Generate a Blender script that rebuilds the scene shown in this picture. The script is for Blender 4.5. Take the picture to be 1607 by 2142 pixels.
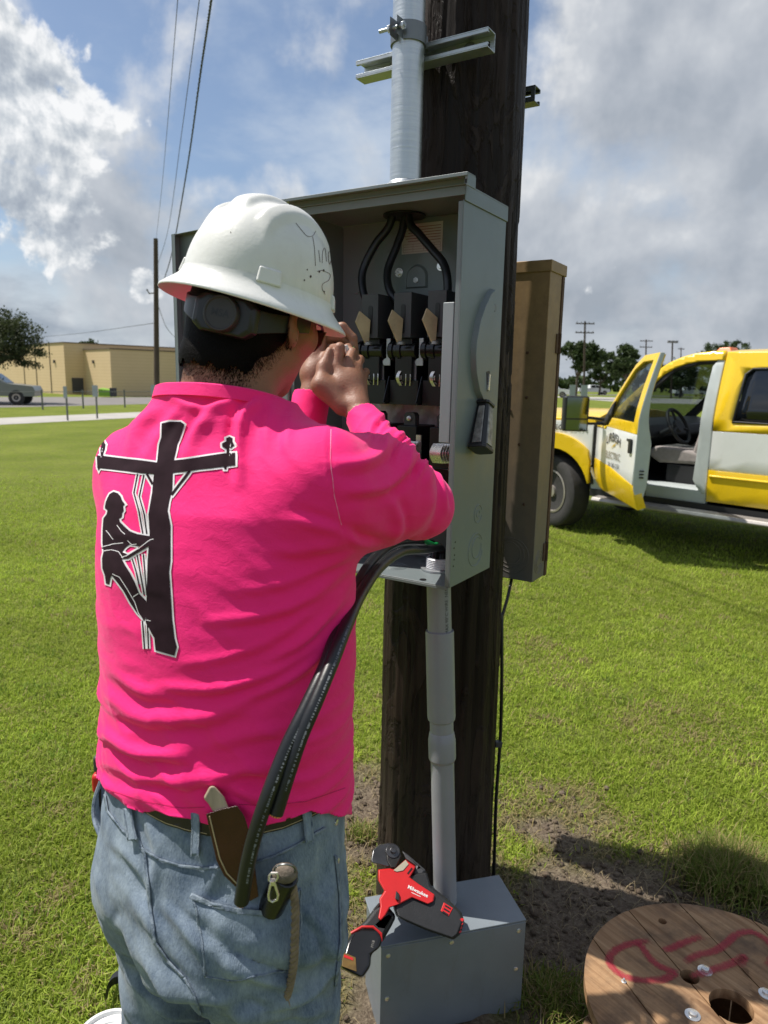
import bpy, bmesh, math, random
import numpy as np
from mathutils import Vector, Matrix
from mathutils.bvhtree import BVHTree
from mathutils.geometry import tessellate_polygon

for o in list(bpy.data.objects):
    bpy.data.objects.remove(o, do_unlink=True)
scene = bpy.context.scene
COL = scene.collection
random.seed(7)
rng = np.random.default_rng(11)
R = math.radians

# ------------------------------------------------------------------ camera
PITCH, ROLL, EYE, FPX = R(10.45), 0.02, 1.6, 1485.0
c_f = np.array([0, math.cos(PITCH), -math.sin(PITCH)])
_r0 = np.array([1.0, 0, 0]); _u0 = np.cross(_r0, c_f)
c_r = _r0 * math.cos(ROLL) + _u0 * math.sin(ROLL)
c_u = _u0 * math.cos(ROLL) - _r0 * math.sin(ROLL)
c_o = np.array([0, 0, EYE])
cam_d = bpy.data.cameras.new('camera')
cam = bpy.data.objects.new('camera', cam_d); COL.objects.link(cam)
cam_d.sensor_fit = 'VERTICAL'; cam_d.sensor_height = 36.0
cam_d.lens = FPX / 2142.0 * 36.0
cam_d.clip_start = 0.02; cam_d.clip_end = 6000
cam_d.dof.use_dof = True; cam_d.dof.focus_distance = 1.45; cam_d.dof.aperture_fstop = cam_d.lens / 3.6
m = Matrix.Identity(4)
for i in range(3):
    m[i][0], m[i][1], m[i][2], m[i][3] = c_r[i], c_u[i], -c_f[i], c_o[i]
cam.matrix_world = m
scene.camera = cam

# ------------------------------------------------------------------ world, sun, exposure
SUN_ELEV, SUN_AZ = R(61), R(-75)          # azimuth measured from +Y towards +X
sun_dir = Vector((math.sin(SUN_AZ) * math.cos(SUN_ELEV), math.cos(SUN_AZ) * math.cos(SUN_ELEV), math.sin(SUN_ELEV)))
world = bpy.data.worlds.new('World'); scene.world = world; world.use_nodes = True
sd = bpy.data.lights.new('sun', 'SUN'); sd.energy = 5.0; sd.angle = R(0.6); sd.color = (1.0, 0.95, 0.87)
so = bpy.data.objects.new('sun', sd); COL.objects.link(so)
so.rotation_euler = (-sun_dir).to_track_quat('-Z', 'Y').to_euler()
vs = scene.view_settings
vs.view_transform = 'Standard'; vs.look = 'None'; vs.exposure = 0.28; vs.gamma = 1.0; vs.use_curve_mapping = False
try: scene.render.film_transparent = False
except Exception: pass

def N(nt, typ, **kw):
    n = nt.nodes.new(typ)
    for k, v in kw.items(): setattr(n, k, v)
    return n
def L(nt, a, b): nt.links.new(a, b)
def mathn(nt, op, a, b=None, c=None, clamp=False):
    n = N(nt, 'ShaderNodeMath', operation=op, use_clamp=clamp)
    for i, v in enumerate((a, b, c)):
        if v is None: continue
        if isinstance(v, (int, float)): n.inputs[i].default_value = v
        else: L(nt, v, n.inputs[i])
    return n.outputs[0]
def mixc(nt, fac, a, b, typ='MIX'):
    n = N(nt, 'ShaderNodeMix', data_type='RGBA', blend_type=typ)
    for s, v in ((n.inputs[0], fac), (n.inputs[6], a), (n.inputs[7], b)):
        if isinstance(v, (int, float)): s.default_value = v
        elif isinstance(v, tuple): s.default_value = (*v[:3], 1)
        else: L(nt, v, s)
    return n.outputs[2]
def ramp(nt, val, stops, interp='LINEAR'):
    n = N(nt, 'ShaderNodeValToRGB'); L(nt, val, n.inputs[0]); cr = n.color_ramp; cr.interpolation = interp
    while len(cr.elements) < len(stops): cr.elements.new(0.5)
    for e, (p, c) in zip(cr.elements, stops):
        e.position = p; e.color = (*c, 1) if len(c) == 3 else c
    return n.outputs[0]
def noise(nt, vec, scale, detail=5, rough=0.55, dist=0.0, lac=2.0):
    n = N(nt, 'ShaderNodeTexNoise'); n.inputs['Scale'].default_value = scale; n.inputs['Detail'].default_value = detail
    n.inputs['Roughness'].default_value = rough; n.inputs['Distortion'].default_value = dist; n.inputs['Lacunarity'].default_value = lac
    if vec is not None: L(nt, vec, n.inputs['Vector'])
    return n
def vmap(nt, vec, scale=(1, 1, 1), loc=(0, 0, 0), rot=(0, 0, 0)):
    n = N(nt, 'ShaderNodeMapping'); n.inputs['Scale'].default_value = scale; n.inputs['Location'].default_value = loc; n.inputs['Rotation'].default_value = rot
    L(nt, vec, n.inputs['Vector']); return n.outputs[0]

def ray(x, y): return c_f + c_r * ((x - 803.5) / FPX) - c_u * ((y - 1071.0) / FPX)
def build_sky():
    nt = world.node_tree; nt.nodes.clear()
    out = N(nt, 'ShaderNodeOutputWorld'); bg = N(nt, 'ShaderNodeBackground'); bg.inputs[1].default_value = 0.1
    L(nt, bg.outputs[0], out.inputs[0])
    sky = N(nt, 'ShaderNodeTexSky', sky_type='NISHITA'); sky.sun_disc = False
    sky.sun_elevation = SUN_ELEV; sky.sun_rotation = SUN_AZ; sky.air_density = 1.0; sky.dust_density = 1.0; sky.ozone_density = 1.5
    tc = N(nt, 'ShaderNodeTexCoord'); sep = N(nt, 'ShaderNodeSeparateXYZ'); L(nt, tc.outputs['Generated'], sep.inputs[0]); X, Y, Z = sep.outputs
    U = mathn(nt, 'ARCTAN2', X, Y); cu = N(nt, 'ShaderNodeCombineXYZ'); L(nt, U, cu.inputs[0]); L(nt, Z, cu.inputs[1]); uv = cu.outputs[0]      # azimuth, height
    def ang(x, y): d = ray(x, y); d = d / np.linalg.norm(d); return math.atan2(d[0], d[1]), d[2]
    def sstep(v, a, b, hi=1.0, lo=0.0):
        mr = N(nt, 'ShaderNodeMapRange', interpolation_type='SMOOTHSTEP'); L(nt, v, mr.inputs[0]); mr.inputs[1].default_value = a; mr.inputs[2].default_value = b; mr.inputs[3].default_value = lo; mr.inputs[4].default_value = hi; return mr.outputs[0]
    def n2(vec, scale, detail, rough=0.56, dist=0.0, typ='FBM'):
        n = N(nt, 'ShaderNodeTexNoise', noise_dimensions='2D', noise_type=typ); n.inputs['Scale'].default_value = scale; n.inputs['Detail'].default_value = detail; n.inputs['Roughness'].default_value = rough; n.inputs['Distortion'].default_value = dist; L(nt, vec, n.inputs['Vector']); return n.outputs[0]
    def banks(lst):
        r_ = None
        for (u0, v0), a, b, amp in lst:
            mp = N(nt, 'ShaderNodeMapping'); mp.inputs['Location'].default_value = (-u0 / a, -v0 / b, 0); mp.inputs['Scale'].default_value = (1 / a, 1 / b, 0); L(nt, uv, mp.inputs['Vector'])
            ln = N(nt, 'ShaderNodeVectorMath', operation='LENGTH'); L(nt, mp.outputs[0], ln.inputs[0]); q = sstep(ln.outputs['Value'], 1.0, 0.2, amp); r_ = q if r_ is None else mathn(nt, 'MAXIMUM', r_, q)
        return r_
    base = mixc(nt, 0.10, mixc(nt, 1.0, sky.outputs[0], (0.90, 0.92, 0.95), 'MULTIPLY'), (4.3, 5.0, 5.9))
    # thin streaks, and the grey bank along the horizon
    st = vmap(nt, uv, (1.0, 2.4, 1), (0.3, 0.1, 0), (0, 0, -0.35)); nw = n2(st, 2.6, 6, 0.60, 0.12)
    c1 = mixc(nt, sstep(nw, 0.36, 0.72, 0.62), base, (5.4, 6.0, 6.7))
    nh = n2(vmap(nt, uv, (1.0, 2.7, 1)), 4.5, 6, 0.58)
    c2 = mixc(nt, sstep(mathn(nt, 'ADD', Z, mathn(nt, 'MULTIPLY', mathn(nt, 'SUBTRACT', nh, 0.5), 0.30)), 0.22, 0.03, 0.92), c1, mixc(nt, sstep(nh, 0.34, 0.66), (2.6, 3.05, 3.7), (4.9, 5.3, 5.8)))
    # broad soft grey-white cloud
    b1 = banks([(ang(1450, 150), 0.44, 0.36, 0.27), (ang(1250, 500), 0.36, 0.24, 0.25), (ang(1620, 560), 0.36, 0.24, 0.25), (ang(60, 520), 0.34, 0.16, 0.19), (ang(560, 400), 0.12, 0.07, 0.12), ((-1.5, 0.3), 0.6, 0.25, 0.17), ((1.5, 0.3), 0.7, 0.3, 0.18), ((2.5, 0.35), 0.6, 0.3, 0.17), ((-2.6, 0.3), 0.6, 0.25, 0.17)])
    a0 = n2(uv, 4.6, 7, 0.55, 0.1); a1 = n2(vmap(nt, uv, (1, 1, 1), (-0.020, 0.034, 0)), 4.6, 5, 0.55, 0.1); d0 = mathn(nt, 'ADD', a0, b1)
    br = mathn(nt, 'ADD', mathn(nt, 'MULTIPLY', mathn(nt, 'SUBTRACT', a0, a1), 1.8), mathn(nt, 'MULTIPLY', mathn(nt, 'SUBTRACT', mathn(nt, 'ADD', a1, b1), 0.68), -1.3))
    br = mathn(nt, 'ADD', br, mathn(nt, 'MULTIPLY', mathn(nt, 'SUBTRACT', Z, 0.20), 1.1)); br = mathn(nt, 'ADD', br, 0.52, None, True)
    c3 = mixc(nt, sstep(d0, 0.51, 0.73, 0.94), c2, ramp(nt, br, [(0.0, (3.0, 3.35, 3.85)), (0.40, (3.9, 4.2, 4.65)), (0.75, (4.9, 5.15, 5.5)), (1.0, (6.6, 6.7, 6.8))]))
    # crisp cumulus towers
    b2 = banks([(ang(70, 190), 0.15, 0.14, 0.40), (ang(150, 240), 0.11, 0.07, 0.33), (ang(40, 450), 0.16, 0.10, 0.38), (ang(150, 500), 0.12, 0.06, 0.31), (ang(305, 590), 0.06, 0.045, 0.30), ((-1.0, 0.22), 0.3, 0.15, 0.3), ((-1.9, 0.25), 0.3, 0.15, 0.3), ((1.4, 0.22), 0.3, 0.15, 0.3)])
    def puff(off, det): v = vmap(nt, uv, (1, 1, 1), off); return mathn(nt, 'ADD', mathn(nt, 'MULTIPLY', n2(v, 9.0, det, 0.58, 0.15), 0.83), mathn(nt, 'MULTIPLY', n2(v, 30.0, det - 3, 0.56, 0.1), 0.17))
    p0, p1 = puff((0, 0, 0), 7), puff((-0.007, 0.013, 0), 7); e0 = mathn(nt, 'ADD', p0, b2)
    cb = mathn(nt, 'ADD', mathn(nt, 'MULTIPLY', mathn(nt, 'SUBTRACT', p0, p1), 3.6), mathn(nt, 'MULTIPLY', mathn(nt, 'SUBTRACT', mathn(nt, 'ADD', p1, b2), 0.72), -1.3)); cb = mathn(nt, 'ADD', cb, mathn(nt, 'MULTIPLY', mathn(nt, 'SUBTRACT', Z, 0.22), 1.6)); cb = mathn(nt, 'ADD', cb, 0.70, None, True)
    c4 = mixc(nt, sstep(e0, 0.70, 0.79, 0.95), c3, ramp(nt, cb, [(0.0, (3.0, 3.4, 4.0)), (0.35, (4.0, 4.4, 4.9)), (0.65, (5.6, 5.9, 6.2)), (1.0, (8.0, 8.05, 8.1))]))
    L(nt, c4, bg.inputs[0])
    try: world.cycles.sampling_method = 'MANUAL'; world.cycles.sample_map_resolution = 512
    except Exception: pass
build_sky()

# ------------------------------------------------------------------ authoring helpers
def P(x, y, Y):
    d = ray(x, y); return c_o + d * (Y / d[1])
def G(x, y, z=0.0):
    d = ray(x, y); return c_o + d * ((z - EYE) / d[2])
def proj(p):
    v = np.asarray(p, float) - c_o; z = v @ c_f
    return 803.5 + FPX * (v @ c_r) / z, 1071.0 - FPX * (v @ c_u) / z

def root_loc(o):
    while o is not None and o.parent is not None: o = o.parent
    return np.array(o.location) if o is not None else np.zeros(3)
def tag(o, label=None, cat=None, group=None, kind=None):
    if label: o['label'] = label
    if cat: o['category'] = cat
    if group: o['group'] = group
    if kind: o['kind'] = kind
    return o
def thing(name, loc, label, cat, group=None):
    o = bpy.data.objects.new(name, None); COL.objects.link(o); o.location = loc; o.empty_display_size = 0.1
    return tag(o, label, cat, group)
def setmat(o, mt):
    mts = mt if isinstance(mt, (list, tuple)) else [mt]
    for q in mts: o.data.materials.append(q)

class MB:
    """collects shapes given in world coordinates; build() links them as one mesh"""
    def __init__(s): s.v = []; s.f = []; s.mi = []; s.cur = 0
    def add(s, vs_, fs):
        b = len(s.v); s.v += [tuple(float(q) for q in v) for v in vs_]; s.f += [tuple(i + b for i in f) for f in fs]; s.mi += [s.cur] * len(fs); return s
    def hexa(s, c):   # 8 corners: bottom 4 ccw, top 4 ccw
        return s.add(c, [(3, 2, 1, 0), (4, 5, 6, 7), (0, 1, 5, 4), (1, 2, 6, 5), (2, 3, 7, 6), (3, 0, 4, 7)])
    def box(s, lo, hi, fr=None):
        x0, y0, z0 = lo; x1, y1, z1 = hi
        c = [(x0, y0, z0), (x1, y0, z0), (x1, y1, z0), (x0, y1, z0), (x0, y0, z1), (x1, y0, z1), (x1, y1, z1), (x0, y1, z1)]
        if fr: c = [fr(*q) for q in c]
        return s.hexa(c)
    def prism(s, pts0, pts1):
        n = len(pts0); tri = [tuple(t) for t in tessellate_polygon([[Vector(p) for p in pts0]])]
        fs = [(t[2], t[1], t[0]) for t in tri] + [(t[0] + n, t[1] + n, t[2] + n) for t in tri] + [(i, (i + 1) % n, n + (i + 1) % n, n + i) for i in range(n)]
        return s.add(list(pts0) + list(pts1), fs)
    def rings(s, rs, cap=True, close=False):
        n = len(rs[0]); b = [p for q in rs for p in q]; fs = []
        m_ = len(rs) if close else len(rs) - 1
        for k in range(m_):
            k2 = (k + 1) % len(rs)
            for i in range(n):
                j = (i + 1) % n; fs.append((k * n + i, k * n + j, k2 * n + j, k2 * n + i))
        if cap and not close:
            fs.append(tuple(reversed(range(n)))); fs.append(tuple((len(rs) - 1) * n + i for i in range(n)))
        return s.add(b, fs)
    def cyl(s, a, b, ra, rb=None, n=16, cap=True):
        return s.tube([a, b], [ra, ra if rb is None else rb], n, cap)
    def tube(s, pts, rad, n=10, cap=True, close=False):
        pts = [np.array(p, float) for p in pts]
        if isinstance(rad, (int, float)): rad = [rad] * len(pts)
        rs = []; up = None
        for i, p in enumerate(pts):
            if close: t = pts[(i + 1) % len(pts)] - pts[i - 1]
            else: t = pts[min(i + 1, len(pts) - 1)] - pts[max(i - 1, 0)]
            t = t / (np.linalg.norm(t) + 1e-12)
            if up is None:
                up = np.array([0, 0, 1.0]) if abs(t[2]) < 0.9 else np.array([1.0, 0, 0])
            up = up - t * (up @ t); up /= np.linalg.norm(up) + 1e-12
            w = np.cross(t, up)
            rs.append([p + rad[i] * (math.cos(k * 2 * math.pi / n) * up + math.sin(k * 2 * math.pi / n) * w) for k in range(n)])
        return s.rings(rs, cap, close)
    def lathe(s, prof, o, ax=(0, 0, 1), n=24, cap=True):
        ax = np.array(ax, float); ax /= np.linalg.norm(ax)
        u = np.array([1.0, 0, 0]) if abs(ax[0]) < 0.9 else np.array([0, 1.0, 0]); u = u - ax * (u @ ax); u /= np.linalg.norm(u); w = np.cross(ax, u); o = np.array(o, float)
        return s.rings([[o + ax * h + r_ * (math.cos(2 * math.pi * k / n) * u + math.sin(2 * math.pi * k / n) * w) for k in range(n)] for r_, h in prof], cap)
    def ball(s, c, r_, n=10, m_=6, sq=(1, 1, 1)):
        c = np.array(c, float); rs = []
        for k in range(m_ + 1):
            th = math.pi * (k + 0.02) / (m_ + 0.04)
            rs.append([c + r_ * np.array([math.sin(th) * math.cos(2 * math.pi * i / n) * sq[0], math.sin(th) * math.sin(2 * math.pi * i / n) * sq[1], -math.cos(th) * sq[2]]) for i in range(n)])
        return s.rings(rs)
    def build(s, name, mt, parent=None, bevel=0, smooth=True, seg=2, angle=40):
        loc = root_loc(parent)
        me = bpy.data.meshes.new(name)
        me.from_pydata([(v[0] - loc[0], v[1] - loc[1], v[2] - loc[2]) for v in s.v], [], s.f); me.update()
        bm = bmesh.new(); bm.from_mesh(me); bmesh.ops.recalc_face_normals(bm, faces=bm.faces); bm.to_mesh(me); bm.free()
        o = bpy.data.objects.new(name, me); COL.objects.link(o); o.parent = parent
        setmat(o, mt)
        if any(s.mi): me.polygons.foreach_set('material_index', s.mi)
        if smooth:
            me.polygons.foreach_set('use_smooth', [True] * len(me.polygons)); me.set_sharp_from_angle(angle=R(angle))
        if bevel:
            b = o.modifiers.new('bevel', 'BEVEL'); b.width = bevel; b.segments = seg; b.limit_method = 'ANGLE'; b.angle_limit = R(35); b.harden_normals = True
        return o
def mesh_np(name, V, F, mt, parent=None, smooth=True):
    loc = root_loc(parent); V = np.asarray(V, np.float32) - loc.astype(np.float32); F = np.asarray(F, np.int32)
    me = bpy.data.meshes.new(name); k = F.shape[1]
    me.vertices.add(len(V)); me.vertices.foreach_set('co', V.ravel())
    me.loops.add(F.size); me.loops.foreach_set('vertex_index', F.ravel())
    me.polygons.add(len(F)); me.polygons.foreach_set('loop_start', np.arange(0, F.size, k, dtype=np.int32))
    me.polygons.foreach_set('use_smooth', np.full(len(F), smooth, bool)); me.update(calc_edges=True); me.validate()
    o = bpy.data.objects.new(name, me); COL.objects.link(o); o.parent = parent; setmat(o, mt)
    return o
def smooth_curve(pts, n=8):
    pts = [np.array(p, float) for p in pts]; q = [2 * pts[0] - pts[1]] + pts + [2 * pts[-1] - pts[-2]]; out = []
    for i in range(1, len(q) - 2):
        for k in range(n):
            t = k / n; a, b, c, d = q[i - 1], q[i], q[i + 1], q[i + 2]
            out.append(0.5 * ((2 * b) + (c - a) * t + (2 * a - 5 * b + 4 * c - d) * t * t + (3 * b - a - 3 * c + d) * t ** 3))
    out.append(pts[-1]); return out
def offset_poly(poly, d):
    p = [np.array(q, float) for q in poly]; n = len(p)
    area = sum(p[i][0] * p[(i + 1) % n][1] - p[(i + 1) % n][0] * p[i][1] for i in range(n)); sgn = 1 if area > 0 else -1; out = []
    for i in range(n):
        e1 = p[i] - p[i - 1]; e2 = p[(i + 1) % n] - p[i]; e1 /= np.linalg.norm(e1) + 1e-9; e2 /= np.linalg.norm(e2) + 1e-9
        n1 = np.array([e1[1], -e1[0]]) * sgn; n2 = np.array([e2[1], -e2[0]]) * sgn; q = n1 + n2; l = q @ q
        q = q * (2 / max(l, 0.9)) / 1.0 * 0.5 if l > 1e-6 else n1
        q = (n1 + n2) / max(1 + n1 @ n2, 0.35); out.append(p[i] + d * q)
    return out
def stroke_poly(pts, w):
    p = [np.array(q, float) for q in pts]; Lf = []; Rt = []
    for i in range(len(p)):
        t = p[min(i + 1, len(p) - 1)] - p[max(i - 1, 0)]; t /= np.linalg.norm(t) + 1e-9; nn = np.array([-t[1], t[0]])
        Lf.append(p[i] + nn * w / 2); Rt.append(p[i] - nn * w / 2)
    return Lf + Rt[::-1]
def bvh_of(o):
    loc = root_loc(o); me = o.data
    return BVHTree.FromPolygons([tuple(np.array(v.co) + loc) for v in me.vertices], [tuple(p.vertices) for p in me.polygons])
def flat_cut(polys, cell):
    """2-D polygons -> bmesh cut along a square grid so that it can be laid over a curved surface"""
    bm = bmesh.new()
    for poly in polys:
        pts = [Vector((q[0], q[1], 0)) for q in poly]; vs_ = [bm.verts.new(p) for p in pts]
        for t in tessellate_polygon([pts]):
            try: bm.faces.new([vs_[i] for i in t])
            except ValueError: pass
    if not bm.verts: return bm
    xs = [v.co.x for v in bm.verts]; ys = [v.co.y for v in bm.verts]
    for ax, a, b in ((0, min(xs), max(xs)), (1, min(ys), max(ys))):
        c = a + cell
        while c < b:
            co = Vector((c, 0, 0)) if ax == 0 else Vector((0, c, 0)); no = Vector((1, 0, 0)) if ax == 0 else Vector((0, 1, 0))
            bmesh.ops.bisect_plane(bm, geom=bm.verts[:] + bm.edges[:] + bm.faces[:], plane_co=co, plane_no=no, dist=1e-7); c += cell
    return bm
def decal(name, bvh, polys, cell, off, mt, parent, thick=0.0, shooter=None, smooth=True):
    """lays flat polygons on a curved surface; shooter maps (x, y) to a ray"""
    if shooter is None: shooter = lambda x, y: (c_o, ray(x, y))
    bm = flat_cut(polys, cell); bm.verts.ensure_lookup_table(); dead = []
    loc = root_loc(parent)
    for v in bm.verts:
        o_, d_ = shooter(v.co.x, v.co.y); d_ = Vector(d_).normalized(); hit = bvh.ray_cast(Vector(o_), d_)
        if hit[0] is None: dead.append(v); continue
        nn = hit[1]
        if nn.dot(d_) > 0: nn = -nn
        v.co = hit[0] + nn * off - Vector(loc)
    if dead: bmesh.ops.delete(bm, geom=dead, context='VERTS')
    bmesh.ops.recalc_face_normals(bm, faces=bm.faces)
    if bm.faces:
        bm.faces.ensure_lookup_table(); f0 = bm.faces[0]; cdir = Vector(shooter(0, 0)[0]) - Vector(loc) - f0.calc_center_median()
        if f0.normal.dot(cdir) < 0: bmesh.ops.reverse_faces(bm, faces=bm.faces)
    me = bpy.data.meshes.new(name); bm.to_mesh(me); bm.free()
    o = bpy.data.objects.new(name, me); COL.objects.link(o); o.parent = parent; setmat(o, mt)
    if smooth: me.polygons.foreach_set('use_smooth', [True] * len(me.polygons))
    if thick:
        sm = o.modifiers.new('solid', 'SOLIDIFY'); sm.thickness = thick; sm.offset = 1.0
    return o
def text_polys(txt, size, spacing=1.0, space_line=1.0, ext=0.0):
    """text as triangles in its own plane (x right, y up), centred"""
    cu = bpy.data.curves.new('lettering', 'FONT'); cu.body = txt; cu.size = size; cu.align_x = 'CENTER'; cu.align_y = 'CENTER'; cu.space_character = spacing; cu.resolution_u = 3; cu.offset = ext
    ob = bpy.data.objects.new('lettering', cu); COL.objects.link(ob)
    me = ob.to_mesh(); vs_ = [tuple(v.co) for v in me.vertices]; me.calc_loop_triangles(); fs = [tuple(t.vertices) for t in me.loop_triangles]
    ob.to_mesh_clear(); bpy.data.objects.remove(ob); bpy.data.curves.remove(cu)
    return vs_, fs
def lettering(name, txt, size, o, ex, ey, mt, parent, lift=0.0006, spacing=1.0, curve=None, ext=0.0):
    vs_, fs = text_polys(txt, size, spacing, ext=ext); ex = np.array(ex, float); ey = np.array(ey, float); ez = np.cross(ex, ey); o = np.array(o, float)
    mb = MB(); V = []
    for x, y, z in vs_:
        V.append(curve(x, y) if curve else o + ex * x + ey * y + ez * lift)
    mb.add(V, fs); return mb.build(name, mt, parent, smooth=False)

# ------------------------------------------------------------------ materials
def mat(name, col, rough=0.6, metal=0.0, var=0.12, vscale=8.0, bump=0.0, bscale=60.0, spec=0.5, coat=0.0, col2=None, stretch=(1, 1, 1), detail=6, rvar=0.1, wear=0.0, wcol=(0.10, 0.08, 0.06)):
    mt = bpy.data.materials.new(name); mt.use_nodes = True; nt = mt.node_tree; b = nt.nodes['Principled BSDF']
    b.inputs['Metallic'].default_value = metal; b.inputs['Specular IOR Level'].default_value = spec
    b.inputs['Coat Weight'].default_value = coat; b.inputs['Coat Roughness'].default_value = 0.1
    tc = N(nt, 'ShaderNodeTexCoord'); v = vmap(nt, tc.outputs['Object'], stretch)
    n1 = noise(nt, v, vscale, detail, 0.6)
    if col2 is None:
        col2 = tuple(min(1, c * (1 + var)) for c in col); lo = tuple(c * (1 - var) for c in col)
    else: lo = col
    f = N(nt, 'ShaderNodeMapRange'); L(nt, n1.outputs[0], f.inputs[0]); f.inputs[1].default_value = 0.3; f.inputs[2].default_value = 0.7
    cc = mixc(nt, f.outputs[0], lo, col2)
    if wear:
        w1 = noise(nt, vmap(nt, tc.outputs['Object'], (1, 1, 0.4)), 16, 8, 0.72, 0.6); w2 = noise(nt, tc.outputs['Object'], 140, 4, 0.7)
        cc = mixc(nt, mathn(nt, 'MULTIPLY', ramp(nt, w1.outputs[0], [(0.54, (0, 0, 0)), (0.76, (1, 1, 1))]), wear), cc, wcol); cc = mixc(nt, mathn(nt, 'MULTIPLY', ramp(nt, w2.outputs[0], [(0.66, (0, 0, 0)), (0.70, (1, 1, 1))]), wear * 0.9), cc, wcol)
    L(nt, cc, b.inputs['Base Color'])
    n2 = noise(nt, v, vscale * 2.7, 4, 0.6)
    L(nt, mathn(nt, 'ADD', rough - rvar / 2, mathn(nt, 'MULTIPLY', n2.outputs[0], rvar), None, True), b.inputs['Roughness'])
    if bump:
        bn = noise(nt, v, bscale, 6, 0.65); bp = N(nt, 'ShaderNodeBump'); bp.inputs['Strength'].default_value = 1.0; bp.inputs['Distance'].default_value = bump
        L(nt, bn.outputs[0], bp.inputs['Height']); L(nt, bp.outputs[0], b.inputs['Normal'])
    return mt
M = {}
# ------------------------------------------------------------------ ground sheets (structure)
def fbm(x, y, seed=0, octv=5, f=1.0):
    """cheap value noise for geometry"""
    r_ = np.zeros_like(x, dtype=float); a = 1.0; tot = 0
    for o in range(octv):
        xi = np.floor(x * f).astype(np.int64); yi = np.floor(y * f).astype(np.int64); fx = x * f - xi; fy = y * f - yi
        fx = fx * fx * (3 - 2 * fx); fy = fy * fy * (3 - 2 * fy)
        def h(i, j):
            q = (i * 374761393 + j * 668265263 + (seed + o) * 1442695041) & 0x7fffffff
            q = (q ^ (q >> 13)) * 1274126177 & 0x7fffffff
            return ((q ^ (q >> 16)) & 0xffff) / 65535.0
        v = (h(xi, yi) * (1 - fx) + h(xi + 1, yi) * fx) * (1 - fy) + (h(xi, yi + 1) * (1 - fx) + h(xi + 1, yi + 1) * fx) * fy
        r_ += a * v; tot += a; a *= 0.55; f *= 2.03
    return r_ / tot
def dirt_mask(x, y):
    """1 where the soil lies bare round the pole and the reel, 0 in full turf"""
    n = fbm(x, y, 3, 5, 3.0) - 0.5
    n2 = fbm(x, y, 9, 4, 9.0) - 0.5
    d1 = np.hypot((x - 0.40) / 0.62, (y - 1.80) / 0.62)
    d2 = np.hypot((x - 0.86) / 0.62, (y - 1.88) / 0.34)
    d3 = np.hypot((x + 0.02) / 0.22, (y - 2.30) / 0.35)
    d4 = np.hypot((x - 0.62) / 0.3, (y - 2.35) / 0.2)
    d5 = np.hypot((x - 1.55) / 0.16, (y - 3.15) / 0.14)
    d = np.minimum(np.minimum(d1, d2), np.minimum(d3, d4 * 1.05)); d = np.minimum(d, d5 * 0 + 9)
    v = (0.86 - d) * 2.0 + n * 4.2 + n2 * 2.2
    return 1 / (1 + np.exp(-np.clip(v * 3.0, -30, 30)))
def ground_mat():
    mt = bpy.data.materials.new('lawn'); mt.use_nodes = True; nt = mt.node_tree; b = nt.nodes['Principled BSDF']; b.inputs['Roughness'].default_value = 0.95; b.inputs['Specular IOR Level'].default_value = 0.1
    tc = N(nt, 'ShaderNodeTexCoord'); o = tc.outputs['Object']
    a = noise(nt, o, 0.55, 6, 0.6); c = noise(nt, o, 6.0, 6, 0.65); d = noise(nt, o, 90.0, 4, 0.7); e = noise(nt, o, 26.0, 6, 0.7)
    g1 = mixc(nt, ramp(nt, a.outputs[0], [(0.35, (0, 0, 0)), (0.65, (1, 1, 1))]), (0.145, 0.195, 0.018), (0.230, 0.275, 0.040))
    g2 = mixc(nt, ramp(nt, c.outputs[0], [(0.42, (0, 0, 0)), (0.72, (1, 1, 1))]), g1, (0.19, 0.20, 0.06))
    g3 = mixc(nt, ramp(nt, e.outputs[0], [(0.30, (0.45, 0.45, 0.45)), (0.7, (1.25, 1.25, 1.25))]), (0, 0, 0), g2, 'MIX')
    g3 = mixc(nt, 1.0, g2, ramp(nt, e.outputs[0], [(0.32, (0.5, 0.52, 0.5)), (0.68, (1.0, 1.0, 1.0))]), 'MULTIPLY')
    s1 = mixc(nt, ramp(nt, e.outputs[0], [(0.3, (0, 0, 0)), (0.7, (1, 1, 1))]), (0.085, 0.062, 0.045), (0.20, 0.155, 0.115))
    s2 = mixc(nt, ramp(nt, d.outputs[0], [(0.45, (0, 0, 0)), (0.7, (1, 1, 1))]), s1, (0.27, 0.22, 0.16))
    at = N(nt, 'ShaderNodeAttribute', attribute_name='soil')
    L(nt, mixc(nt, at.outputs['Fac'], g3, s2), b.inputs['Base Color'])
    bp = N(nt, 'ShaderNodeBump'); bp.inputs['Distance'].default_value = 0.03; bp.inputs['Strength'].default_value = 0.9
    L(nt, mathn(nt, 'ADD', e.outputs[0], mathn(nt, 'MULTIPLY', d.outputs[0], 0.4)), bp.inputs['Height']); L(nt, bp.outputs[0], b.inputs['Normal'])
    return mt
M['lawn'] = ground_mat()
def ground_height(x, y):
    s_ = dirt_mask(x, y); near = np.clip(1 - np.hypot(x - 0.4, y - 1.9) / 3.0, 0, 1)
    return -0.012 + near * s_ * ((fbm(x, y, 21, 5, 14.0) - 0.5) * 0.055 + (fbm(x, y, 5, 3, 3.0) - 0.5) * 0.03)
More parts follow.
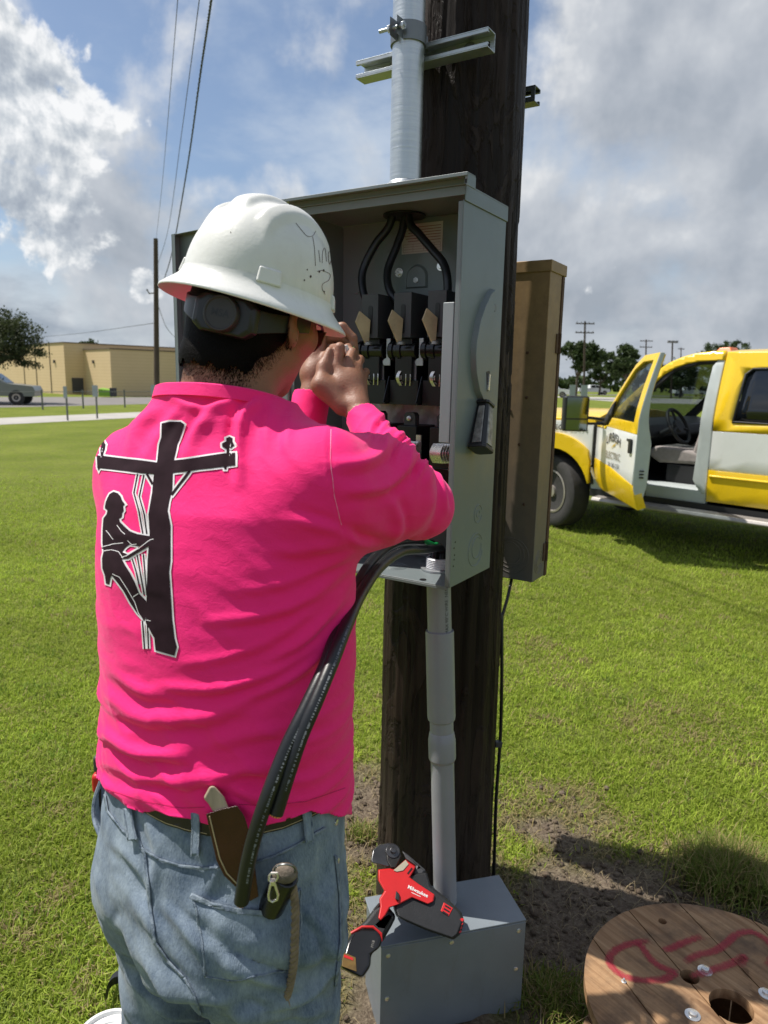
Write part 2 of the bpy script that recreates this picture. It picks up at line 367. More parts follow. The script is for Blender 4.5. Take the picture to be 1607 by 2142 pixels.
def ground():
    def axis(lo, hi, fine_lo, fine_hi, h):
        fine = np.arange(fine_lo, fine_hi, h); out = []; s_ = h; q = fine_hi
        while q < hi: out.append(q); s_ *= 1.22; q += s_
        out.append(hi); inn = []; s_ = h; q = fine_lo - h
        while q > lo: inn.append(q); s_ *= 1.22; q -= s_
        inn.append(lo); return np.array(inn[::-1] + list(fine) + out)
    xs = axis(-900, 900, -1.3, 2.0, 0.014); ys = axis(-60, 2500, 0.9, 3.4, 0.014)
    Xg, Yg = np.meshgrid(xs, ys); V = np.stack([Xg, Yg, ground_height(Xg, Yg)], -1).reshape(-1, 3)
    nx, ny = len(xs), len(ys); i = np.arange(nx * ny).reshape(ny, nx)
    F = np.stack([i[:-1, :-1], i[:-1, 1:], i[1:, 1:], i[1:, :-1]], -1).reshape(-1, 4)
    o = mesh_np('ground', V, F, M['lawn']); o['kind'] = 'structure'
    at = o.data.attributes.new('soil', 'FLOAT', 'POINT'); at.data.foreach_set('value', dirt_mask(V[:, 0], V[:, 1]).astype(np.float32))
ground()

# ------------------------------------------------------------------ the gear on the pole
EA = np.array([0.152, 1.55]); EW = np.array([-0.8486, 0.529]); ED = np.array([0.529, 0.8486])   # right front edge, along the width, into the depth
def E(s, t, z): q = EA + EW * s + ED * t; return (q[0], q[1], z)
eW = np.array([EW[0], EW[1], 0]); eD = np.array([ED[0], ED[1], 0]); eZ = np.array([0, 0, 1.0])
PX, PY = 0.18, 2.03
def pole_r(z): return 0.166 + (1.9 - z) * 0.0065

def wood_mat():
    mt = bpy.data.materials.new('creosote_wood'); mt.use_nodes = True; nt = mt.node_tree; b = nt.nodes['Principled BSDF']; b.inputs['Specular IOR Level'].default_value = 0.22
    tc = N(nt, 'ShaderNodeTexCoord'); o = tc.outputs['Object']
    gr = noise(nt, vmap(nt, o, (38, 38, 1.1)), 1.0, 9, 0.7, 0.6); pa = noise(nt, vmap(nt, o, (11, 11, 3.2)), 1.0, 6, 0.6, 1.6); bl = noise(nt, vmap(nt, o, (2, 2, 1.3)), 1.0, 4, 0.5)
    c1 = mixc(nt, ramp(nt, gr.outputs[0], [(0.35, (0, 0, 0)), (0.68, (1, 1, 1))]), (0.0024, 0.0014, 0.0011), (0.0190, 0.0095, 0.0066))
    c2 = mixc(nt, ramp(nt, pa.outputs[0], [(0.50, (0, 0, 0)), (0.60, (1, 1, 1))]), c1, (0.024, 0.0140, 0.0110))
    c3 = mixc(nt, ramp(nt, bl.outputs[0], [(0.45, (0, 0, 0)), (0.7, (1, 1, 1))]), c2, mixc(nt, 0.5, c2, (0.026, 0.015, 0.010)))
    # grey weathering towards the foot of the pole
    sp = N(nt, 'ShaderNodeSeparateXYZ'); L(nt, o, sp.inputs[0])
    zf = N(nt, 'ShaderNodeMapRange'); L(nt, mathn(nt, 'ADD', sp.outputs[2], mathn(nt, 'MULTIPLY', pa.outputs[0], 0.5)), zf.inputs[0]); zf.inputs[1].default_value = 0.95; zf.inputs[2].default_value = 0.35; zf.inputs[3].default_value = 0; zf.inputs[4].default_value = 0.75
    c4 = mixc(nt, mathn(nt, 'MULTIPLY', zf.outputs[0], gr.outputs[0]), c3, (0.085, 0.068, 0.052))
    L(nt, c4, b.inputs['Base Color'])
    L(nt, mathn(nt, 'ADD', 0.42, mathn(nt, 'MULTIPLY', gr.outputs[0], 0.35)), b.inputs['Roughness'])
    bp = N(nt, 'ShaderNodeBump'); bp.inputs['Distance'].default_value = 0.004; bp.inputs['Strength'].default_value = 1.0
    L(nt, mathn(nt, 'ADD', gr.outputs[0], mathn(nt, 'MULTIPLY', ramp(nt, pa.outputs[0], [(0.5, (0, 0, 0)), (0.56, (1, 1, 1))]), 0.8)), bp.inputs['Height']); L(nt, bp.outputs[0], b.inputs['Normal'])
    return mt
M['pole'] = wood_mat()
def galv(name, base=0.55, rough=0.38, band=False):
    mt = bpy.data.materials.new(name); mt.use_nodes = True; nt = mt.node_tree; b = nt.nodes['Principled BSDF']; b.inputs['Metallic'].default_value = 0.85
    tc = N(nt, 'ShaderNodeTexCoord'); o = tc.outputs['Object']
    vo = N(nt, 'ShaderNodeTexVoronoi'); vo.inputs['Scale'].default_value = 55; L(nt, o, vo.inputs['Vector'])
    n1 = noise(nt, vmap(nt, o, (14, 14, 260) if band else (25, 25, 25)), 1.0, 4, 0.6); n2 = noise(nt, o, 5, 5, 0.6)
    t = mathn(nt, 'ADD', mathn(nt, 'MULTIPLY', n1.outputs[0], 0.6), mathn(nt, 'MULTIPLY', n2.outputs[0], 0.4))
    L(nt, mixc(nt, t, (base * 0.55, base * 0.6, base * 0.64), (base * 1.25, base * 1.3, base * 1.34)), b.inputs['Base Color'])
    L(nt, mathn(nt, 'ADD', rough - 0.1, mathn(nt, 'MULTIPLY', n1.outputs[0], 0.25)), b.inputs['Roughness'])
    bp = N(nt, 'ShaderNodeBump'); bp.inputs['Distance'].default_value = 0.0006; L(nt, n1.outputs[0], bp.inputs['Height']); L(nt, bp.outputs[0], b.inputs['Normal'])
    return mt
M['galv'] = galv('galvanised_steel', 0.52, 0.42); M['conduit'] = galv('galvanised_conduit', 0.62, 0.36, True); M['darkgalv'] = galv('dull_zinc', 0.22, 0.45)
M['paint'] = mat('grey_enclosure_paint', (0.158, 0.186, 0.193), 0.34, 0, 0.06, 6, 0.0003, 500, 0.5, wear=0.22, wcol=(0.22, 0.23, 0.22), rvar=0.2)
M['paint_light'] = mat('pale_grey_paint', (0.25, 0.285, 0.30), 0.42, 0, 0.05, 6, 0.0003, 400)
M['box_paint'] = mat('grey_box_paint', (0.185, 0.212, 0.236), 0.36, 0, 0.12, 4, 0.0004, 300, wear=0.35, wcol=(0.13, 0.12, 0.105), rvar=0.25)
M['black'] = mat('black_moulded_plastic', (0.008, 0.008, 0.009), 0.45, 0, 0.3, 12)
M['chute'] = mat('charcoal_moulding', (0.045, 0.046, 0.05), 0.5, 0, 0.2, 14)
M['rubber'] = mat('black_cable_jacket', (0.010, 0.011, 0.013), 0.38, 0, 0.3, 18, 0.0003, 120)
M['fibre'] = mat('tan_fibre_board', (0.46, 0.36, 0.22), 0.4, 0, 0.25, 20, 0.0004, 150)
M['silver'] = mat('bright_plated_metal', (0.74, 0.72, 0.69), 0.28, 0.8, 0.2, 40)
M['white'] = mat('white_plastic', (0.78, 0.78, 0.76), 0.45, 0, 0.04, 5)
M['pvc'] = mat('grey_pvc', (0.265, 0.27, 0.295), 0.34, 0, 0.06, 7, 0.0002, 90, wear=0.3, wcol=(0.20, 0.19, 0.18), rvar=0.2)
M['ink'] = mat('black_ink', (0.012, 0.012, 0.014), 0.6)
M['copper'] = mat('copper_strands', (0.75, 0.33, 0.14), 0.35, 0.9, 0.2, 200)
M['label'] = mat('pale_paper_label', (0.55, 0.50, 0.50), 0.6)
M['label_ink'] = mat('label_print', (0.26, 0.10, 0.11), 0.7)
M['film'] = mat('clear_pink_film', (0.55, 0.42, 0.45), 0.15, 0, 0.2, 14, 0.004, 30, 0.7)
M['green'] = mat('green_insulation', (0.0, 0.22, 0.05), 0.4)
def rust_mat():
    mt = bpy.data.materials.new('rusty_steel_cabinet'); mt.use_nodes = True; nt = mt.node_tree; b = nt.nodes['Principled BSDF']
    tc = N(nt, 'ShaderNodeTexCoord'); o = tc.outputs['Object']
    a = noise(nt, vmap(nt, o, (9, 9, 0.9)), 1.0, 6, 0.6, 0.5); c = noise(nt, o, 26, 6, 0.7); sp = N(nt, 'ShaderNodeSeparateXYZ'); L(nt, o, sp.inputs[0])
    hi = N(nt, 'ShaderNodeMapRange'); L(nt, mathn(nt, 'ADD', sp.outputs[2], mathn(nt, 'MULTIPLY', a.outputs[0], 0.9)), hi.inputs[0]); hi.inputs[1].default_value = 0.35; hi.inputs[2].default_value = 1.35
    g_ = mixc(nt, a.outputs[0], (0.085, 0.092, 0.105), (0.15, 0.155, 0.155))
    r_ = mixc(nt, c.outputs[0], (0.17, 0.105, 0.05), (0.42, 0.275, 0.125))
    L(nt, mixc(nt, hi.outputs[0], g_, r_), b.inputs['Base Color']); b.inputs['Roughness'].default_value = 0.55; b.inputs['Metallic'].default_value = 0.25
    bp = N(nt, 'ShaderNodeBump'); bp.inputs['Distance'].default_value = 0.0006; L(nt, c.outputs[0], bp.inputs['Height']); L(nt, bp.outputs[0], b.inputs['Normal'])
    return mt
M['rust'] = rust_mat(); M['rust_edge'] = mat('rust_brown_edge', (0.09, 0.045, 0.025), 0.75, 0.1, 0.4, 25, 0.0008, 120)

def utility_pole():
    t = thing('utility_pole', (PX, PY, 0), 'thick dark creosoted wooden pole carrying the grey open switch box', 'utility pole')
    na, nz = 220, 420; th = np.linspace(0, 2 * np.pi, na, endpoint=False); zz = np.linspace(-0.3, 8.3, nz) if False else np.concatenate([np.linspace(-0.3, 3.0, 330), np.linspace(3.05, 8.3, 40)])
    TH, ZZ = np.meshgrid(th, zz); rr = pole_r(ZZ)
    cr = np.zeros_like(rr); rs = np.random.default_rng(4)
    for k in range(150):
        t0 = rs.uniform(0, 2 * np.pi); z0 = rs.uniform(-0.2, 3.2); ln = rs.uniform(0.12, 0.7); wd = rs.uniform(0.008, 0.03); dp = rs.uniform(0.002, 0.007)
        dth = (TH - t0 - 0.05 * np.sin(ZZ * 7 + k) * 0.4 + np.pi) % (2 * np.pi) - np.pi
        cr -= dp * np.exp(-(dth / wd) ** 2) * np.clip(1 - ((ZZ - z0) / ln) ** 2, 0, 1)
    gx = TH * 9; cr += (fbm(gx + 50, ZZ * 0.8 + 7, 2, 4, 2.0) - 0.5) * 0.006
    fl = fbm(gx * 0.9 + 20, ZZ * 2.2 + 40, 8, 4, 1.0); cr += np.where(fl > 0.55, 0.002, -0.001)
    rr = rr + cr
    V = np.stack([PX + rr * np.cos(TH), PY + rr * np.sin(TH), ZZ], -1).reshape(-1, 3); nzz = len(zz); i = np.arange(na * nzz).reshape(nzz, na); j = np.roll(i, -1, 1)
    F = np.stack([i[:-1], j[:-1], j[1:], i[1:]], -1).reshape(-1, 4)
    mesh_np('trunk', V, F, M['pole'], t)
    mb = MB(); mb.lathe([(pole_r(8.3), 8.3), (pole_r(8.3) * 0.8, 8.36), (0.01, 8.38)], (PX, PY, 0), n=32); mb.build('pole_top', M['pole'], t)
    return t
utility_pole()

def strut(name, s0, s1, t0, z0, open_dir, label, group):
    """41 mm slotted channel along the width direction; open_dir -1 opens to the front"""
    h, dp, th, lip = 0.041, 0.041, 0.0026, 0.010
    T = thing(name, E(s0, t0, z0), label, 'strut channel', group)
    mb = MB()
    def bx(a, b, c, d, e, f_): mb.box((a, c, e), (b, d, f_), lambda s, t, z: E(s, t, z))
    tb = t0 + dp if open_dir < 0 else t0           # back web plane
    tw0, tw1 = (tb - th, tb) if open_dir < 0 else (tb, tb + th)
    tf = t0 if open_dir < 0 else t0 + dp
    ta, tz = min(tw0, tf), max(tw1, tf)
    bx(s0, s1, ta, tz, z0, z0 + th); bx(s0, s1, ta, tz, z0 + h - th, z0 + h)
    lf0, lf1 = (tf, tf + th) if open_dir < 0 else (tf - th, tf)
    bx(s0, s1, lf0, lf1, z0 + th, z0 + lip); bx(s0, s1, lf0, lf1, z0 + h - lip, z0 + h - th)
    # inturned lips
    li0, li1 = (tf + th, tf + 0.008) if open_dir < 0 else (tf - 0.008, tf - th)
    bx(s0, s1, li0, li1, z0 + lip - th, z0 + lip); bx(s0, s1, li0, li1, z0 + h - lip, z0 + h - lip + th)
    # web with slots
    zc0, zc1 = z0 + 0.0135, z0 + 0.0275; s = s0; pitch = 0.05; sl = 0.028; segs = []
    bx(s0, s1, tw0, tw1, z0 + th, zc0); bx(s0, s1, tw0, tw1, zc1, z0 + h - th)
    c = s0 + 0.012; prev = s0
    while c + sl < s1:
        bx(prev, c, tw0, tw1, zc0, zc1); prev = c + sl; c += pitch
    bx(prev, s1, tw0, tw1, zc0, zc1)
    mb.build('channel', M['galv'] if open_dir < 0 else M['darkgalv'], T, bevel=0.0006, seg=1)
    for ss in ((0.125, 0.33) if open_dir < 0 else ()):
        bm_ = MB(); a = np.array(E(ss, t0 + dp - 0.012, z0 + h / 2)); b_ = np.array(E(ss, t0 + dp - th, z0 + h / 2)); bm_.cyl(a, b_, 0.0085, n=6); bm_.cyl(b_ - eD * 0.003, b_, 0.0155, n=20); bm_.build('bolt', M['darkgalv'], T, bevel=0.0006)
    return T
strut('strut_channel', 0.062, 0.422, 0.213, 2.346, -1, 'galvanised slotted strut channel behind the steel conduit on the pole front', 'strut channels on the pole')
strut('strut_channel', 0.088, 0.40, 0.422 + pole_r(2.4) - 0.004, 2.352, 1, 'dark slotted strut channel end sticking out behind the pole on the right', 'strut channels on the pole')

CS, CT, CR = 0.245, 0.172, 0.0375     # steel conduit position
def steel_conduit():
    b = E(CS, CT, 2.02); t = thing('steel_conduit', b, 'vertical galvanised steel conduit rising from the open grey box up the pole', 'conduit')
    mb = MB(); o = np.array(E(CS, CT, 0)); mb.cyl(o + eZ * 2.055, o + eZ * 7.6, CR, n=48); mb.build('pipe', M['conduit'], t)
    mb = MB(); mb.lathe([(0.044, 2.004), (0.044, 2.03), (0.0415, 2.032)], o, n=40); mb.lathe([(0.041, 2.034), (0.046, 2.037), (0.0465, 2.056), (0.043, 2.060), (0.042, 2.068), (0.0395, 2.071)], o, n=12); mb.build('hub_fitting', M['galv'], t, bevel=0.001)
    # two-piece strut clamp with ears and a cross bolt on the front
    zc = 2.388; Mz = MB(); n = 26
    t2 = thing('conduit_clamp', E(CS, CT, zc - 0.02), 'dark zinc strut clamp gripping the steel conduit with a cross bolt', 'pipe clamp')
    for side in (-1, 1):
        ring_o, ring_i = [], []
        for k in range(n):
            a = -math.pi / 2 + side * (0.22 + k / (n - 1) * (math.pi - 0.5))
            dirv = eW * math.cos(a) + eD * math.sin(a); ring_o.append(dirv * (CR + 0.0045)); ring_i.append(dirv * (CR + 0.0008))
        f_ = ring_o[0]; ear = [-eD * 0.030 + f_, -eD * 0.024 + ring_i[0]]
        pts_o = [f_ - eD * 0.027] + ring_o + [ring_o[-1] + eD * 0.02 + eW * side * 0.006]
        pts_i = [ring_i[0] - eD * 0.027] + ring_i + [ring_i[-1] + eD * 0.02]
        base = o + eZ * zc; mb = MB(); hz_ = [0.019] + [0.020] * n + [0.020]
        rs = []
        for po, pi_, hh in zip(pts_o, pts_i, hz_):
            rs.append([base + po - eZ * hh, base + po + eZ * hh, base + pi_ + eZ * hh, base + pi_ - eZ * hh])
        mb.rings(rs)
        mb.build('clamp_half', M['darkgalv'], t2, bevel=0.0008)
    c = o + eZ * zc - eD * (CR + 0.018); mb = MB(); mb.cyl(c - eW * 0.024, c + eW * 0.045, 0.0042, n=12); mb.cyl(c - eW * 0.022, c - eW * 0.0155, 0.0088, n=6); mb.cyl(c + eW * 0.0155, c + eW * 0.021, 0.0088, n=6); mb.build('clamp_bolt', M['galv'], t2, bevel=0.0005)
steel_conduit()

EWID, EDEP, EZ0, EZ1 = 0.462, 0.222, 1.142, 1.998
def fr(s, t, z): return E(s, t, z)
def ring_mark(mb, c, e1, e2, r_, w=0.0016, n=40, a0=0, a1=2 * math.pi):
    pts = [np.array(c) + r_ * (math.cos(a) * e1 + math.sin(a) * e2) for a in np.linspace(a0, a1, n)]
    mb.tube(pts, w, 6, True)
def enclosure():
    T = thing('switch_enclosure', E(EWID / 2, EDEP / 2, EZ0), 'open grey steel disconnect switch box with black switch gear, mounted on the pole', 'electrical box')
    th = 0.0025; pm = M['paint']
    def part(name, boxes, mt=pm, bev=0.0008, parent=T):
        mb = MB()
        for lo, hi in boxes: mb.box(lo, hi, fr)
        return mb.build(name, mt, parent, bevel=bev)
    rs_ = part('side_panel', [((0, 0, EZ0), (th, EDEP, EZ1 - 0.028)), ((th, 0, EZ0), (0.013, th, EZ1 - 0.03))])
    part('side_panel', [((EWID - th, 0, EZ0), (EWID, EDEP, EZ1 - 0.0003)), ((EWID - 0.013, 0, EZ0 + 0.003), (EWID - th, th, EZ1 - 0.03))])
    part('back_panel', [((th, EDEP - th, EZ0), (EWID - th, EDEP, EZ1 - 0.0003))])
    # top with drip hood: front lip turned down, end flange over the right side
    top = part('top_panel', [((-0.003, -0.004, EZ1), (EWID + 0.002, EDEP + 0.002, EZ1 + 0.003)), ((-0.003, 0.001, EZ1 - 0.03), (-0.0005, EDEP + 0.002, EZ1)), ((-0.021, -0.030, EZ1 + 0.013), (EWID + 0.012, 0.006, EZ1 + 0.0155)),
                      ((-0.021, -0.0325, EZ1 + 0.0085), (EWID + 0.012, -0.030, EZ1 + 0.0155)), ((-0.021, -0.030, EZ1 - 0.010), (-0.0185, 0.008, EZ1 + 0.013)), ((0.0, 0.002, EZ1 - 0.018), (EWID, 0.0045, EZ1)), ((0.0, -0.002, EZ1 + 0.003), (EWID, 0.001, EZ1 + 0.013))])
    mb = MB(); c = np.array(E(CS, CT, EZ1 - 0.001)); mb.lathe([(0.046, -0.004), (0.052, -0.004), (0.052, 0.0), (0.046, 0.0)], c, n=36); mb.build('locknut', M['black'], top)
    bot = part('bottom_panel', [((th, 0, EZ0), (EWID - th, EDEP - th, EZ0 + th)), ((0.004, -0.0005, EZ0 - 0.007), (EWID - 0.004, 0.0015, EZ0 - 0.0002))])
    for s, t, r_ in ((0.197, 0.08, 0.034), (0.197, 0.08, 0.026), (0.197, 0.08, 0.019), (0.31, 0.14, 0.03), (0.31, 0.14, 0.022), (0.15, 0.16, 0.02), (0.15, 0.16, 0.014)): mb = MB(); ring_mark(mb, E(s, t, EZ0 + th), eW, eD, r_, 0.0011, 36, 0.3, 5.9); mb.build('knockout', pm, bot)
    mb = MB(); mb.lathe([(0.008, 0.0), (0.008, 0.0012)], E(0.078, 0.016, EZ0 + th), n=20); mb.build('drain_hole', M['black'], bot)
    # ---- right side: embossed handle arc, handle, bolts, knockouts
    def S(t, z, out): return np.array(E(-out, t, z))
    arc = [(0.150, 1.812), (0.128, 1.800), (0.100, 1.77), (0.075, 1.735), (0.060, 1.69), (0.058, 1.66), (0.066, 1.62), (0.088, 1.58), (0.118, 1.553), (0.140, 1.548), (0.150, 1.56)]
    mb = MB(); mb.prism([S(t, z, -0.001) for t, z in arc], [S(0.150 + (t - 0.150) * 0.965, 1.68 + (z - 1.68) * 0.97, 0.013) for t, z in arc]); mb.build('handle_plate', pm, rs_, bevel=0.0012)
    mb = MB(); mb.prism([S(t, z, 0.0131) for t, z in ((0.118, 1.625), (0.135, 1.628), (0.147, 1.615), (0.128, 1.580))], [S(t, z, 0.0135) for t, z in ((0.118, 1.625), (0.135, 1.628), (0.147, 1.615), (0.128, 1.580))]); mb.build('slot', M['black'], rs_)
    mb = MB(); mb.hexa([S(0.126, 1.585, 0.0136), S(0.133, 1.583, 0.0136), S(0.133, 1.583, 0.017), S(0.126, 1.585, 0.017), S(0.130, 1.622, 0.0136), S(0.136, 1.618, 0.0136), S(0.136, 1.618, 0.017), S(0.130, 1.622, 0.017)]); mb.build('slot_edge', M['silver'], rs_)
    mb = MB(); mb.cyl(S(0.166, 1.770, 0), S(0.166, 1.770, 0.0075), 0.0085, n=6); mb.cyl(S(0.166, 1.770, 0), S(0.166, 1.770, 0.001), 0.0125, n=20); mb.build('bolt', M['darkgalv'], rs_, bevel=0.0006)
    mb = MB(); mb.hexa([S(0.120, 1.56, 0.004), S(0.134, 1.555, 0.004), S(0.134, 1.555, 0.012), S(0.120, 1.56, 0.012), S(0.130, 1.600, 0.004), S(0.141, 1.598, 0.004), S(0.141, 1.598, 0.010), S(0.130, 1.600, 0.010)])
    hnd = mb.build('handle_arm', M['galv'], rs_, bevel=0.001)
    # grip: tapered box swinging outwards and down
    g0 = S(0.122, 1.556, 0.013); g1 = S(0.078, 1.450, 0.026); ax = (g1 - g0) / np.linalg.norm(g1 - g0); e1 = eD - ax * (eD @ ax); e1 /= np.linalg.norm(e1); e2 = np.cross(ax, e1)
    def sect(f_, a, b): c = g0 + (g1 - g0) * f_; return [c + e1 * a * x + e2 * b * y for x, y in ((-1, -0.7), (-0.7, -1), (0.7, -1), (1, -0.7), (1, 0.7), (0.7, 1), (-0.7, 1), (-1, 0.7))]
    mb = MB(); mb.rings([sect(0.0, 0.016, 0.012), sect(0.01, 0.022, 0.017), sect(0.06, 0.022, 0.017), sect(0.07, 0.0165, 0.014), sect(0.93, 0.026, 0.020), sect(0.94, 0.029, 0.0225), sect(1.0, 0.029, 0.0225)]); mb.build('handle_grip', M['grip_black'], rs_, bevel=0.001)
    mb = MB(); mb.rings([sect(0.12, 0.0115, 0.0165), sect(0.90, 0.0185, 0.0216)]); mb.build('grip_face', M['worn_grey'], rs_, bevel=0.0008); mb = MB(); mb.rings([sect(0.12, 0.0185, 0.0095), sect(0.90, 0.0268, 0.0150)]); mb.build('grip_face', M['worn_grey'], rs_, bevel=0.0008)
    for t, z, r_, a0 in ((0.137, 1.293, 0.0215, 0.4), (0.137, 1.293, 0.0085, 0), (0.131, 1.206, 0.040, 0.5), (0.137, 1.210, 0.026, 0.9)): mb = MB(); ring_mark(mb, S(t, z, 0), eD, eZ, r_, 0.0013, 40, a0, a0 + 5.6); mb.build('knockout', M['paint'], rs_)
    mb = MB()
    for z in (1.245, 1.232, 1.215, 1.205, 1.19): mb.lathe([(0.0022, 0), (0.0022, 0.0006)], S(0.018 + 0.004 * math.sin(z * 300), z, 0), -eW, n=10)
    mb.build('pin_hole', M['black'], rs_)
    # ---- inside: mounting dimples, label, bolts
    tb = EDEP - th
    def onback(s, z, out): return np.array(E(s, tb - out, z))
    bp_ = [o for o in T.children if o.name.startswith('back_panel')][0]
    for s, z in ((0.232, 1.850), (0.165, 1.88), (0.285, 1.872)):
        mb = MB(); mb.cyl(onback(s, z, 0), onback(s, z, 0.002), 0.014 if s == 0.232 else 0.0115, n=20); mb.cyl(onback(s, z, 0.002), onback(s, z, 0.008), 0.0075, n=6); mb.build('mounting_bolt', M['silver'], bp_, bevel=0.0006)
    mb = MB(); pts = [onback(0.232 + 0.032 * math.cos(a), 1.855 + (0.034 * math.sin(a) if math.sin(a) > 0 else -0.024), 0.0) for a in np.linspace(-0.3, math.pi + 0.3, 16)]; q = [p + (onback(0.232, 1.85, 0.004) - p) * 0.16 - np.array([0, 0, 0]) for p in pts]; mb.prism(pts, [p - eD * 0.005 for p in q]); mb.build('mounting_boss', pm, bp_, bevel=0.001)
    mb = MB(); mb.cyl(onback(0.418, 1.845, 0), onback(0.418, 1.845, 0.003), 0.020, n=28); mb.build('mounting_boss', pm, bp_, bevel=0.001)
    lb = MB(); lb.box((0.163, tb - 0.0012, 1.915), (0.278, tb - 0.0004, 1.985), fr); lo = lb.build('rating_label', M['label'], bp_, smooth=False)
    mb = MB()
    for k in range(6): mb.box((0.168, tb - 0.0016, 1.976 - k * 0.0065), (0.272 - (k % 3) * 0.006, tb - 0.0013, 1.9775 - k * 0.0065), fr)
    for k in range(4): mb.box((0.168, tb - 0.0016, 1.937 - k * 0.006), (0.274, tb - 0.0013, 1.9376 - k * 0.006), fr)
    for s in (0.168, 0.185, 0.2, 0.215, 0.245, 0.2735): mb.box((s, tb - 0.0016, 1.919), (s + 0.0006, tb - 0.0013, 1.937), fr)
    mb.build('label_print', M['label_ink'], bp_, smooth=False)
    # ---- three switch poles
    part('mounting_pan', [((0.045, tb - 0.02, 1.36), (0.345, tb - 0.012, 1.70))], M['chute'])
    for k, s0 in enumerate((0.067, 0.157, 0.2475)):
        w_ = 0.047
        mb = MB(); mb.box((s0, 0.065, 1.700), (s0 + w_, tb - 0.02, 1.802), fr); ch = mb.build('arc_chute', M['chute'], T, bevel=0.0012)
        sc = s0 + w_ * 0.45
        mb = MB(); pts = [(sc + 0.0055 * math.cos(a), 1.77 + 0.0055 * math.sin(a)) for a in np.linspace(0, math.pi, 8)] + [(sc + 0.0055 * math.cos(a), 1.715 + 0.0055 * math.sin(a)) for a in np.linspace(math.pi, 2 * math.pi, 8)]
        mb.prism([E(s, 0.066, z) for s, z in pts], [E(s, 0.0635, z) for s, z in pts]); mb.build('slot', M['black'], ch)
        # fibre barrier standing out of the slot, leaning forward and left
        a0 = np.array(E(sc - 0.001, 0.062, 1.742)); b0 = np.array(E(sc + 0.001, 0.06, 1.690)); out = -eD * 0.034 + eW * 0.020
        q = [b0, b0 + out * 0.22 - eZ * 0.004, a0 + out * 0.98 - eZ * 0.006, a0 + out * 0.72 + eZ * 0.019, a0]
        mb = MB(); mb.prism([p - eW * 0.0024 - eD * 0.0016 for p in q], [p + eW * 0.0024 + eD * 0.0016 for p in q]); mb.build('barrier_blade', M['fibre'], T, bevel=0.0006)
        # crossbar hub, jaw and contact block below
        mb = MB(); c = np.array(E(s0 + 0.025, 0.095, 1.672))
        mb.box((s0 + 0.004, 0.08, 1.60), (s0 + 0.050, tb - 0.02, 1.70), fr); mb.build('contact_block', M['black'], T, bevel=0.002)
        mb = MB(); mb.cyl(c + eW * 0.045, c - eW * 0.03, 0.021, n=24); mb.cyl(c + eW * 0.040, c + eW * 0.030, 0.025, n=24); mb.cyl(c + eW * 0.018, c + eW * 0.008, 0.025, n=24); mb.build('crossbar_hub', M['gloss_black'], T, bevel=0.001)
        mb = MB(); mb.lathe([(0.010, 0), (0.009, 0.006), (0.004, 0.008)], E(sc, 0.058, 1.684), (0, 0, 1), n=16); mb.build('pivot_cap', M['worn_grey'], T)
        # zinc arm between the poles
        if k < 2:
            mb = MB(); sa = s0 + w_ + 0.031; pts = [(0.0, 1.700), (0.011, 1.700), (0.011, 1.637), (-0.006, 1.637), (-0.010, 1.645), (-0.006, 1.652), (0.0, 1.655)]
            mb.prism([E(sa - a, 0.085, z) for a, z in pts], [E(sa - a, 0.089, z) for a, z in pts]); mb.build('drive_arm', M['pale_zinc'], T, bevel=0.001)
        # fuse clip: springy bright leaves round a dark jaw
        fc = MB(); z0, z1 = 1.590, 1.628
        for j in range(4):
            pts = [E(s0 + 0.038 - 0.0035 * j + 0.004 * math.sin(u * math.pi), 0.083 + 0.006 * j - 0.010 * math.sin(u * math.pi), z0 + (z1 - z0) * u) for u in np.linspace(0, 1, 9)]
            pts2 = [np.array(p) + eD * 0.0014 + eW * 0.010 for p in pts]
            fc.rings([[np.array(p), np.array(p) + eD * 0.0014, np.array(p) + eD * 0.0014 - eW * 0.008, np.array(p) - eW * 0.008] for p in pts])
        for sgn in (0.010, 0.022):
            pts = [E(s0 + sgn - 0.003 * math.sin(u * math.pi), 0.083 - 0.004 * math.sin(u * math.pi), z0 + (z1 - z0) * u) for u in np.linspace(0, 1, 7)]
            fc.rings([[np.array(p), np.array(p) + eD * 0.012, np.array(p) + eD * 0.012 - eW * 0.0018, np.array(p) - eW * 0.0018] for p in pts])
        fc.build('fuse_clip', M['silver'], T)
        mb = MB(); mb.box((s0 + 0.002, 0.10, 1.575), (s0 + 0.046, tb - 0.02, 1.64), fr); mb.build('clip_base', M['black'], T, bevel=0.001)
        mb = MB(); mb.box((s0 + 0.0, 0.095, 1.573), (s0 + 0.007, 0.10, 1.65), fr); mb.lathe([(0.0062, 0), (0.0062, 0.003), (0.004, 0.004)], E(s0 + 0.006, 0.094, 1.578), -eD, n=14); mb.lathe([(0.0062, 0), (0.0062, 0.003), (0.004, 0.004)], E(s0 + 0.012, 0.094, 1.645), -eD, n=14); mb.build('bus_strap', M['galv'], T, bevel=0.0006)
        mb = MB(); mb.box((s0 - 0.012, 0.085, 1.545), (s0 + 0.066, tb - 0.02, 1.603), fr); mb.build('insulator_block', M['black'], T, bevel=0.0012)
        mb = MB(); mb.hexa([E(s0 + 0.068, 0.06, 1.55), E(s0 + 0.0695, 0.06, 1.55), E(s0 + 0.0695, tb - 0.02, 1.55), E(s0 + 0.068, tb - 0.02, 1.55), E(s0 + 0.068, 0.085, 1.612), E(s0 + 0.0695, 0.085, 1.612), E(s0 + 0.0695, tb - 0.02, 1.612), E(s0 + 0.068, tb - 0.02, 1.612)]); mb.build('phase_barrier', M['gloss_black'], T)
        # lower fuse base
        mb = MB(); mb.box((s0 - 0.008, 0.09, 1.40), (s0 + 0.046, tb - 0.02, 1.495), fr); lbk = mb.build('lower_fuse_base', M['black'], T, bevel=0.002)
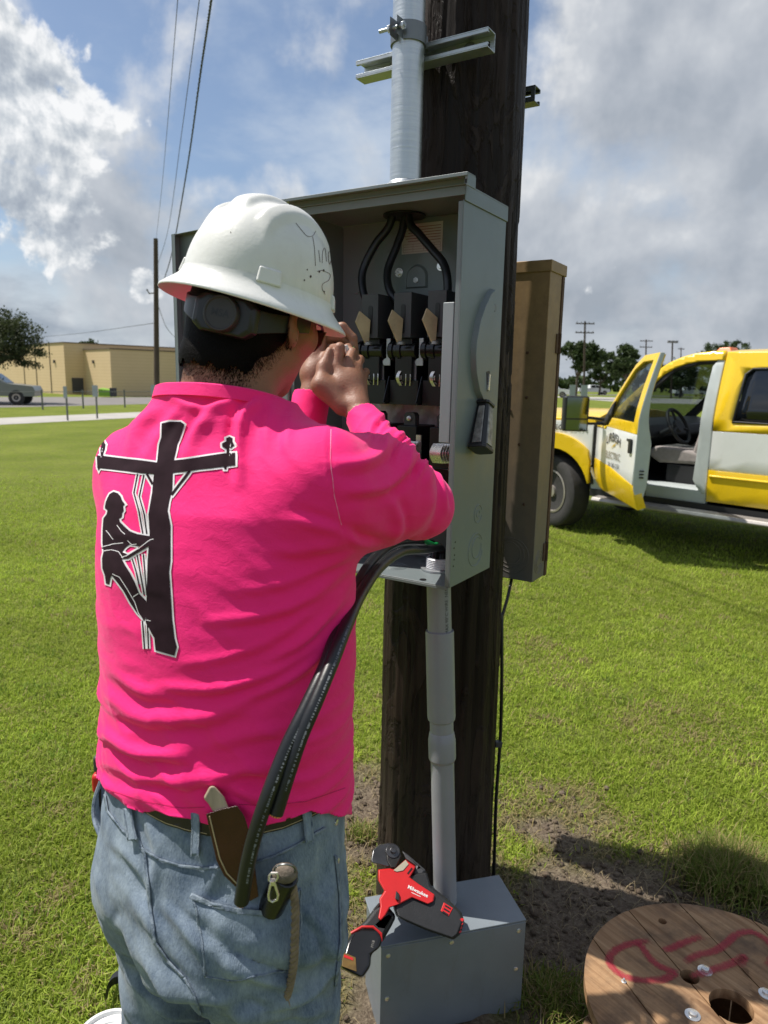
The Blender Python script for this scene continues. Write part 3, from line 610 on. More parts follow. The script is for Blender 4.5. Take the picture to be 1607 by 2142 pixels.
        mb = MB(); pts = [(0.004, 1.495), (0.004, 1.52), (0.010, 1.527), (0.030, 1.527), (0.036, 1.52), (0.036, 1.495)]; mb.prism([E(s0 + a, 0.105, z) for a, z in pts], [E(s0 + a, 0.125, z) for a, z in pts]); mb.build('fixing_tab', M['chute'], lbk, bevel=0.001)
        mb = MB(); mb.lathe([(0.0068, 0), (0.0062, 0.004), (0.002, 0.0065)], E(s0 + 0.021, 0.105, 1.512), -eD, n=14); mb.build('screw', M['silver'], lbk)
        mb = MB(); mb.box((s0 - 0.022, 0.088, 1.395), (s0 - 0.009, 0.094, 1.475), fr)
        for j in range(4):
            pts = [E(s0 + 0.020 - 0.004 * j + 0.005 * math.sin(u * math.pi), 0.062 + 0.006 * j - 0.008 * math.sin(u * math.pi), 1.415 + 0.045 * u) for u in np.linspace(0, 1, 9)]
            mb.rings([[np.array(p), np.array(p) + eD * 0.0016, np.array(p) + eD * 0.0016 - eW * 0.028, np.array(p) - eW * 0.028] for p in pts])
        mb.build('fuse_clip', M['silver'], T)
        mb = MB(); mb.box((s0 - 0.012, 0.09, 1.345), (s0 + 0.05, tb - 0.02, 1.40), fr); mb.lathe([(0.012, 0), (0.012, 0.02)], E(s0 + 0.02, 0.09, 1.372), -eD, n=18); mb.build('load_lug', M['gloss_black'], T, bevel=0.002)
    # crumpled clear film behind the middle
    n = 26; V = []; F = []
    rr = np.random.default_rng(3)
    for j in range(12):
        for i in range(n):
            s = 0.03 + 0.33 * i / (n - 1); z = 1.475 + 0.075 * j / 11; V.append(E(s, tb - 0.028 - 0.012 * fbm(np.array([s * 30.]), np.array([z * 40.]), 5, 3)[0] - 0.004 * math.sin(s * 90 + z * 60), z))
    for j in range(11):
        for i in range(n - 1): F.append((j * n + i, j * n + i + 1, (j + 1) * n + i + 1, (j + 1) * n + i))
    MB().add(V, F).build('plastic_film', M['film'], T)
    # mechanism cover: tall pale box just inside the right wall
    mb = MB(); mb.box((0.0165, 0.004, 1.468), (0.043, 0.075, 1.768), fr); mc = mb.build('mechanism_cover', M['paint_light'], T, bevel=0.002)
    mb = MB(); mb.box((0.006, 0.010, 1.575), (0.016, 0.09, 1.766), fr); mb.build('cover_flange', M['paint'], mc, bevel=0.0012)
    mb = MB(); mb.box((0.004, 0.03, 1.46), (0.015, 0.10, 1.573), fr); mb.build('mechanism', M['black'], mc, bevel=0.001)
    mb = MB(); mb.cyl(E(0.012, 0.05, 1.768), E(0.012, 0.05, 1.815), 0.004, n=10); mb.build('lever_pin', M['label'], mc)
    mb = MB(); mb.lathe([(0.017, 0), (0.017, 0.006), (0.009, 0.007), (0.009, 0.018)], E(0.004, 0.085, 1.225), eW, n=18); mb.build('ground_lug', M['silver'], T, bevel=0.0008)
    mb = MB(); mb.box((0.02, tb - 0.05, 1.18), (0.40, tb - 0.006, 1.335), fr); mb.build('neutral_base', M['chute'], T, bevel=0.002)
    # ---- door, swung right round to the left on its hinges
    hp = np.array(E(EWID + 0.002, -0.003, 0)); ang = R(8); dv = eW * math.cos(ang) + eD * math.sin(ang); dn = np.array([-dv[1], dv[0], 0]); 
    if dn @ eD > 0: dn = -dn
    def Dr(a, b, z): q = hp + dv * a + dn * b; return (q[0], q[1], z)
    dw, z0, z1 = 0.445, EZ0 + 0.003, EZ1 - 0.012
    mb = MB(); mb.box((0.004, 0, z0), (dw, 0.0022, z1), Dr); mb.box((dw - 0.0022, 0.0022, z0), (dw, 0.026, z1), Dr); mb.box((0.004, 0.0022, z1 - 0.0022), (dw - 0.0022, 0.022, z1), Dr); mb.box((0.004, 0.0022, z0), (dw - 0.0022, 0.022, z0 + 0.0022), Dr); mb.box((dw - 0.016, 0.0238, z0), (dw - 0.0022, 0.026, z1), Dr)
    mb.build('door', M['paint'], T, bevel=0.0008)
    for z in (1.25, 1.57, 1.88):
        mb = MB(); mb.cyl(hp + eZ * (z - 0.03), hp + eZ * (z + 0.03), 0.005, n=12); mb.build('hinge', M['darkgalv'], T)
    return T
M['pale_zinc'] = mat('pale_zinc', (0.50, 0.54, 0.56), 0.45, 0.15, 0.2, 40)
M['grip_black'] = mat('black_rubber_grip', (0.012, 0.012, 0.012), 0.4, 0, 0.3, 20)
M['gloss_black'] = mat('glossy_black_moulding', (0.010, 0.010, 0.011), 0.22, 0, 0.3, 12)
M['worn_grey'] = mat('worn_cast_metal', (0.27, 0.26, 0.235), 0.40, 0.5, 0.5, 60, 0.0006, 160)
enclosure()

# feed cables dropping from the steel conduit into the switch
def feed_cables():
    def back(s, t, z): return np.array(E(s, t, z))
    top = (CS, CT)
    specs = [([(top[0] + 0.016, top[1] - 0.008, 2.10), (0.275, 0.16, 1.985), (0.31, 0.145, 1.93), (0.335, 0.13, 1.87), (0.325, 0.115, 1.82), (0.300, 0.105, 1.78)], 'black feed cable curving to the left switch pole'),
             ([(top[0], top[1] + 0.012, 2.10), (0.25, 0.18, 1.985), (0.262, 0.17, 1.93), (0.275, 0.15, 1.87), (0.255, 0.125, 1.82), (0.215, 0.11, 1.78)], 'black feed cable running down to the middle switch pole'),
             ([(top[0] - 0.016, top[1] - 0.008, 2.10), (0.225, 0.16, 1.985), (0.190, 0.15, 1.945), (0.148, 0.14, 1.905), (0.112, 0.13, 1.87), (0.092, 0.115, 1.83), (0.088, 0.11, 1.78)], 'black feed cable bowing out to the right switch pole')]
    for pts, lb in specs:
        q = smooth_curve([back(*p) for p in pts], 10); mb = MB(); mb.tube(q, 0.0098, 14); o = mb.build('feed_cable', M['rubber']); tag(o, lb, 'cable', 'feed cables in the switch box')
feed_cables()

def old_cabinet():
    t0 = 0.422 + pole_r(1.5) + 0.045; s0, s1 = 0.034, 0.50; dp = 0.125; z0, z1 = 1.0, 1.948
    T = thing('meter_cabinet', E(0.25, t0 + dp / 2, z0), 'old rust-stained steel cabinet mounted behind the pole, its back towards us', 'cabinet')
    mb = MB(); mb.box((s0, t0, z0), (s1, t0 + dp - 0.024, z1 - 0.02), fr); bd = mb.build('body', M['rust'], T, bevel=0.002)
    mb = MB(); mb.box((s0 - 0.004, t0 - 0.004, z1 - 0.032), (s1 + 0.004, t0 + dp + 0.008, z1), fr); mb.build('rain_cap', M['rust'], T, bevel=0.002)
    mb = MB(); mb.box((s0 - 0.002, t0 + dp - 0.020, z0 - 0.002), (s1 + 0.002, t0 + dp, z1 - 0.033), fr); mb.build('door', M['rust_edge'], T, bevel=0.0015)
    for z in (1.08, 1.72):
        mb = MB(); mb.cyl(E(s0 - 0.005, t0 + dp - 0.022, z - 0.03), E(s0 - 0.005, t0 + dp - 0.022, z + 0.03), 0.0045, n=10); mb.box((s0 - 0.003, t0 + dp - 0.045, z - 0.028), (s0 - 0.0005, t0 + dp - 0.024, z + 0.028), fr); mb.build('hinge', M['rust_edge'], T)
    mb = MB()
    for s, z, r_ in ((0.105, 1.075, 0.055), (0.112, 1.082, 0.035), (0.11, 1.08, 0.045)): ring_mark(mb, E(s, t0, z), eW, eZ, r_, 0.0012, 40, 0.4, 6.0)
    for r_ in (0.036, 0.027, 0.018): ring_mark(mb, E(s0, t0 + 0.048, 1.055), eD, eZ, r_, 0.0012, 36, 0.2, 5.9)
    mb.build('knockout', M['rust'], bd)
    for s, z in ((0.10, 1.42), (0.085, 1.56), (0.135, 1.52), (0.075, 1.24), (0.09, 1.69)):
        mb = MB(); mb.lathe([(0.0045, 0), (0.0045, 0.001), (0.003, 0.003)], E(s, t0, z), -eD, n=12); mb.build('rivet', M['rust_edge'], bd)
    for s in (0.16, 0.36):
        mb = MB(); mb.box((s, t0 - 0.048, 1.2), (s + 0.041, t0 - 0.0005, 1.241), fr); mb.build('standoff_bracket', M['darkgalv'], T, bevel=0.001)
old_cabinet()

def pvc_conduit():
    top = np.array(E(0.092, 0.120, EZ0)); bot = np.array([0.181, 1.647, 0.262]); ax = top - bot; Ln = np.linalg.norm(ax); ax /= Ln
    T = thing('pvc_conduit', bot, 'grey plastic conduit running down from the open box to the steel box below', 'conduit')
    def at(z): return bot + ax * ((z - bot[2]) / ax[2])
    mb = MB(); mb.cyl(bot, at(0.705), 0.0300, n=40); mb.build('lower_pipe', M['pvc'], T)
    mb = MB(); mb.cyl(at(0.705), at(EZ0 - 0.004), 0.0300, n=40); up = mb.build('upper_pipe', M['pvc'], T)
    def ring(name, prof): mb = MB(); mb.lathe([(r_, (z - bot[2]) / ax[2]) for r_, z in prof], bot, ax, n=44); return mb.build(name, M['pvc'], T, angle=18)
    ring('pipe_collar', [(0.0305, 0.648), (0.0345, 0.656), (0.0350, 0.662), (0.0350, 0.706), (0.0342, 0.709), (0.0318, 0.724), (0.0303, 0.727)])
    ring('pipe_coupling', [(0.0305, 0.756), (0.0345, 0.760), (0.0358, 0.768), (0.0356, 0.985), (0.0348, 0.990), (0.0305, 0.990)])
    ring('threaded_adapter', [(0.0305, 1.105), (0.0335, 1.108), (0.0335, 1.140), (0.0315, 1.1405), (0.0315, 1.146)])
    mb = MB(); c = at(EZ0 + 0.004)
    prof = []
    for k in range(7): prof += [(0.0292, k * 0.0042), (0.0312, k * 0.0042 + 0.0014), (0.0312, k * 0.0042 + 0.0024), (0.0292, k * 0.0042 + 0.0038)]
    prof += [(0.0285, 0.030), (0.024, 0.030), (0.024, 0.002)]
    mb.lathe(prof, c, (0, 0, 1), n=36, cap=False); mb.build('thread', M['pvc_light'], T)
    mb = MB(); mb.lathe([(0.032, 0.0), (0.044, 0.0), (0.044, 0.004), (0.039, 0.005), (0.032, 0.005)], at(EZ0 + 0.0035), (0, 0, 1), n=12, cap=False); mb.build('locknut', M['galv'], T)
    # printed line along the pipe
    vdir = np.array([-0.05, -1.0, 0]); vdir /= np.linalg.norm(vdir); side = np.cross(ax, vdir); side /= np.linalg.norm(side)
    def curve(x, y):
        a = (0.020 - y) / 0.0300 * (1 if True else 1); a = 0.62 - y / 0.0300
        dirv = -vdir * -1 * math.cos(a) + np.array([1.0, 0, 0]) * math.sin(a); dirv -= ax * (dirv @ ax); dirv /= np.linalg.norm(dirv)
        return bot + ax * ((1.050 - bot[2]) / ax[2] + x) + dirv * 0.0304
    lettering('pipe_lettering', 'MAX 90\u00b0C WIRE  NEMA', 0.0120, (0, 0, 0), (1, 0, 0), (0, 1, 0), M['ink'], up, curve=curve, spacing=1.0)
    return at
M['pvc_light'] = mat('pale_plastic_thread', (0.55, 0.56, 0.60), 0.35, 0, 0.05)
pvc_at = pvc_conduit()

def pole_wire():
    t0 = 0.422 + pole_r(1.5) + 0.05
    T = thing('pole_cable', np.array(P(1036, 1560, 2.02)), 'thin black cable clipped down the right edge of the pole below the rusty cabinet', 'cable')
    pts = [np.array(E(0.115, t0 + 0.04, 1.01)), P(1062, 1250, 2.12), P(1052, 1285, 2.06), P(1050, 1300, 2.04), P(1050, 1400, 2.02), P(1049, 1480, 2.02), P(1046, 1560, 2.02), P(1040, 1640, 2.01), P(1037, 1700, 2.0), P(1034, 1800, 2.0), P(1030, 1900, 2.02)]
    mb = MB(); mb.tube(smooth_curve(pts, 6), 0.0052, 8); mb.build('wire', M['rubber'], T)
    for y in (1288, 1556):
        c = P(1044, y, 2.012); mb = MB(); mb.box(c - np.array([0.012, 0.009, 0.009]), c + np.array([0.009, 0.009, 0.009])); mb.build('cable_clip', M['chute'], T, bevel=0.002)
pole_wire()

def pull_box():
    fl = np.array([0.014, 1.502]); wv = np.array([0.966, 0.256]); wv /= np.linalg.norm(wv); dvv = np.array([-wv[1], wv[0]]); W, Dp, H = 0.385, 0.17, 0.25
    def B(a, b, z): q = fl + wv * a + dvv * b; return (q[0], q[1], z)
    T = thing('pull_box', B(W / 2, Dp / 2, 0), 'plain grey steel pull box on the ground at the foot of the pole', 'electrical box')
    mb = MB(); mb.box((0.004, 0.004, -0.02), (W - 0.004, Dp, H - 0.006), B); mb.build('body', M['box_paint'], T, bevel=0.003)
    mb = MB(); mb.box((0.0, 0.0008, H - 0.0055), (W, Dp + 0.004, H), B); mb.box((0.001, 0.0, -0.02), (W - 0.001, 0.0035, H - 0.0058), B); cv = mb.build('cover', M['box_paint'], T, bevel=0.004, seg=3)
    for a, z in ((0.018, H - 0.028), (W / 2 - 0.01, H - 0.024), (W - 0.02, H - 0.028), (0.018, 0.10), (W - 0.022, 0.11)):
        mb = MB(); mb.lathe([(0.0062, 0), (0.0055, 0.0022), (0.002, 0.0034)], B(a, 0.0, z), (-dvv[0], -dvv[1], 0), n=14); mb.build('cover_screw', M['silver'], T)
    return B
BX = pull_box()
# ------------------------------------------------------------------ the electrician
class Field:
    """signed distance samples on a grid, joined smoothly, turned into one skin"""
    def __init__(s, lo, hi, h):
        s.lo = np.array(lo, float); s.h = h; s.n = np.ceil((np.array(hi) - s.lo) / h).astype(int) + 1
        s.D = np.full(s.n, 0.08, np.float32)
    def region(s, lo, hi):
        a = np.clip(np.floor((np.array(lo) - s.lo) / s.h).astype(int), 0, s.n); b = np.clip(np.ceil((np.array(hi) - s.lo) / s.h).astype(int) + 1, 0, s.n)
        ax = [s.lo[i] + s.h * np.arange(a[i], b[i]) for i in range(3)]
        return tuple(slice(a[i], b[i]) for i in range(3)), np.meshgrid(*ax, indexing='ij', sparse=True)
    def put(s, sl, d, k):
        D = s.D[sl]; d = d.astype(np.float32)
        if k > 0:
            hh = np.clip(k - np.abs(D - d), 0, None) / k; s.D[sl] = np.minimum(D, d) - hh * hh * k * 0.25
        else: s.D[sl] = np.minimum(D, d)
    def cut(s, sl, d, k=0.004):
        D = s.D[sl]; d = -d.astype(np.float32); hh = np.clip(k - np.abs(D - d), 0, None) / k; s.D[sl] = np.maximum(D, d) + hh * hh * k * 0.25
    def cap(s, a, b, ra, rb, k=0.02, cut=False):
        a = np.array(a, float); b = np.array(b, float); rm = max(ra, rb) + 0.05
        sl, (X, Y, Z) = s.region(np.minimum(a, b) - rm, np.maximum(a, b) + rm); v = b - a; l2 = v @ v + 1e-12
        t = np.clip(((X - a[0]) * v[0] + (Y - a[1]) * v[1] + (Z - a[2]) * v[2]) / l2, 0, 1)
        d = np.sqrt((X - a[0] - t * v[0]) ** 2 + (Y - a[1] - t * v[1]) ** 2 + (Z - a[2] - t * v[2]) ** 2) - (ra + (rb - ra) * t)
        (s.cut if cut else s.put)(sl, d, k)
    def chain(s, pts, rad, k=0.02):
        for i in range(len(pts) - 1): s.cap(pts[i], pts[i + 1], rad[i], rad[i + 1], k)
    def ell(s, c, rad, ax, k=0.02, cut=False):
        """ellipsoid with axes given as rows of ax"""
        c = np.array(c, float); rm = max(rad) + 0.05; sl, (X, Y, Z) = s.region(c - rm, c + rm); q = 0; q2 = 0
        for a, r_ in zip(ax, rad):
            e = (X - c[0]) * a[0] + (Y - c[1]) * a[1] + (Z - c[2]) * a[2]; q = q + (e / r_) ** 2; q2 = q2 + (e / r_ ** 2) ** 2
        q = np.sqrt(q); d = q * (q - 1) / np.sqrt(q2 + 1e-9)
        (s.cut if cut else s.put)(sl, d, k)
    def stack(s, lev, yaw, k=0.03, pw=2.4):
        """upright body given by ellipse sections: (z, cx, cy, half width, half depth)"""
        lev = np.array(lev, float); z0, z1 = lev[0, 0], lev[-1, 0]; m_ = 0.32
        sl, (X, Y, Z) = s.region((lev[:, 1].min() - m_, lev[:, 2].min() - m_, z0 - 0.05), (lev[:, 1].max() + m_, lev[:, 2].max() + m_, z1 + 0.05))
        zz = Z.ravel(); f_ = [np.interp(zz, lev[:, 0], lev[:, i])[None, None, :] for i in range(1, 5)]
        wx, wy = math.cos(yaw), math.sin(yaw); u = (X - f_[0]) * wx + (Y - f_[1]) * wy; v = -(X - f_[0]) * wy + (Y - f_[1]) * wx
        q = (np.abs(u / f_[2]) ** pw + np.abs(v / f_[3]) ** pw) ** (1 / pw)
        g = np.sqrt((u / f_[2] ** 2) ** 2 + (v / f_[3] ** 2) ** 2) / np.maximum(np.sqrt((u / f_[2]) ** 2 + (v / f_[3]) ** 2), 1e-4)
        d = (q - 1) / np.maximum(g, 2.0); d = np.maximum(d, np.maximum(z0 - Z, Z - z1)); s.put(sl, d, k)
    def skin(s):
        D = s.D; ins = D < 0; c = ins.astype(np.uint8)
        S = c[:-1, :-1, :-1] + c[1:, :-1, :-1] + c[:-1, 1:, :-1] + c[1:, 1:, :-1] + c[:-1, :-1, 1:] + c[1:, :-1, 1:] + c[:-1, 1:, 1:] + c[1:, 1:, 1:]
        I, J, K = np.nonzero((S > 0) & (S < 8)); idx = np.full(S.shape, -1, np.int32); idx[I, J, K] = np.arange(len(I))
        cor = {(a, b, e): D[I + a, J + b, K + e].astype(float) for a in (0, 1) for b in (0, 1) for e in (0, 1)}
        acc = np.zeros((len(I), 3)); cnt = np.zeros(len(I))
        for p in cor:
            for ax in range(3):
                if p[ax] == 1: continue
                q = list(p); q[ax] = 1; q = tuple(q); A, B = cor[p], cor[q]; mk = (A < 0) != (B < 0); t = np.where(mk, A / np.where(mk, A - B, 1), 0)
                pos = np.tile(np.array(p, float), (len(I), 1)); pos[:, ax] = t; acc += pos * mk[:, None]; cnt += mk
        V = s.lo + s.h * (np.stack([I, J, K], 1) + acc / cnt[:, None]); F = []
        for ax in range(3):
            sa = [slice(None)] * 3; sb = [slice(None)] * 3; sa[ax] = slice(0, -1); sb[ax] = slice(1, None)
            A = ins[tuple(sa)]; B = ins[tuple(sb)]; e = np.array(np.nonzero(A != B)).T; o1, o2 = (ax + 1) % 3, (ax + 2) % 3
            ok = (e[:, o1] > 0) & (e[:, o2] > 0) & (e[:, o1] < S.shape[o1]) & (e[:, o2] < S.shape[o2]); e = e[ok]; fl = A[tuple(e.T)]
            def cell(d1, d2):
                q = e.copy(); q[:, o1] += d1; q[:, o2] += d2; return idx[tuple(q.T)]
            q = np.stack([cell(-1, -1), cell(0, -1), cell(0, 0), cell(-1, 0)], 1); q[~fl] = q[~fl][:, ::-1]; F.append(q)
        F = np.concatenate(F); F = F[(F >= 0).all(1)]
        return V, F
def vnormals(V, F):
    n = np.cross(V[F[:, 2]] - V[F[:, 0]], V[F[:, 3]] - V[F[:, 1]]); N_ = np.zeros_like(V)
    for i in range(4): np.add.at(N_, F[:, i], n)
    return N_ / (np.linalg.norm(N_, axis=1, keepdims=True) + 1e-12)
def proj_np(V):
    v = V - c_o; z = v @ c_f; return 803.5 + FPX * (v @ c_r) / z, 1071.0 - FPX * (v @ c_u) / z
GAIN = 1.45
def folds(V, F, lst, seed=1, cloth=0.0, side_only=True):
    """cloth folds: each one a line over the cloth with a crest and a furrow beside it"""
    Nn = vnormals(V, F); x, y = proj_np(V); depth = (V - c_o) @ c_f; d = np.zeros(len(V))
    facing = -np.einsum('ij,ij->i', Nn, (V - c_o) / np.linalg.norm(V - c_o, axis=1, keepdims=True)); vis = np.clip(facing * 4 + 0.6, 0, 1)
    for li, (pts, wd, amp, side) in enumerate(lst):
        wd = wd * (0.62 + 0.25 * ((li * 37) % 10) / 10); amp = amp * (0.6 + 0.6 * ((li * 53) % 10) / 10)
        p = np.array(smooth_curve([(*q, 0) for q in pts], 6))[:, :2]; best = np.full(len(V), 1e9); sg = np.zeros(len(V)); tt = np.zeros(len(V)); n = len(p) - 1
        mk = (x > p[:, 0].min() - 90) & (x < p[:, 0].max() + 90) & (y > p[:, 1].min() - 90) & (y < p[:, 1].max() + 90); ii = np.nonzero(mk)[0]; xs, ys = x[ii], y[ii]; bb = np.full(len(ii), 1e9); ss = np.zeros(len(ii)); ts = np.zeros(len(ii))
        for i in range(n):
            v = p[i + 1] - p[i]; l = np.linalg.norm(v) + 1e-9; u = v / l; rx, ry = xs - p[i][0], ys - p[i][1]; t = np.clip((rx * u[0] + ry * u[1]) / l, 0, 1)
            dx, dy = rx - t * v[0], ry - t * v[1]; dd = np.hypot(dx, dy); m2 = dd < bb; bb[m2] = dd[m2]; ss[m2] = np.sign(u[0] * ry - u[1] * rx)[m2]; ts[m2] = ((i + t) / n)[m2]
        dm = bb * depth[ii] / FPX * ss * side; tp = np.clip(np.sin(np.pi * np.clip(ts * 0.96 + 0.02, 0, 1)), 0, 1) ** 0.6
        d[ii] += GAIN * amp * tp * (np.exp(-(dm / wd) ** 2) - 0.65 * np.exp(-((dm - 1.7 * wd) / (wd * 0.9)) ** 2)) * vis[ii]
    if cloth:
        d += cloth * (fbm(V[:, 0] * 9 + V[:, 1] * 7 + 30, V[:, 2] * 16 + 30, seed, 3) - 0.5) * 2
    return V + Nn * d[:, None]
def trim(V, F, g):
    """drop everything where g > 0 and pull the rim onto g = 0"""
    keep = ~(g[F] > 0).all(1); F = F[keep]; used = np.zeros(len(V), bool); used[F.ravel()] = True; mp = -np.ones(len(V), int); mp[used] = np.arange(used.sum())
    return V[used], mp[F], g[used], used
def relax(V, F, it=2, lam=0.5):
    e = np.concatenate([F[:, [0, 1]], F[:, [1, 2]], F[:, [2, 3]], F[:, [3, 0]]]); V = V.copy()
    for _ in range(it):
        A = np.zeros_like(V); c = np.zeros(len(V)); np.add.at(A, e[:, 0], V[e[:, 1]]); np.add.at(A, e[:, 1], V[e[:, 0]]); np.add.at(c, e[:, 0], 1); np.add.at(c, e[:, 1], 1); V += lam * (A / np.maximum(c, 1)[:, None] - V)
    return V
def ridges(V, F, mask, su, sv, amp, seed, pw=3.0):
    """irregular creases: ridged noise stretched along one direction"""
    Nn = vnormals(V, F); u = V[:, 0] * 0.86 - V[:, 1] * 0.5; w = V[:, 2] + 0.35 * u + 0.03 * np.sin(u * 17 + seed); q = fbm(u * su + 40, w * sv + 40, seed, 2); r_ = (1 - np.abs(2 * q - 1)) ** pw
    return V + Nn * ((r_ - 0.35) * amp * mask)[:, None]
def bsdf_mat(name): mt = bpy.data.materials.new(name); mt.use_nodes = True; return mt, mt.node_tree, mt.node_tree.nodes['Principled BSDF']
def shirt_mat():
    mt, nt, b = bsdf_mat('hot_pink_knit'); tc = N(nt, 'ShaderNodeTexCoord'); o = tc.outputs['Object']
    n = noise(nt, o, 5, 5, 0.6); w = noise(nt, o, 900, 2, 0.5)
    L(nt, mixc(nt, n.outputs[0], (0.96, 0.013, 0.170), (1.0, 0.026, 0.240)), b.inputs['Base Color']); b.inputs['Roughness'].default_value = 0.72; b.inputs['Specular IOR Level'].default_value = 0.25
    b.inputs['Sheen Weight'].default_value = 0.25; b.inputs['Sheen Roughness'].default_value = 0.4; b.inputs['Sheen Tint'].default_value = (1, 0.55, 0.75, 1)
    bp = N(nt, 'ShaderNodeBump'); pk = noise(nt, vmap(nt, o, (1, 1, 1.6)), 55, 5, 0.6, 0.8); bp.inputs['Distance'].default_value = 0.0013; bp.inputs['Strength'].default_value = 0.7; L(nt, mathn(nt, 'ADD', mathn(nt, 'MULTIPLY', w.outputs[0], 0.5), pk.outputs[0]), bp.inputs['Height']); L(nt, bp.outputs[0], b.inputs['Normal']); return mt
def denim_mat():
    mt, nt, b = bsdf_mat('faded_denim'); tc = N(nt, 'ShaderNodeTexCoord'); o = tc.outputs['Object']
    n = noise(nt, o, 5.5, 7, 0.62); n2 = noise(nt, vmap(nt, o, (1, 1, 0.45)), 34, 7, 0.7); n3 = noise(nt, vmap(nt, o, (1, 1, 0.3)), 420, 3, 0.6)
    wv = N(nt, 'ShaderNodeTexWave'); wv.inputs['Scale'].default_value = 190; wv.inputs['Distortion'].default_value = 2.5; wv.inputs['Detail'].default_value = 2; L(nt, vmap(nt, o, (1, 1, 0.6), rot=(0, 0.5, 0.3)), wv.inputs['Vector'])
    t = mathn(nt, 'ADD', mathn(nt, 'ADD', mathn(nt, 'MULTIPLY', n.outputs[0], 0.55), mathn(nt, 'MULTIPLY', n2.outputs[0], 0.30)), mathn(nt, 'MULTIPLY', n3.outputs[0], 0.15)); c = mixc(nt, ramp(nt, t, [(0.38, (0, 0, 0)), (0.50, (0.45, 0.45, 0.45)), (0.64, (1, 1, 1))]), (0.034, 0.064, 0.115), (0.33, 0.395, 0.46))
    c = mixc(nt, mathn(nt, 'MULTIPLY', wv.outputs[0], 0.12), c, (0.20, 0.25, 0.31)); L(nt, c, b.inputs['Base Color']); b.inputs['Roughness'].default_value = 0.9; b.inputs['Specular IOR Level'].default_value = 0.12; b.inputs['Sheen Weight'].default_value = 0.12
    bp = N(nt, 'ShaderNodeBump'); bp.inputs['Distance'].default_value = 0.0016; bp.inputs['Strength'].default_value = 0.9; L(nt, mathn(nt, 'ADD', mathn(nt, 'MULTIPLY', wv.outputs[0], 0.10), mathn(nt, 'ADD', mathn(nt, 'MULTIPLY', n2.outputs[0], 1.3), mathn(nt, 'MULTIPLY', n3.outputs[0], 0.5))), bp.inputs['Height']); L(nt, bp.outputs[0], b.inputs['Normal']); return mt
def skin_mat():
    mt, nt, b = bsdf_mat('tan_skin'); tc = N(nt, 'ShaderNodeTexCoord'); o = tc.outputs['Object']; n = noise(nt, o, 22, 6, 0.6); n2 = noise(nt, o, 260, 4, 0.6)
    L(nt, mixc(nt, n.outputs[0], (0.20, 0.090, 0.052), (0.33, 0.160, 0.098)), b.inputs['Base Color']); b.inputs['Roughness'].default_value = 0.5; b.inputs['Subsurface Weight'].default_value = 0.12; b.inputs['Subsurface Radius'].default_value = (0.012, 0.004, 0.002); b.inputs['Subsurface Scale'].default_value = 0.6
    bp = N(nt, 'ShaderNodeBump'); bp.inputs['Distance'].default_value = 0.0009; L(nt, mathn(nt, 'ADD', n2.outputs[0], n.outputs[0]), bp.inputs['Height']); L(nt, bp.outputs[0], b.inputs['Normal']); return mt
M['shirt'] = shirt_mat(); M['denim'] = denim_mat(); M['skin'] = skin_mat()
M['hair'] = mat('black_hair', (0.0045, 0.0036, 0.0032), 0.55, 0, 0.3, 40, 0.0015, 300, 0.05)
M['hat'] = mat('scuffed_white_shell', (0.66, 0.655, 0.62), 0.34, 0, 0.0, 9, 0.0006, 60, 0.5, col2=(0.78, 0.775, 0.75), wear=0.20, wcol=(0.40, 0.37, 0.32), rvar=0.25)
M['print_dark'] = mat('dark_plum_print', (0.024, 0.011, 0.016), 0.85, 0, 0.15, 60, spec=0.12)
M['print_white'] = mat('white_print', (0.78, 0.74, 0.76), 0.6, 0, 0.05)
M['leather'] = mat('oxblood_leather', (0.055, 0.015, 0.012), 0.26, 0, 0.35, 12, 0.0008, 90)
M['hem_thread'] = mat('hem_thread', (0.55, 0.008, 0.10), 0.8)
M['belt'] = mat('dark_brown_leather', (0.020, 0.013, 0.010), 0.42, 0, 0.3, 20, 0.0006, 120)
M['stitch'] = mat('pale_thread', (0.42, 0.33, 0.18), 0.8)
M['denim_stitch'] = mat('worn_denim_edge', (0.07, 0.10, 0.15), 0.9, 0, 0, 70, 0.0015, 300, 0.2, col2=(0.30, 0.35, 0.40))
M['wood_handle'] = mat('grey_wooden_handle', (0.42, 0.33, 0.24), 0.6, 0, 0.3, 40, 0.0006, 80, stretch=(1, 1, 0.2))
M['boot'] = mat('brown_boot_leather', (0.06, 0.035, 0.02), 0.6, 0, 0.3, 20, 0.001, 60)
M['strap_black'] = mat('black_suspension_plastic', (0.013, 0.013, 0.015), 0.36, 0, 0.2, 20)
M['knob'] = mat('charcoal_ratchet_knob', (0.035, 0.030, 0.032), 0.5, 0, 0.15, 20)
M['clear'] = mat('tinted_lens', (0.25, 0.12, 0.13), 0.1, 0, 0.1, 5)

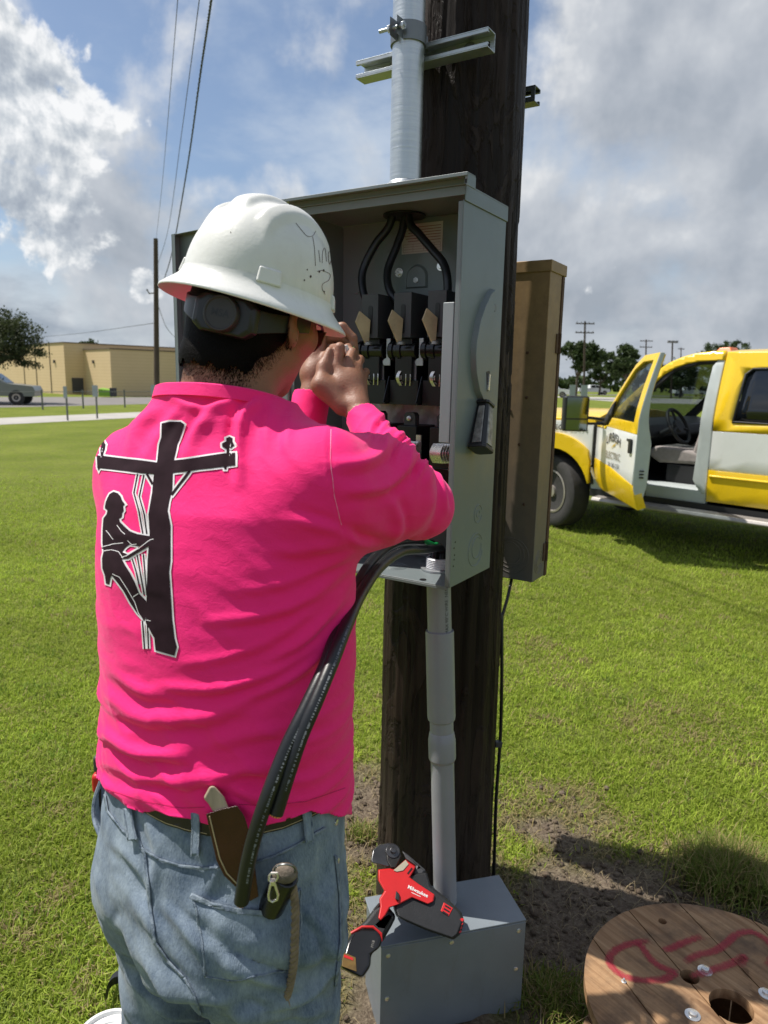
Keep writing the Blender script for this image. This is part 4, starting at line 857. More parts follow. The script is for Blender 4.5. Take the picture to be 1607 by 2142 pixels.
def person():
    yaw = R(-30); wR = np.array([math.cos(yaw), math.sin(yaw), 0]); fw = np.array([-math.sin(yaw), math.cos(yaw), 0]); up = np.array([0, 0, 1.0])
    wx = lambda z: 0
    shr = np.array((-0.092, 0.985, 1.455)); shl = np.array((-0.394, 1.16, 1.44))
    elr = P(874, 1052, 1.235); wrr = P(752, 866, 1.445); ell_ = np.array((-0.20, 1.47, 1.36)); wrl = P(660, 800, 1.545)
    hc = P(540, 658, 1.135); fh = np.array([0.54, 0.84, -0.20]); fh /= np.linalg.norm(fh); hs = np.cross(fh, up); hs /= np.linalg.norm(hs); hs = hs - up * 0.08; hs /= np.linalg.norm(hs); hu = np.cross(hs, fh); HA = (fh, hs, hu)
    H = lambda a, b, c: hc + fh * a + hs * b + hu * c        # head frame: forward, to his right, up
    # ---------------- body: head, neck, trunk, arms and hands in one skin
    B = Field((-0.50, 0.84, 0.90), (0.16, 1.64, 1.85), 0.0037)
    B.stack([(0.92, -0.25, 1.03, 0.185, 0.135), (1.2, -0.25, 1.045, 0.185, 0.13), (1.4, -0.248, 1.065, 0.180, 0.10), (1.47, -0.245, 1.08, 0.13, 0.070), (1.53, -0.243, 1.09, 0.05, 0.05)], yaw, 0.03)
    B.chain([shr, elr, wrr], [0.05, 0.042, 0.027], 0.02); B.chain([shl, ell_, wrl], [0.05, 0.04, 0.027], 0.02)
    B.cap((-0.245, 1.09, 1.50), H(-0.022, 0, -0.075), 0.058, 0.064, 0.03)
    B.cap((-0.250, 1.080, 1.55), H(-0.045, 0, -0.045), 0.062, 0.060, 0.03)
    B.ell(H(0, 0, 0.02), (0.098, 0.078, 0.108), HA, 0.02); B.ell(H(0.025, 0, -0.055), (0.066, 0.060, 0.062), HA, 0.03)
    B.cap(H(0.062, 0, -0.09), H(0.072, 0, -0.098), 0.020, 0.017, 0.03)            # chin
    B.cap(H(0.094, 0, 0.012), H(0.112, 0, -0.022), 0.008, 0.012, 0.012)           # nose
    B.cap(H(0.092, -0.014, -0.024), H(0.092, 0.014, -0.024), 0.011, 0.011, 0.012)
    B.cap(H(0.082, -0.035, 0.022), H(0.082, 0.035, 0.022), 0.013, 0.013, 0.02)     # brow
    B.cap(H(0.088, -0.018, -0.054), H(0.088, 0.018, -0.054), 0.008, 0.008, 0.010); B.cap(H(0.085, -0.016, -0.066), H(0.085, 0.016, -0.066), 0.008, 0.008, 0.010)
    for sg in (-1, 1):
        B.ell(H(0.084, sg * 0.032, 0.002), (0.012, 0.015, 0.009), HA, 0.006, cut=True); B.ell(H(0.076, sg * 0.032, 0.001), (0.013, 0.013, 0.013), HA, 0.004)
        B.cap(H(0.06, sg * 0.05, -0.02), H(0.035, sg * 0.062, -0.015), 0.018, 0.016, 0.03)
        ec = H(-0.008, sg * 0.080, -0.012); ea = (fh * 0.80 + hs * sg * -0.25 , None)
        e_f = fh * 0.93 - hs * sg * 0.36; e_f /= np.linalg.norm(e_f); e_o = np.cross(hu, e_f); e_o /= np.linalg.norm(e_o)
        B.ell(ec + e_f * -0.006 + hs * sg * 0.006, (0.018, 0.0075, 0.032), (e_f, e_o, hu), 0.010); B.ell(ec + e_f * -0.002 + hs * sg * 0.016 + hu * 0.004, (0.0095, 0.0065, 0.018), (e_f, e_o, hu), 0.004, cut=True)
        B.cap(ec + hu * -0.024 + hs * sg * 0.003, ec + hu * -0.030 + hs * sg * 0.002, 0.008, 0.007, 0.008)
    # right hand: back towards us, fingers closed round the tool
    kn = [P(704, 768, 1.488), P(729, 758, 1.503), P(747, 768, 1.512), P(759, 788, 1.518)]
    for q, r_ in zip(kn, (0.0125, 0.0122, 0.0115, 0.0105)): B.cap(P(748, 848, 1.455), q, 0.019, r_, 0.012)
    B.chain([P(716, 850, 1.452), P(672, 806, 1.462), P(676, 768, 1.480), P(690, 734, 1.494)], [0.019, 0.0185, 0.0115, 0.0085], 0.012)
    B.cap(P(690, 815, 1.470), P(730, 800, 1.485), 0.020, 0.020, 0.02)
    B.chain([kn[0], P(711, 727, 1.497), P(697, 729, 1.523), P(692, 744, 1.540)], [0.0115, 0.0104, 0.0090, 0.0078], 0.004)
    B.chain([kn[1], P(737, 737, 1.532), P(722, 742, 1.556), P(712, 752, 1.560)], [0.0113, 0.0102, 0.0090, 0.0078], 0.003)
    B.chain([kn[2], P(753, 752, 1.540), P(738, 759, 1.562), P(727, 765, 1.562)], [0.0105, 0.0096, 0.0085, 0.0074], 0.003)
    B.chain([kn[3], P(765, 778, 1.540), P(752, 786, 1.560), P(742, 788, 1.560)], [0.0095, 0.0086, 0.0076, 0.0068], 0.003)
    # left hand: reaching over from behind, fingers hooked downwards
    kl = [P(672, 690, 1.572), P(668, 706, 1.585), P(667, 726, 1.594), P(668, 746, 1.60)]
    for q, r_ in zip(kl, (0.0125, 0.0125, 0.012, 0.011)): B.cap(P(655, 782, 1.552), q, 0.021, r_, 0.016)
    B.chain([kl[0], P(717, 684, 1.563), P(739, 707, 1.560), P(742, 727, 1.562)], [0.0118, 0.0104, 0.0092, 0.008], 0.003)
    B.chain([kl[1], P(716, 704, 1.580), P(741, 725, 1.578), P(744, 744, 1.577)], [0.0118, 0.0106, 0.0092, 0.008], 0.003)
    B.chain([kl[2], P(712, 726, 1.595), P(738, 746, 1.592), P(738, 764, 1.59)], [0.0118, 0.0108, 0.0096, 0.0085], 0.005)
    B.chain([kl[3], P(706, 748, 1.605), P(730, 766, 1.602), P(730, 780, 1.60)], [0.0105, 0.0095, 0.0085, 0.0075], 0.005)
    B.chain([P(660, 775, 1.55), P(690, 748, 1.545), P(712, 737, 1.545), P(728, 727, 1.548)], [0.018, 0.0125, 0.0105, 0.009], 0.012)
    V, F = B.skin()
    body = mesh_np('person', V - np.array([-0.25, 1.03, 0]), F, M['skin']); body.location = (-0.25, 1.03, 0)
    tag(body, 'electrician in hot pink long-sleeved shirt, jeans and white hard hat, working in the open box', 'person')
    T = body; bpy.context.view_layer.update()

    # ---------------- shirt
    Sf = Field((-0.56, 0.78, 0.87), (0.22, 1.66, 1.66), 0.0040)
    Sf.stack([(0.88, -0.244, 1.030, 0.202, 0.155), (0.97, -0.243, 1.030, 0.206, 0.157), (1.10, -0.240, 1.034, 0.203, 0.154), (1.22, -0.240, 1.044, 0.208, 0.153), (1.34, -0.243, 1.056, 0.212, 0.148), (1.42, -0.245, 1.066, 0.208, 0.136), (1.48, -0.246, 1.076, 0.186, 0.116), (1.53, -0.246, 1.084, 0.150, 0.098), (1.57, -0.246, 1.088, 0.108, 0.086), (1.615, -0.248, 1.086, 0.084, 0.078)], yaw, 0.03, 2.3)
    upm = (shr + elr) / 2 + np.array([0, 0, 0.006])
    Sf.chain([shr, upm, elr], [0.085, 0.079, 0.057], 0.045); Sf.cap(shr + np.array([-0.01, 0, -0.045]), upm + np.array([0, 0, -0.006]), 0.066, 0.062, 0.04)
    cuff = wrr + (elr - wrr) * 0.05; Sf.chain([elr, (elr + cuff) / 2, cuff], [0.058, 0.046, 0.034], 0.03)
    Sf.chain([shl, (shl + ell_) / 2, ell_], [0.082, 0.072, 0.058], 0.045); Sf.chain([ell_, wrl + (ell_ - wrl) * 0.1], [0.056, 0.038], 0.02)
    V, F = Sf.skin()
    fl = [([(380, 1390), (480, 1372), (580, 1330), (700, 1235)], 0.010, 0.0042, 1), ([(218, 1450), (300, 1500), (420, 1503), (520, 1470)], 0.012, 0.0065, 1), ([(500, 1468), (620, 1410), (715, 1330)], 0.010, 0.0050, 1),
          ([(216, 1530), (290, 1572), (390, 1580)], 0.012, 0.0065, 1), ([(430, 1560), (560, 1530), (690, 1500)], 0.010, 0.0040, 1), ([(214, 1590), (290, 1625), (400, 1632), (520, 1610), (640, 1590)], 0.012, 0.0062, 1), ([(330, 1430), (440, 1442), (560, 1410), (660, 1350)], 0.010, 0.0045, 1),
          ([(230, 1400), (300, 1445), (380, 1452)], 0.010, 0.0050, 1), ([(420, 1660), (470, 1642), (540, 1665), (610, 1662)], 0.009, 0.0050, 1),
          ([(430, 1300), (540, 1290), (640, 1255), (735, 1180)], 0.010, 0.0040, 1), ([(480, 1240), (590, 1222), (690, 1180), (745, 1150)], 0.010, 0.0042, 1), ([(560, 1150), (640, 1150), (730, 1128)], 0.010, 0.0040, 1), ([(600, 1085), (670, 1100), (725, 1118)], 0.010, 0.0035, -1),
          ([(560, 1385), (640, 1335), (720, 1250)], 0.009, 0.0040, 1), 
          ([(345, 822), (400, 850), (450, 850), (500, 832)], 0.008, 0.0045, -1), ([(470, 838), (430, 880), (400, 930), (392, 990)], 0.012, 0.0055, 1), ([(540, 838), (508, 870), (500, 930), (505, 1010)], 0.011, 0.0065, 1), ([(575, 850), (560, 890), (555, 950)], 0.009, 0.0042, 1), ([(615, 850), (605, 890), (600, 940)], 0.008, 0.0030, 1),
          ([(330, 850), (290, 890), (268, 950)], 0.012, 0.0040, -1), ([(380, 850), (340, 900), (310, 960)], 0.010, 0.0035, -1), ([(240, 900), (222, 960), (215, 1040)], 0.012, 0.003, 1),
          ([(700, 972), (760, 968), (800, 945), (812, 905)], 0.012, 0.0065, 1), ([(720, 1030), (800, 1020), (850, 975), (860, 930)], 0.012, 0.0060, 1), ([(860, 930), (895, 985), (898, 1060), (868, 1120)], 0.010, 0.0062, -1), ([(815, 1040), (832, 1090), (820, 1135)], 0.011, 0.0045, -1), ([(905, 960), (925, 1010), (932, 1070)], 0.008, 0.0040, -1), ([(745, 1075), (800, 1110), (860, 1110)], 0.014, 0.004, 1),
          ([(728, 1120), (752, 1135), (800, 1140)], 0.008, 0.006, -1)]
    axp = np.array((770, 878)); axq = np.array((915, 985)); ax_ = (axq - axp) / np.linalg.norm(axq - axp); pe = np.array((-ax_[1], ax_[0]))
    for k in range(9):
        c = axp + (axq - axp) * (0.08 + 0.105 * k); fl.append(([tuple(c - pe * 40 + ax_ * 10), tuple(c), tuple(c + pe * 40 + ax_ * 12)], 0.0062, 0.0036, 1 if k % 3 else -1))
    V = relax(V, F, 2, 0.5); V = folds(V, F, fl, 3, 0.0022)
    mw = np.clip((1.20 - V[:, 2]) / 0.16, 0, 1) * 0.9 + 0.25; V = ridges(V, F, mw, 5.0, 17.0, 0.0075, 4, 3.5); V = ridges(V, F, np.clip(mw, 0.35, 1), 9.0, 26.0, 0.0035, 9, 4.0)
    dm_ = np.hypot(V[:, 0] - 0.06, V[:, 1] - 1.27); V = ridges(V, F, np.clip(1.2 - dm_ / 0.2, 0, 1), 16.0, 9.0, 0.006, 15, 4.0)
    # seam of the sleeve, a narrow furrow
    V = folds(V, F, [([(702, 842), (692, 890), (690, 960), (700, 1040), (714, 1100), (724, 1130)], 0.0035, -0.0026, 1)])
    ang = np.einsum('ij,j->i', (V - np.array([-0.248, 1.03, 0]))[:, :2], -fw[:2]) / 0.17; angr = np.einsum('ij,j->i', (V - np.array([-0.248, 1.03, 0]))[:, :2], wR[:2]) / 0.2; zc = 0.914 + 0.098 * np.clip(ang + 0.75 * np.clip(angr, 0, 1), 0, 1) + 0.004 * np.sin(V[:, 0] * 40)
    g = zc - V[:, 2]
    nk = np.array((-0.248, 1.090, 1.572)) ; nn = np.array([0.10, 0.20, 1.0]); nn /= np.linalg.norm(nn); g = np.maximum(g, np.where(np.hypot(V[:, 0] + 0.248, V[:, 1] - 1.09) < 0.13, (V - nk) @ nn, -1))
    av = (wrr - elr) / np.linalg.norm(wrr - elr); near = np.linalg.norm(V - wrr, axis=1) < 0.09; g = np.maximum(g, np.where(near, (V - cuff) @ av, -1))
    av = (wrl - ell_) / np.linalg.norm(wrl - ell_); near = np.linalg.norm(V - wrl, axis=1) < 0.09; g = np.maximum(g, np.where(near, (V - (wrl + (ell_ - wrl) * 0.12)) @ av, -1))
    V, F, g, _ = trim(V, F, g)
    mv = g > 0; dz = V[:, 2] < 1.06; V[mv & dz, 2] += g[mv & dz]
    mvn = mv & ~dz & (V[:, 2] > 1.5) & (np.hypot(V[:, 0] + 0.248, V[:, 1] - 1.09) < 0.14); V[mvn] -= nn * g[mvn][:, None]
    shirt = mesh_np('shirt', relax(V, F, 1, 0.5), F, M['shirt'], T)
    so_ = shirt.modifiers.new('cloth', 'SOLIDIFY'); so_.thickness = 0.0022; so_.offset = -1
    sb = bvh_of(shirt)
    ring = []
    for k in range(64):
        t = 2 * math.pi * k / 64; d_ = np.array([math.cos(t), math.sin(t), 0]); d_ -= nn * (d_ @ nn); d_ /= np.linalg.norm(d_); o_ = nk - nn * 0.006; hit = sb.ray_cast(Vector(o_ + d_ * 0.25), Vector(-d_)); r_ = np.linalg.norm(np.array(hit[0]) - o_) if hit[0] is not None else 0.08; ring.append((d_, min(max(r_, 0.06), 0.105)))
    rr_ = np.array([q[1] for q in ring]); rr_ = (np.roll(rr_, 1) + np.roll(rr_, -1) + rr_ * 2 + np.roll(rr_, 2) + np.roll(rr_, -2)) / 6
    mb = MB(); mb.rings([[nk - nn * 0.016 + d_ * (r_ + 0.004), nk + nn * 0.001 + d_ * (r_ + 0.0015), nk + nn * 0.003 + d_ * (r_ - 0.002), nk + d_ * (r_ - 0.005), nk - nn * 0.016 + d_ * (r_ - 0.003)] for (d_, _), r_ in zip(ring, rr_)], False, True); mb.build('collar', M['shirt'], shirt)
    # ---------------- back print: pole with cross-arm and climbing lineman
    zz = lambda pts: [(180 + a * 0.3734, 800 + b * 0.3734) for a, b in pts]
    pole = zz([(430, 232), (470, 220), (535, 222), (555, 237), (540, 285), (528, 320), (515, 350), (510, 380), (497, 430), (490, 520), (488, 600), (470, 670), (462, 720), (478, 800), (478, 1000), (470, 1060), (480, 1200), (488, 1330), (500, 1430), (513, 1480), (500, 1530), (395, 1500), (388, 1430), (340, 1345), (345, 1200), (350, 1000), (362, 850), (355, 740), (375, 620), (385, 520), (405, 440), (412, 350), (425, 310)])
    arm = zz([(66, 410), (200, 425), (330, 440), (410, 452), (490, 440), (640, 420), (775, 400), (840, 395), (842, 465), (780, 475), (640, 490), (490, 510), (390, 515), (320, 510), (200, 495), (70, 480)])
    insl = zz([(88, 412), (86, 380), (93, 345), (104, 333), (114, 350), (110, 378), (102, 395), (101, 412)]); insr = zz([(786, 402), (788, 378), (764, 362), (763, 345), (785, 332), (784, 314), (804, 306), (828, 314), (828, 332), (838, 355), (815, 372), (803, 378), (803, 402)])
    br1 = zz(stroke_poly([(585, 495), (560, 530), (482, 632)], 15)); br2 = zz(stroke_poly([(345, 512), (378, 572)], 14)); pin = zz([(70, 478), (82, 480), (76, 495)]); pin2 = zz([(770, 470), (790, 470), (786, 490), (776, 490)])
    man = zz([(113, 690), (118, 668), (126, 648), (138, 626), (160, 614), (184, 622), (200, 640), (208, 662), (224, 684), (213, 692), (217, 718), (208, 732), (206, 754), (190, 764), (196, 782), (218, 804), (250, 834), (292, 850), (362, 862), (368, 890), (360, 914), (300, 918), (250, 908), (228, 924), (208, 950), (240, 966), (300, 932), (362, 900), (364, 914), (300, 952), (240, 988), (206, 990), (228, 1030), (252, 1066), (276, 1112), (302, 1180), (342, 1222), (352, 1282), (332, 1336), (292, 1292), (252, 1232), (216, 1166), (176, 1112), (150, 1080), (142, 1094), (136, 1132), (118, 1126), (112, 1080), (98, 1040), (96, 985), (104, 950), (98, 900), (99, 830), (104, 762), (122, 738), (126, 716), (112, 706)])
    wires = [[(293, 512), (272, 620), (300, 720), (322, 848)], [(328, 518), (302, 640), (330, 740), (344, 850)], [(262, 985), (285, 1060), (300, 1130)], [(290, 965), (310, 1080), (330, 1190)], [(325, 960), (335, 1080), (345, 1190)], [(320, 1335), (332, 1492)], [(348, 1350), (354, 1492)]]
    lay = []
    def pr(polys, off, mt): lay.append(decal('back_print', sb, polys, 6.0, off, mt, shirt))
    for k_, p in enumerate((insl, insr, br1, br2, pin, pin2, man, arm, pole)): pr([offset_poly(p, 3.6)], 0.0009 + 0.00003 * k_, M['print_white'])
    for k_, w in enumerate(wires): pr([zz(stroke_poly(w, 22))], 0.0007 + 0.00003 * k_, M['print_white']); pr([zz(stroke_poly(w, 7))], 0.0013, M['print_dark'])
    for k_, p in enumerate((br1, br2, pin, pin2, insl, insr, man, arm, pole)): pr([p], 0.0014 + 0.00004 * k_, M['print_dark'])
    lines = [[(104, 920), (160, 905), (215, 898)], [(105, 945), (150, 938), (190, 950), (215, 985)], [(180, 800), (205, 835), (225, 852)], [(120, 830), (140, 855), (160, 880)], [(205, 980), (235, 970), (300, 930), (365, 882), (385, 878)], [(240, 885), (262, 908), (290, 905)], [(155, 1072), (195, 1090), (240, 1160), (280, 1230), (300, 1290), (325, 1330)], [(270, 1200), (300, 1180)], [(345, 1330), (368, 1335)]]
    for w in lines: pr([zz(stroke_poly(w, 4.0))], 0.0020, M['print_white'])
    # sleeve seam thread
    decal('seam', sb, [stroke_poly([(702, 843), (693, 890), (691, 960), (700, 1040), (714, 1098)], 1.6)], 8, 0.0008, mat('pink_thread', (0.95, 0.25, 0.45), 0.7), shirt)
    for w in ([(222, 1650), (300, 1676), (380, 1690), (430, 1688)], [(500, 1682), (560, 1685), (640, 1676), (722, 1648)]): decal('seam', sb, [stroke_poly(w, 1.4)], 8, 0.0006, M['hem_thread'], shirt)

    # ---------------- jeans and boots
    J = Field((-0.56, 0.78, 0.02), (0.08, 1.36, 1.06), 0.0046)
    J.stack([(0.74, -0.250, 1.015, 0.185, 0.130), (0.80, -0.247, 1.012, 0.190, 0.152), (0.86, -0.246, 1.010, 0.196, 0.161), (0.93, -0.245, 1.018, 0.197, 0.155), (1.0, -0.244, 1.026, 0.194, 0.145), (1.05, -0.244, 1.03, 0.192, 0.141)], yaw, 0.03, 2.25)
    hl = np.array((-0.338, 1.06, 0.80)); hr = np.array((-0.158, 0.955, 0.80)); kl_ = np.array((-0.365, 1.115, 0.45)); kr = np.array((-0.160, 0.995, 0.45)); al = np.array((-0.37, 1.10, 0.09)); ar = np.array((-0.15, 0.98, 0.09))
    J.chain([hl, kl_, al], [0.108, 0.083, 0.078], 0.035); J.chain([hr, kr, ar], [0.110, 0.085, 0.078], 0.035)
    J.cap(hl - fw * 0.055 + np.array([0.015, 0, 0.02]), hl - fw * 0.05 + np.array([0.01, 0, -0.02]), 0.085, 0.08, 0.05); J.cap(hr - fw * 0.060 + np.array([-0.02, 0, 0.02]), hr - fw * 0.055 + np.array([-0.015, 0, -0.02]), 0.088, 0.082, 0.05)
    V, F = J.skin()
    jf = [([(240, 1760), (300, 1830), (330, 1930)], 0.012, 0.006, 1), ([(255, 1850), (310, 1930), (350, 2010)], 0.012, 0.006, -1), ([(265, 1930), (330, 2020), (420, 2075), (500, 2085)], 0.013, 0.012, 1), ([(275, 2040), (350, 2100), (430, 2135)], 0.012, 0.010, 1), ([(520, 2075), (600, 2090), (680, 2060)], 0.011, 0.007, 1), ([(560, 2110), (640, 2125), (700, 2100)], 0.010, 0.006, -1), ([(640, 1900), (680, 1960), (700, 2040)], 0.010, 0.005, 1), ([(470, 1780), (450, 1850), (470, 1900)], 0.010, 0.004, 1), ([(350, 1900), (400, 1960), (440, 2040)], 0.010, 0.005, -1), ([(430, 1960), (470, 2010), (560, 2050), (640, 2060)], 0.014, 0.007, -1), ([(300, 1880), (370, 2000), (430, 2060)], 0.014, 0.007, 1), ([(290, 1960), (350, 2050), (420, 2110)], 0.014, 0.008, 1), ([(450, 2095), (540, 2120), (640, 2105)], 0.013, 0.008, 1), ([(300, 1700), (330, 1780), (320, 1870)], 0.012, 0.003, 1), ([(420, 1760), (440, 1830), (410, 1900)], 0.013, 0.004, -1), ([(700, 1760), (690, 1880), (700, 2000)], 0.013, 0.004, 1), ([(330, 2080), (380, 2130), (420, 2140)], 0.014, 0.007, 1), ([(470, 2030), (455, 1980), (430, 1930)], 0.010, -0.006, 1), ([(620, 2020), (690, 1990), (720, 1950)], 0.011, 0.004, 1)]
    V = relax(V, F, 2, 0.5); V = folds(V, F, jf, 5, 0.003); V = ridges(V, F, np.clip((0.90 - V[:, 2]) / 0.12, 0.12, 1), 5.0, 10.0, 0.012, 21, 4.0); V = ridges(V, F, np.ones(len(V)), 14.0, 20.0, 0.0022, 25, 3.0)
    ang = np.einsum('ij,j->i', (V - np.array([-0.25, 1.03, 0]))[:, :2], -fw[:2]) / 0.17; angr = np.einsum('ij,j->i', (V - np.array([-0.25, 1.03, 0]))[:, :2], wR[:2]) / 0.2; g = V[:, 2] - (0.945 + 0.085 * np.clip(ang + 0.75 * np.clip(angr, 0, 1), 0, 1)); g = np.maximum(g, 0.085 - V[:, 2])
    V, F, g, _ = trim(V, F, g); mv = (g > 0) & (V[:, 2] > 0.5); V[mv, 2] -= g[mv]
    jeans = mesh_np('jeans', relax(V, F, 1, 0.5), F, M['denim'], T); so_ = jeans.modifiers.new('cloth', 'SOLIDIFY'); so_.thickness = 0.0025; so_.offset = -1
    jb = bvh_of(jeans)
    q6 = lambda pts: [(160 + a * 0.3858, 1580 + b * 0.3858) for a, b in pts]
    pk = q6([(632, 750), (720, 792), (870, 832), (1000, 842), (1110, 817), (1212, 712), (1212, 900), (1192, 1150), (1020, 1195), (830, 1215), (705, 1190), (682, 1050), (652, 830)])
    decal('back_pocket', jb, [pk], 9, 0.0012, M['denim'], jeans, 0.0028)
    decal('pocket_edge', jb, [q6(stroke_poly([(632, 756), (720, 798), (870, 838), (1000, 848), (1112, 822)], 30))], 6, 0.0042, M['denim_stitch'], jeans, 0.0022)
    for pts, w in (([(638, 760), (664, 850), (688, 1050), (706, 1186)], 9), ([(706, 1186), (830, 1208), (1020, 1190), (1190, 1146)], 7), ([(1208, 720), (1208, 900), (1192, 1146)], 7)): decal('pocket_seam', jb, [q6(stroke_poly(pts, w))], 7, 0.0042, M['denim_stitch'], jeans, 0.0008)
    for pts, w in (([(318, 400), (345, 470), (375, 540), (395, 700), (410, 860), (432, 1010), (500, 1110), (585, 1200)], 15), ([(345, 495), (450, 560), (560, 595), (690, 610), (770, 605)], 13), ([(975, 575), (1080, 540), (1200, 480), (1345, 390)], 13), ([(1400, 540), (1425, 760), (1430, 1000), (1400, 1250)], 12), ([(155, 180), (175, 300), (250, 400), (345, 470)], 10), ([(590, 1200), (640, 1290), (680, 1400)], 10)): decal('seam', jb, [q6(stroke_poly(pts, w))], 6, 0.0014, M['denim_stitch'], jeans, 0.0014)
    for pts in ([(300, 280), (312, 370), (325, 455)], [(662, 300), (662, 420), (660, 532)], [(1232, 295), (1240, 380), (1248, 462)]): decal('belt_loop', jb, [q6(stroke_poly(pts, 44))], 6, 0.0062, M['denim'], jeans, 0.0026); decal('loop_edge', jb, [q6(stroke_poly([(a - 17, b) for a, b in pts], 7)), q6(stroke_poly([(a + 17, b) for a, b in pts], 7))], 6, 0.0092, M['denim_stitch'], jeans)
    blt = q6([(340, 240), (450, 290), (560, 320), (720, 345), (900, 350), (1010, 345), (1130, 315), (1260, 270), (1400, 200), (1390, 262), (1240, 340), (1110, 392), (1000, 420), (880, 430), (720, 428), (600, 402), (500, 368), (380, 305)])
    decal('belt', jb, [blt], 8, 0.0022, M['belt'], T, 0.0036)
    for w in ([(400, 308), (500, 358), (600, 392), (720, 417)], [(1000, 410), (1110, 382), (1240, 330), (1380, 258)]): decal('belt_stitching', jb, [q6(stroke_poly(w, 4))], 8, 0.0062, M['stitch'], T)
    # hip pocket standing open on the left
    hpk = MB(); a0 = [P(x, y, 1.10) for x, y in ((203, 1640), (195, 1690), (200, 1730), (214, 1752))]; 
    pts0 = smooth_curve([P(212, 1632, 1.07), P(199, 1670, 1.06), P(196, 1705, 1.05), P(205, 1738, 1.03), P(226, 1780, 1.01), P(236, 1815, 1.0)], 4); pts1 = smooth_curve([P(226, 1630, 1.09), P(226, 1670, 1.09), P(226, 1705, 1.09), P(228, 1738, 1.07), P(236, 1780, 1.04), P(242, 1815, 1.02)], 4)
    hpk.rings([[p, q, q + np.array([0.004, 0.006, 0]), p + np.array([0.003, 0.004, 0])] for p, q in zip(pts0, pts1)]); hpk.build('hip_pocket', M['denim'], jeans)
    mb = MB(); mb.tube(pts0, 0.0035, 6); mb.build('pocket_edge', M['denim_stitch'], jeans)
    mb = MB(); mb.prism([P(x, y, 1.066) for x, y in ((206, 1650), (212, 1650), (213, 1722), (203, 1715))], [P(x, y, 1.088) for x, y in ((206, 1650), (212, 1650), (213, 1722), (203, 1715))]); mb.build('wallet', M['belt'], T)
    for c in (P(705, 1718, 0.955), P(706, 1800, 0.965)):
        pass
    for x, y in ((703, 1720), (706, 1801)):
        d_ = Vector(ray(x, y)); h = jb.ray_cast(Vector(c_o), d_.normalized())
        if h[0] is not None:
            mb = MB(); n_ = -np.array(h[1]) if Vector(h[1]).dot(d_) > 0 else np.array(h[1]); mb.lathe([(0.0048, 0), (0.0045, 0.002), (0.002, 0.003)], np.array(h[0]), n_, n=12); mb.build('rivet', M['silver'], jeans)
    for c, nm in ((al, 1), (ar, 1)):
        bt = Field(c + np.array((-0.2, -0.2, -0.095)), c + np.array((0.24, 0.26, 0.10)), 0.005); z0 = c[2] - 0.09
        toe = np.array([c[0], c[1], 0]) + fw * 0.17; heel = np.array([c[0], c[1], 0]) - fw * 0.05
        bt.cap(heel + up * 0.045, toe + up * 0.042, 0.043, 0.045, 0.02); bt.cap(np.array([c[0], c[1], 0.05]), c + np.array([0, 0, 0.06]), 0.05, 0.052, 0.03); sl = (slice(None), slice(None), slice(None)); sl, (X, Y, Z) = bt.region(bt.lo, bt.lo + 1); bt.cut(sl, (Z - 0.006) + 0 * X + 0 * Y, 0.004)
        V, F = bt.skin(); mesh_np('boot', V, F, M['boot'], T)

    # ---------------- hair with a faded nape
    Hf = Field(hc - 0.16, hc + 0.17, 0.0035); Hf.ell(H(-0.004, 0, 0.02), (0.106, 0.087, 0.114), HA, 0.0); Hf.cap(H(-0.040, 0, -0.03), H(-0.052, 0, -0.085), 0.070, 0.0655, 0.03)
    V, F = Hf.skin(); rel = V - hc; a = rel @ fh; b = rel @ hs; c = rel @ hu
    lim = -0.028 + a * 1.05; lim = np.where(a > -0.012, np.maximum(lim, -0.005 + 0 * a), lim); lim = np.maximum(lim, -0.098) + 0.004 * np.sin(b * 260)
    g = lim - c; V, F, g, _ = trim(V, F, g); hair = mesh_np('hair', V, F, M['hair'], T)
    # short cropped strands, thinning out down the neck
    rs = np.random.default_rng(5); SV = []; SF = []; bb = bvh_of(body); n = 0
    for k in range(16000):
        a_, b_, c_ = rs.uniform(-0.13, 0.0), rs.uniform(-0.09, 0.09), rs.uniform(-0.125, -0.02)
        p = H(a_, b_, c_); hit = bb.find_nearest(Vector(p))
        if hit[0] is None: continue
        q = np.array(hit[0]); nn_ = np.array(hit[1]); r_ = q - hc; aa, cc = r_ @ fh, r_ @ hu
        low = max(-0.098, -0.028 + aa * 1.05)
        depth_ = cc - (low - 0.035)
        if depth_ < 0 or rs.random() > min(1, depth_ / 0.05 + 0.12) or aa > 0.0: continue
        ln = 0.0025 + 0.0085 * min(1, max(0, depth_) / 0.05); dn = -hu * 1.0 + nn_ * 0.45 + rs.normal(0, 0.22, 3); dn /= np.linalg.norm(dn); sd_ = np.cross(dn, nn_); sd_ /= np.linalg.norm(sd_) + 1e-9
        SV += [q - sd_ * 0.0005 - nn_ * 0.001, q + sd_ * 0.0005 - nn_ * 0.001, q + dn * ln]; SF.append((n, n + 1, n + 2)); n += 3
    st = mesh_np('hair_strands', SV, SF, M['hair'], hair, False); st['kind'] = 'stuff'

    # ---------------- hard hat
    ho = P(541, 618, 1.13); tilt = R(9); hf0 = np.array([0.54, 0.84, 0]); hf0 /= np.linalg.norm(hf0); ff = hf0 * math.cos(tilt) - up * math.sin(tilt); ss = np.cross(ff, up); ss /= np.linalg.norm(ss); ss = ss * math.cos(R(-8.5)) + up * math.sin(R(-8.5)); uu = np.cross(ss, ff); uu /= np.linalg.norm(uu)
    K = lambda x, y, z: ho + ff * x + ss * y + uu * z
    na, nr = 160, 64; V = []; F = []
    A, Bd, Hh = 0.119, 0.106, 0.130
    prof = [(math.sin(t * math.pi / 2), Hh * math.cos(t * math.pi / 2) ** 0.92) for t in np.linspace(0.02, 0.985, nr)] 
    prof = [(r_ ** 0.93, z + 0.004) for r_, z in prof]
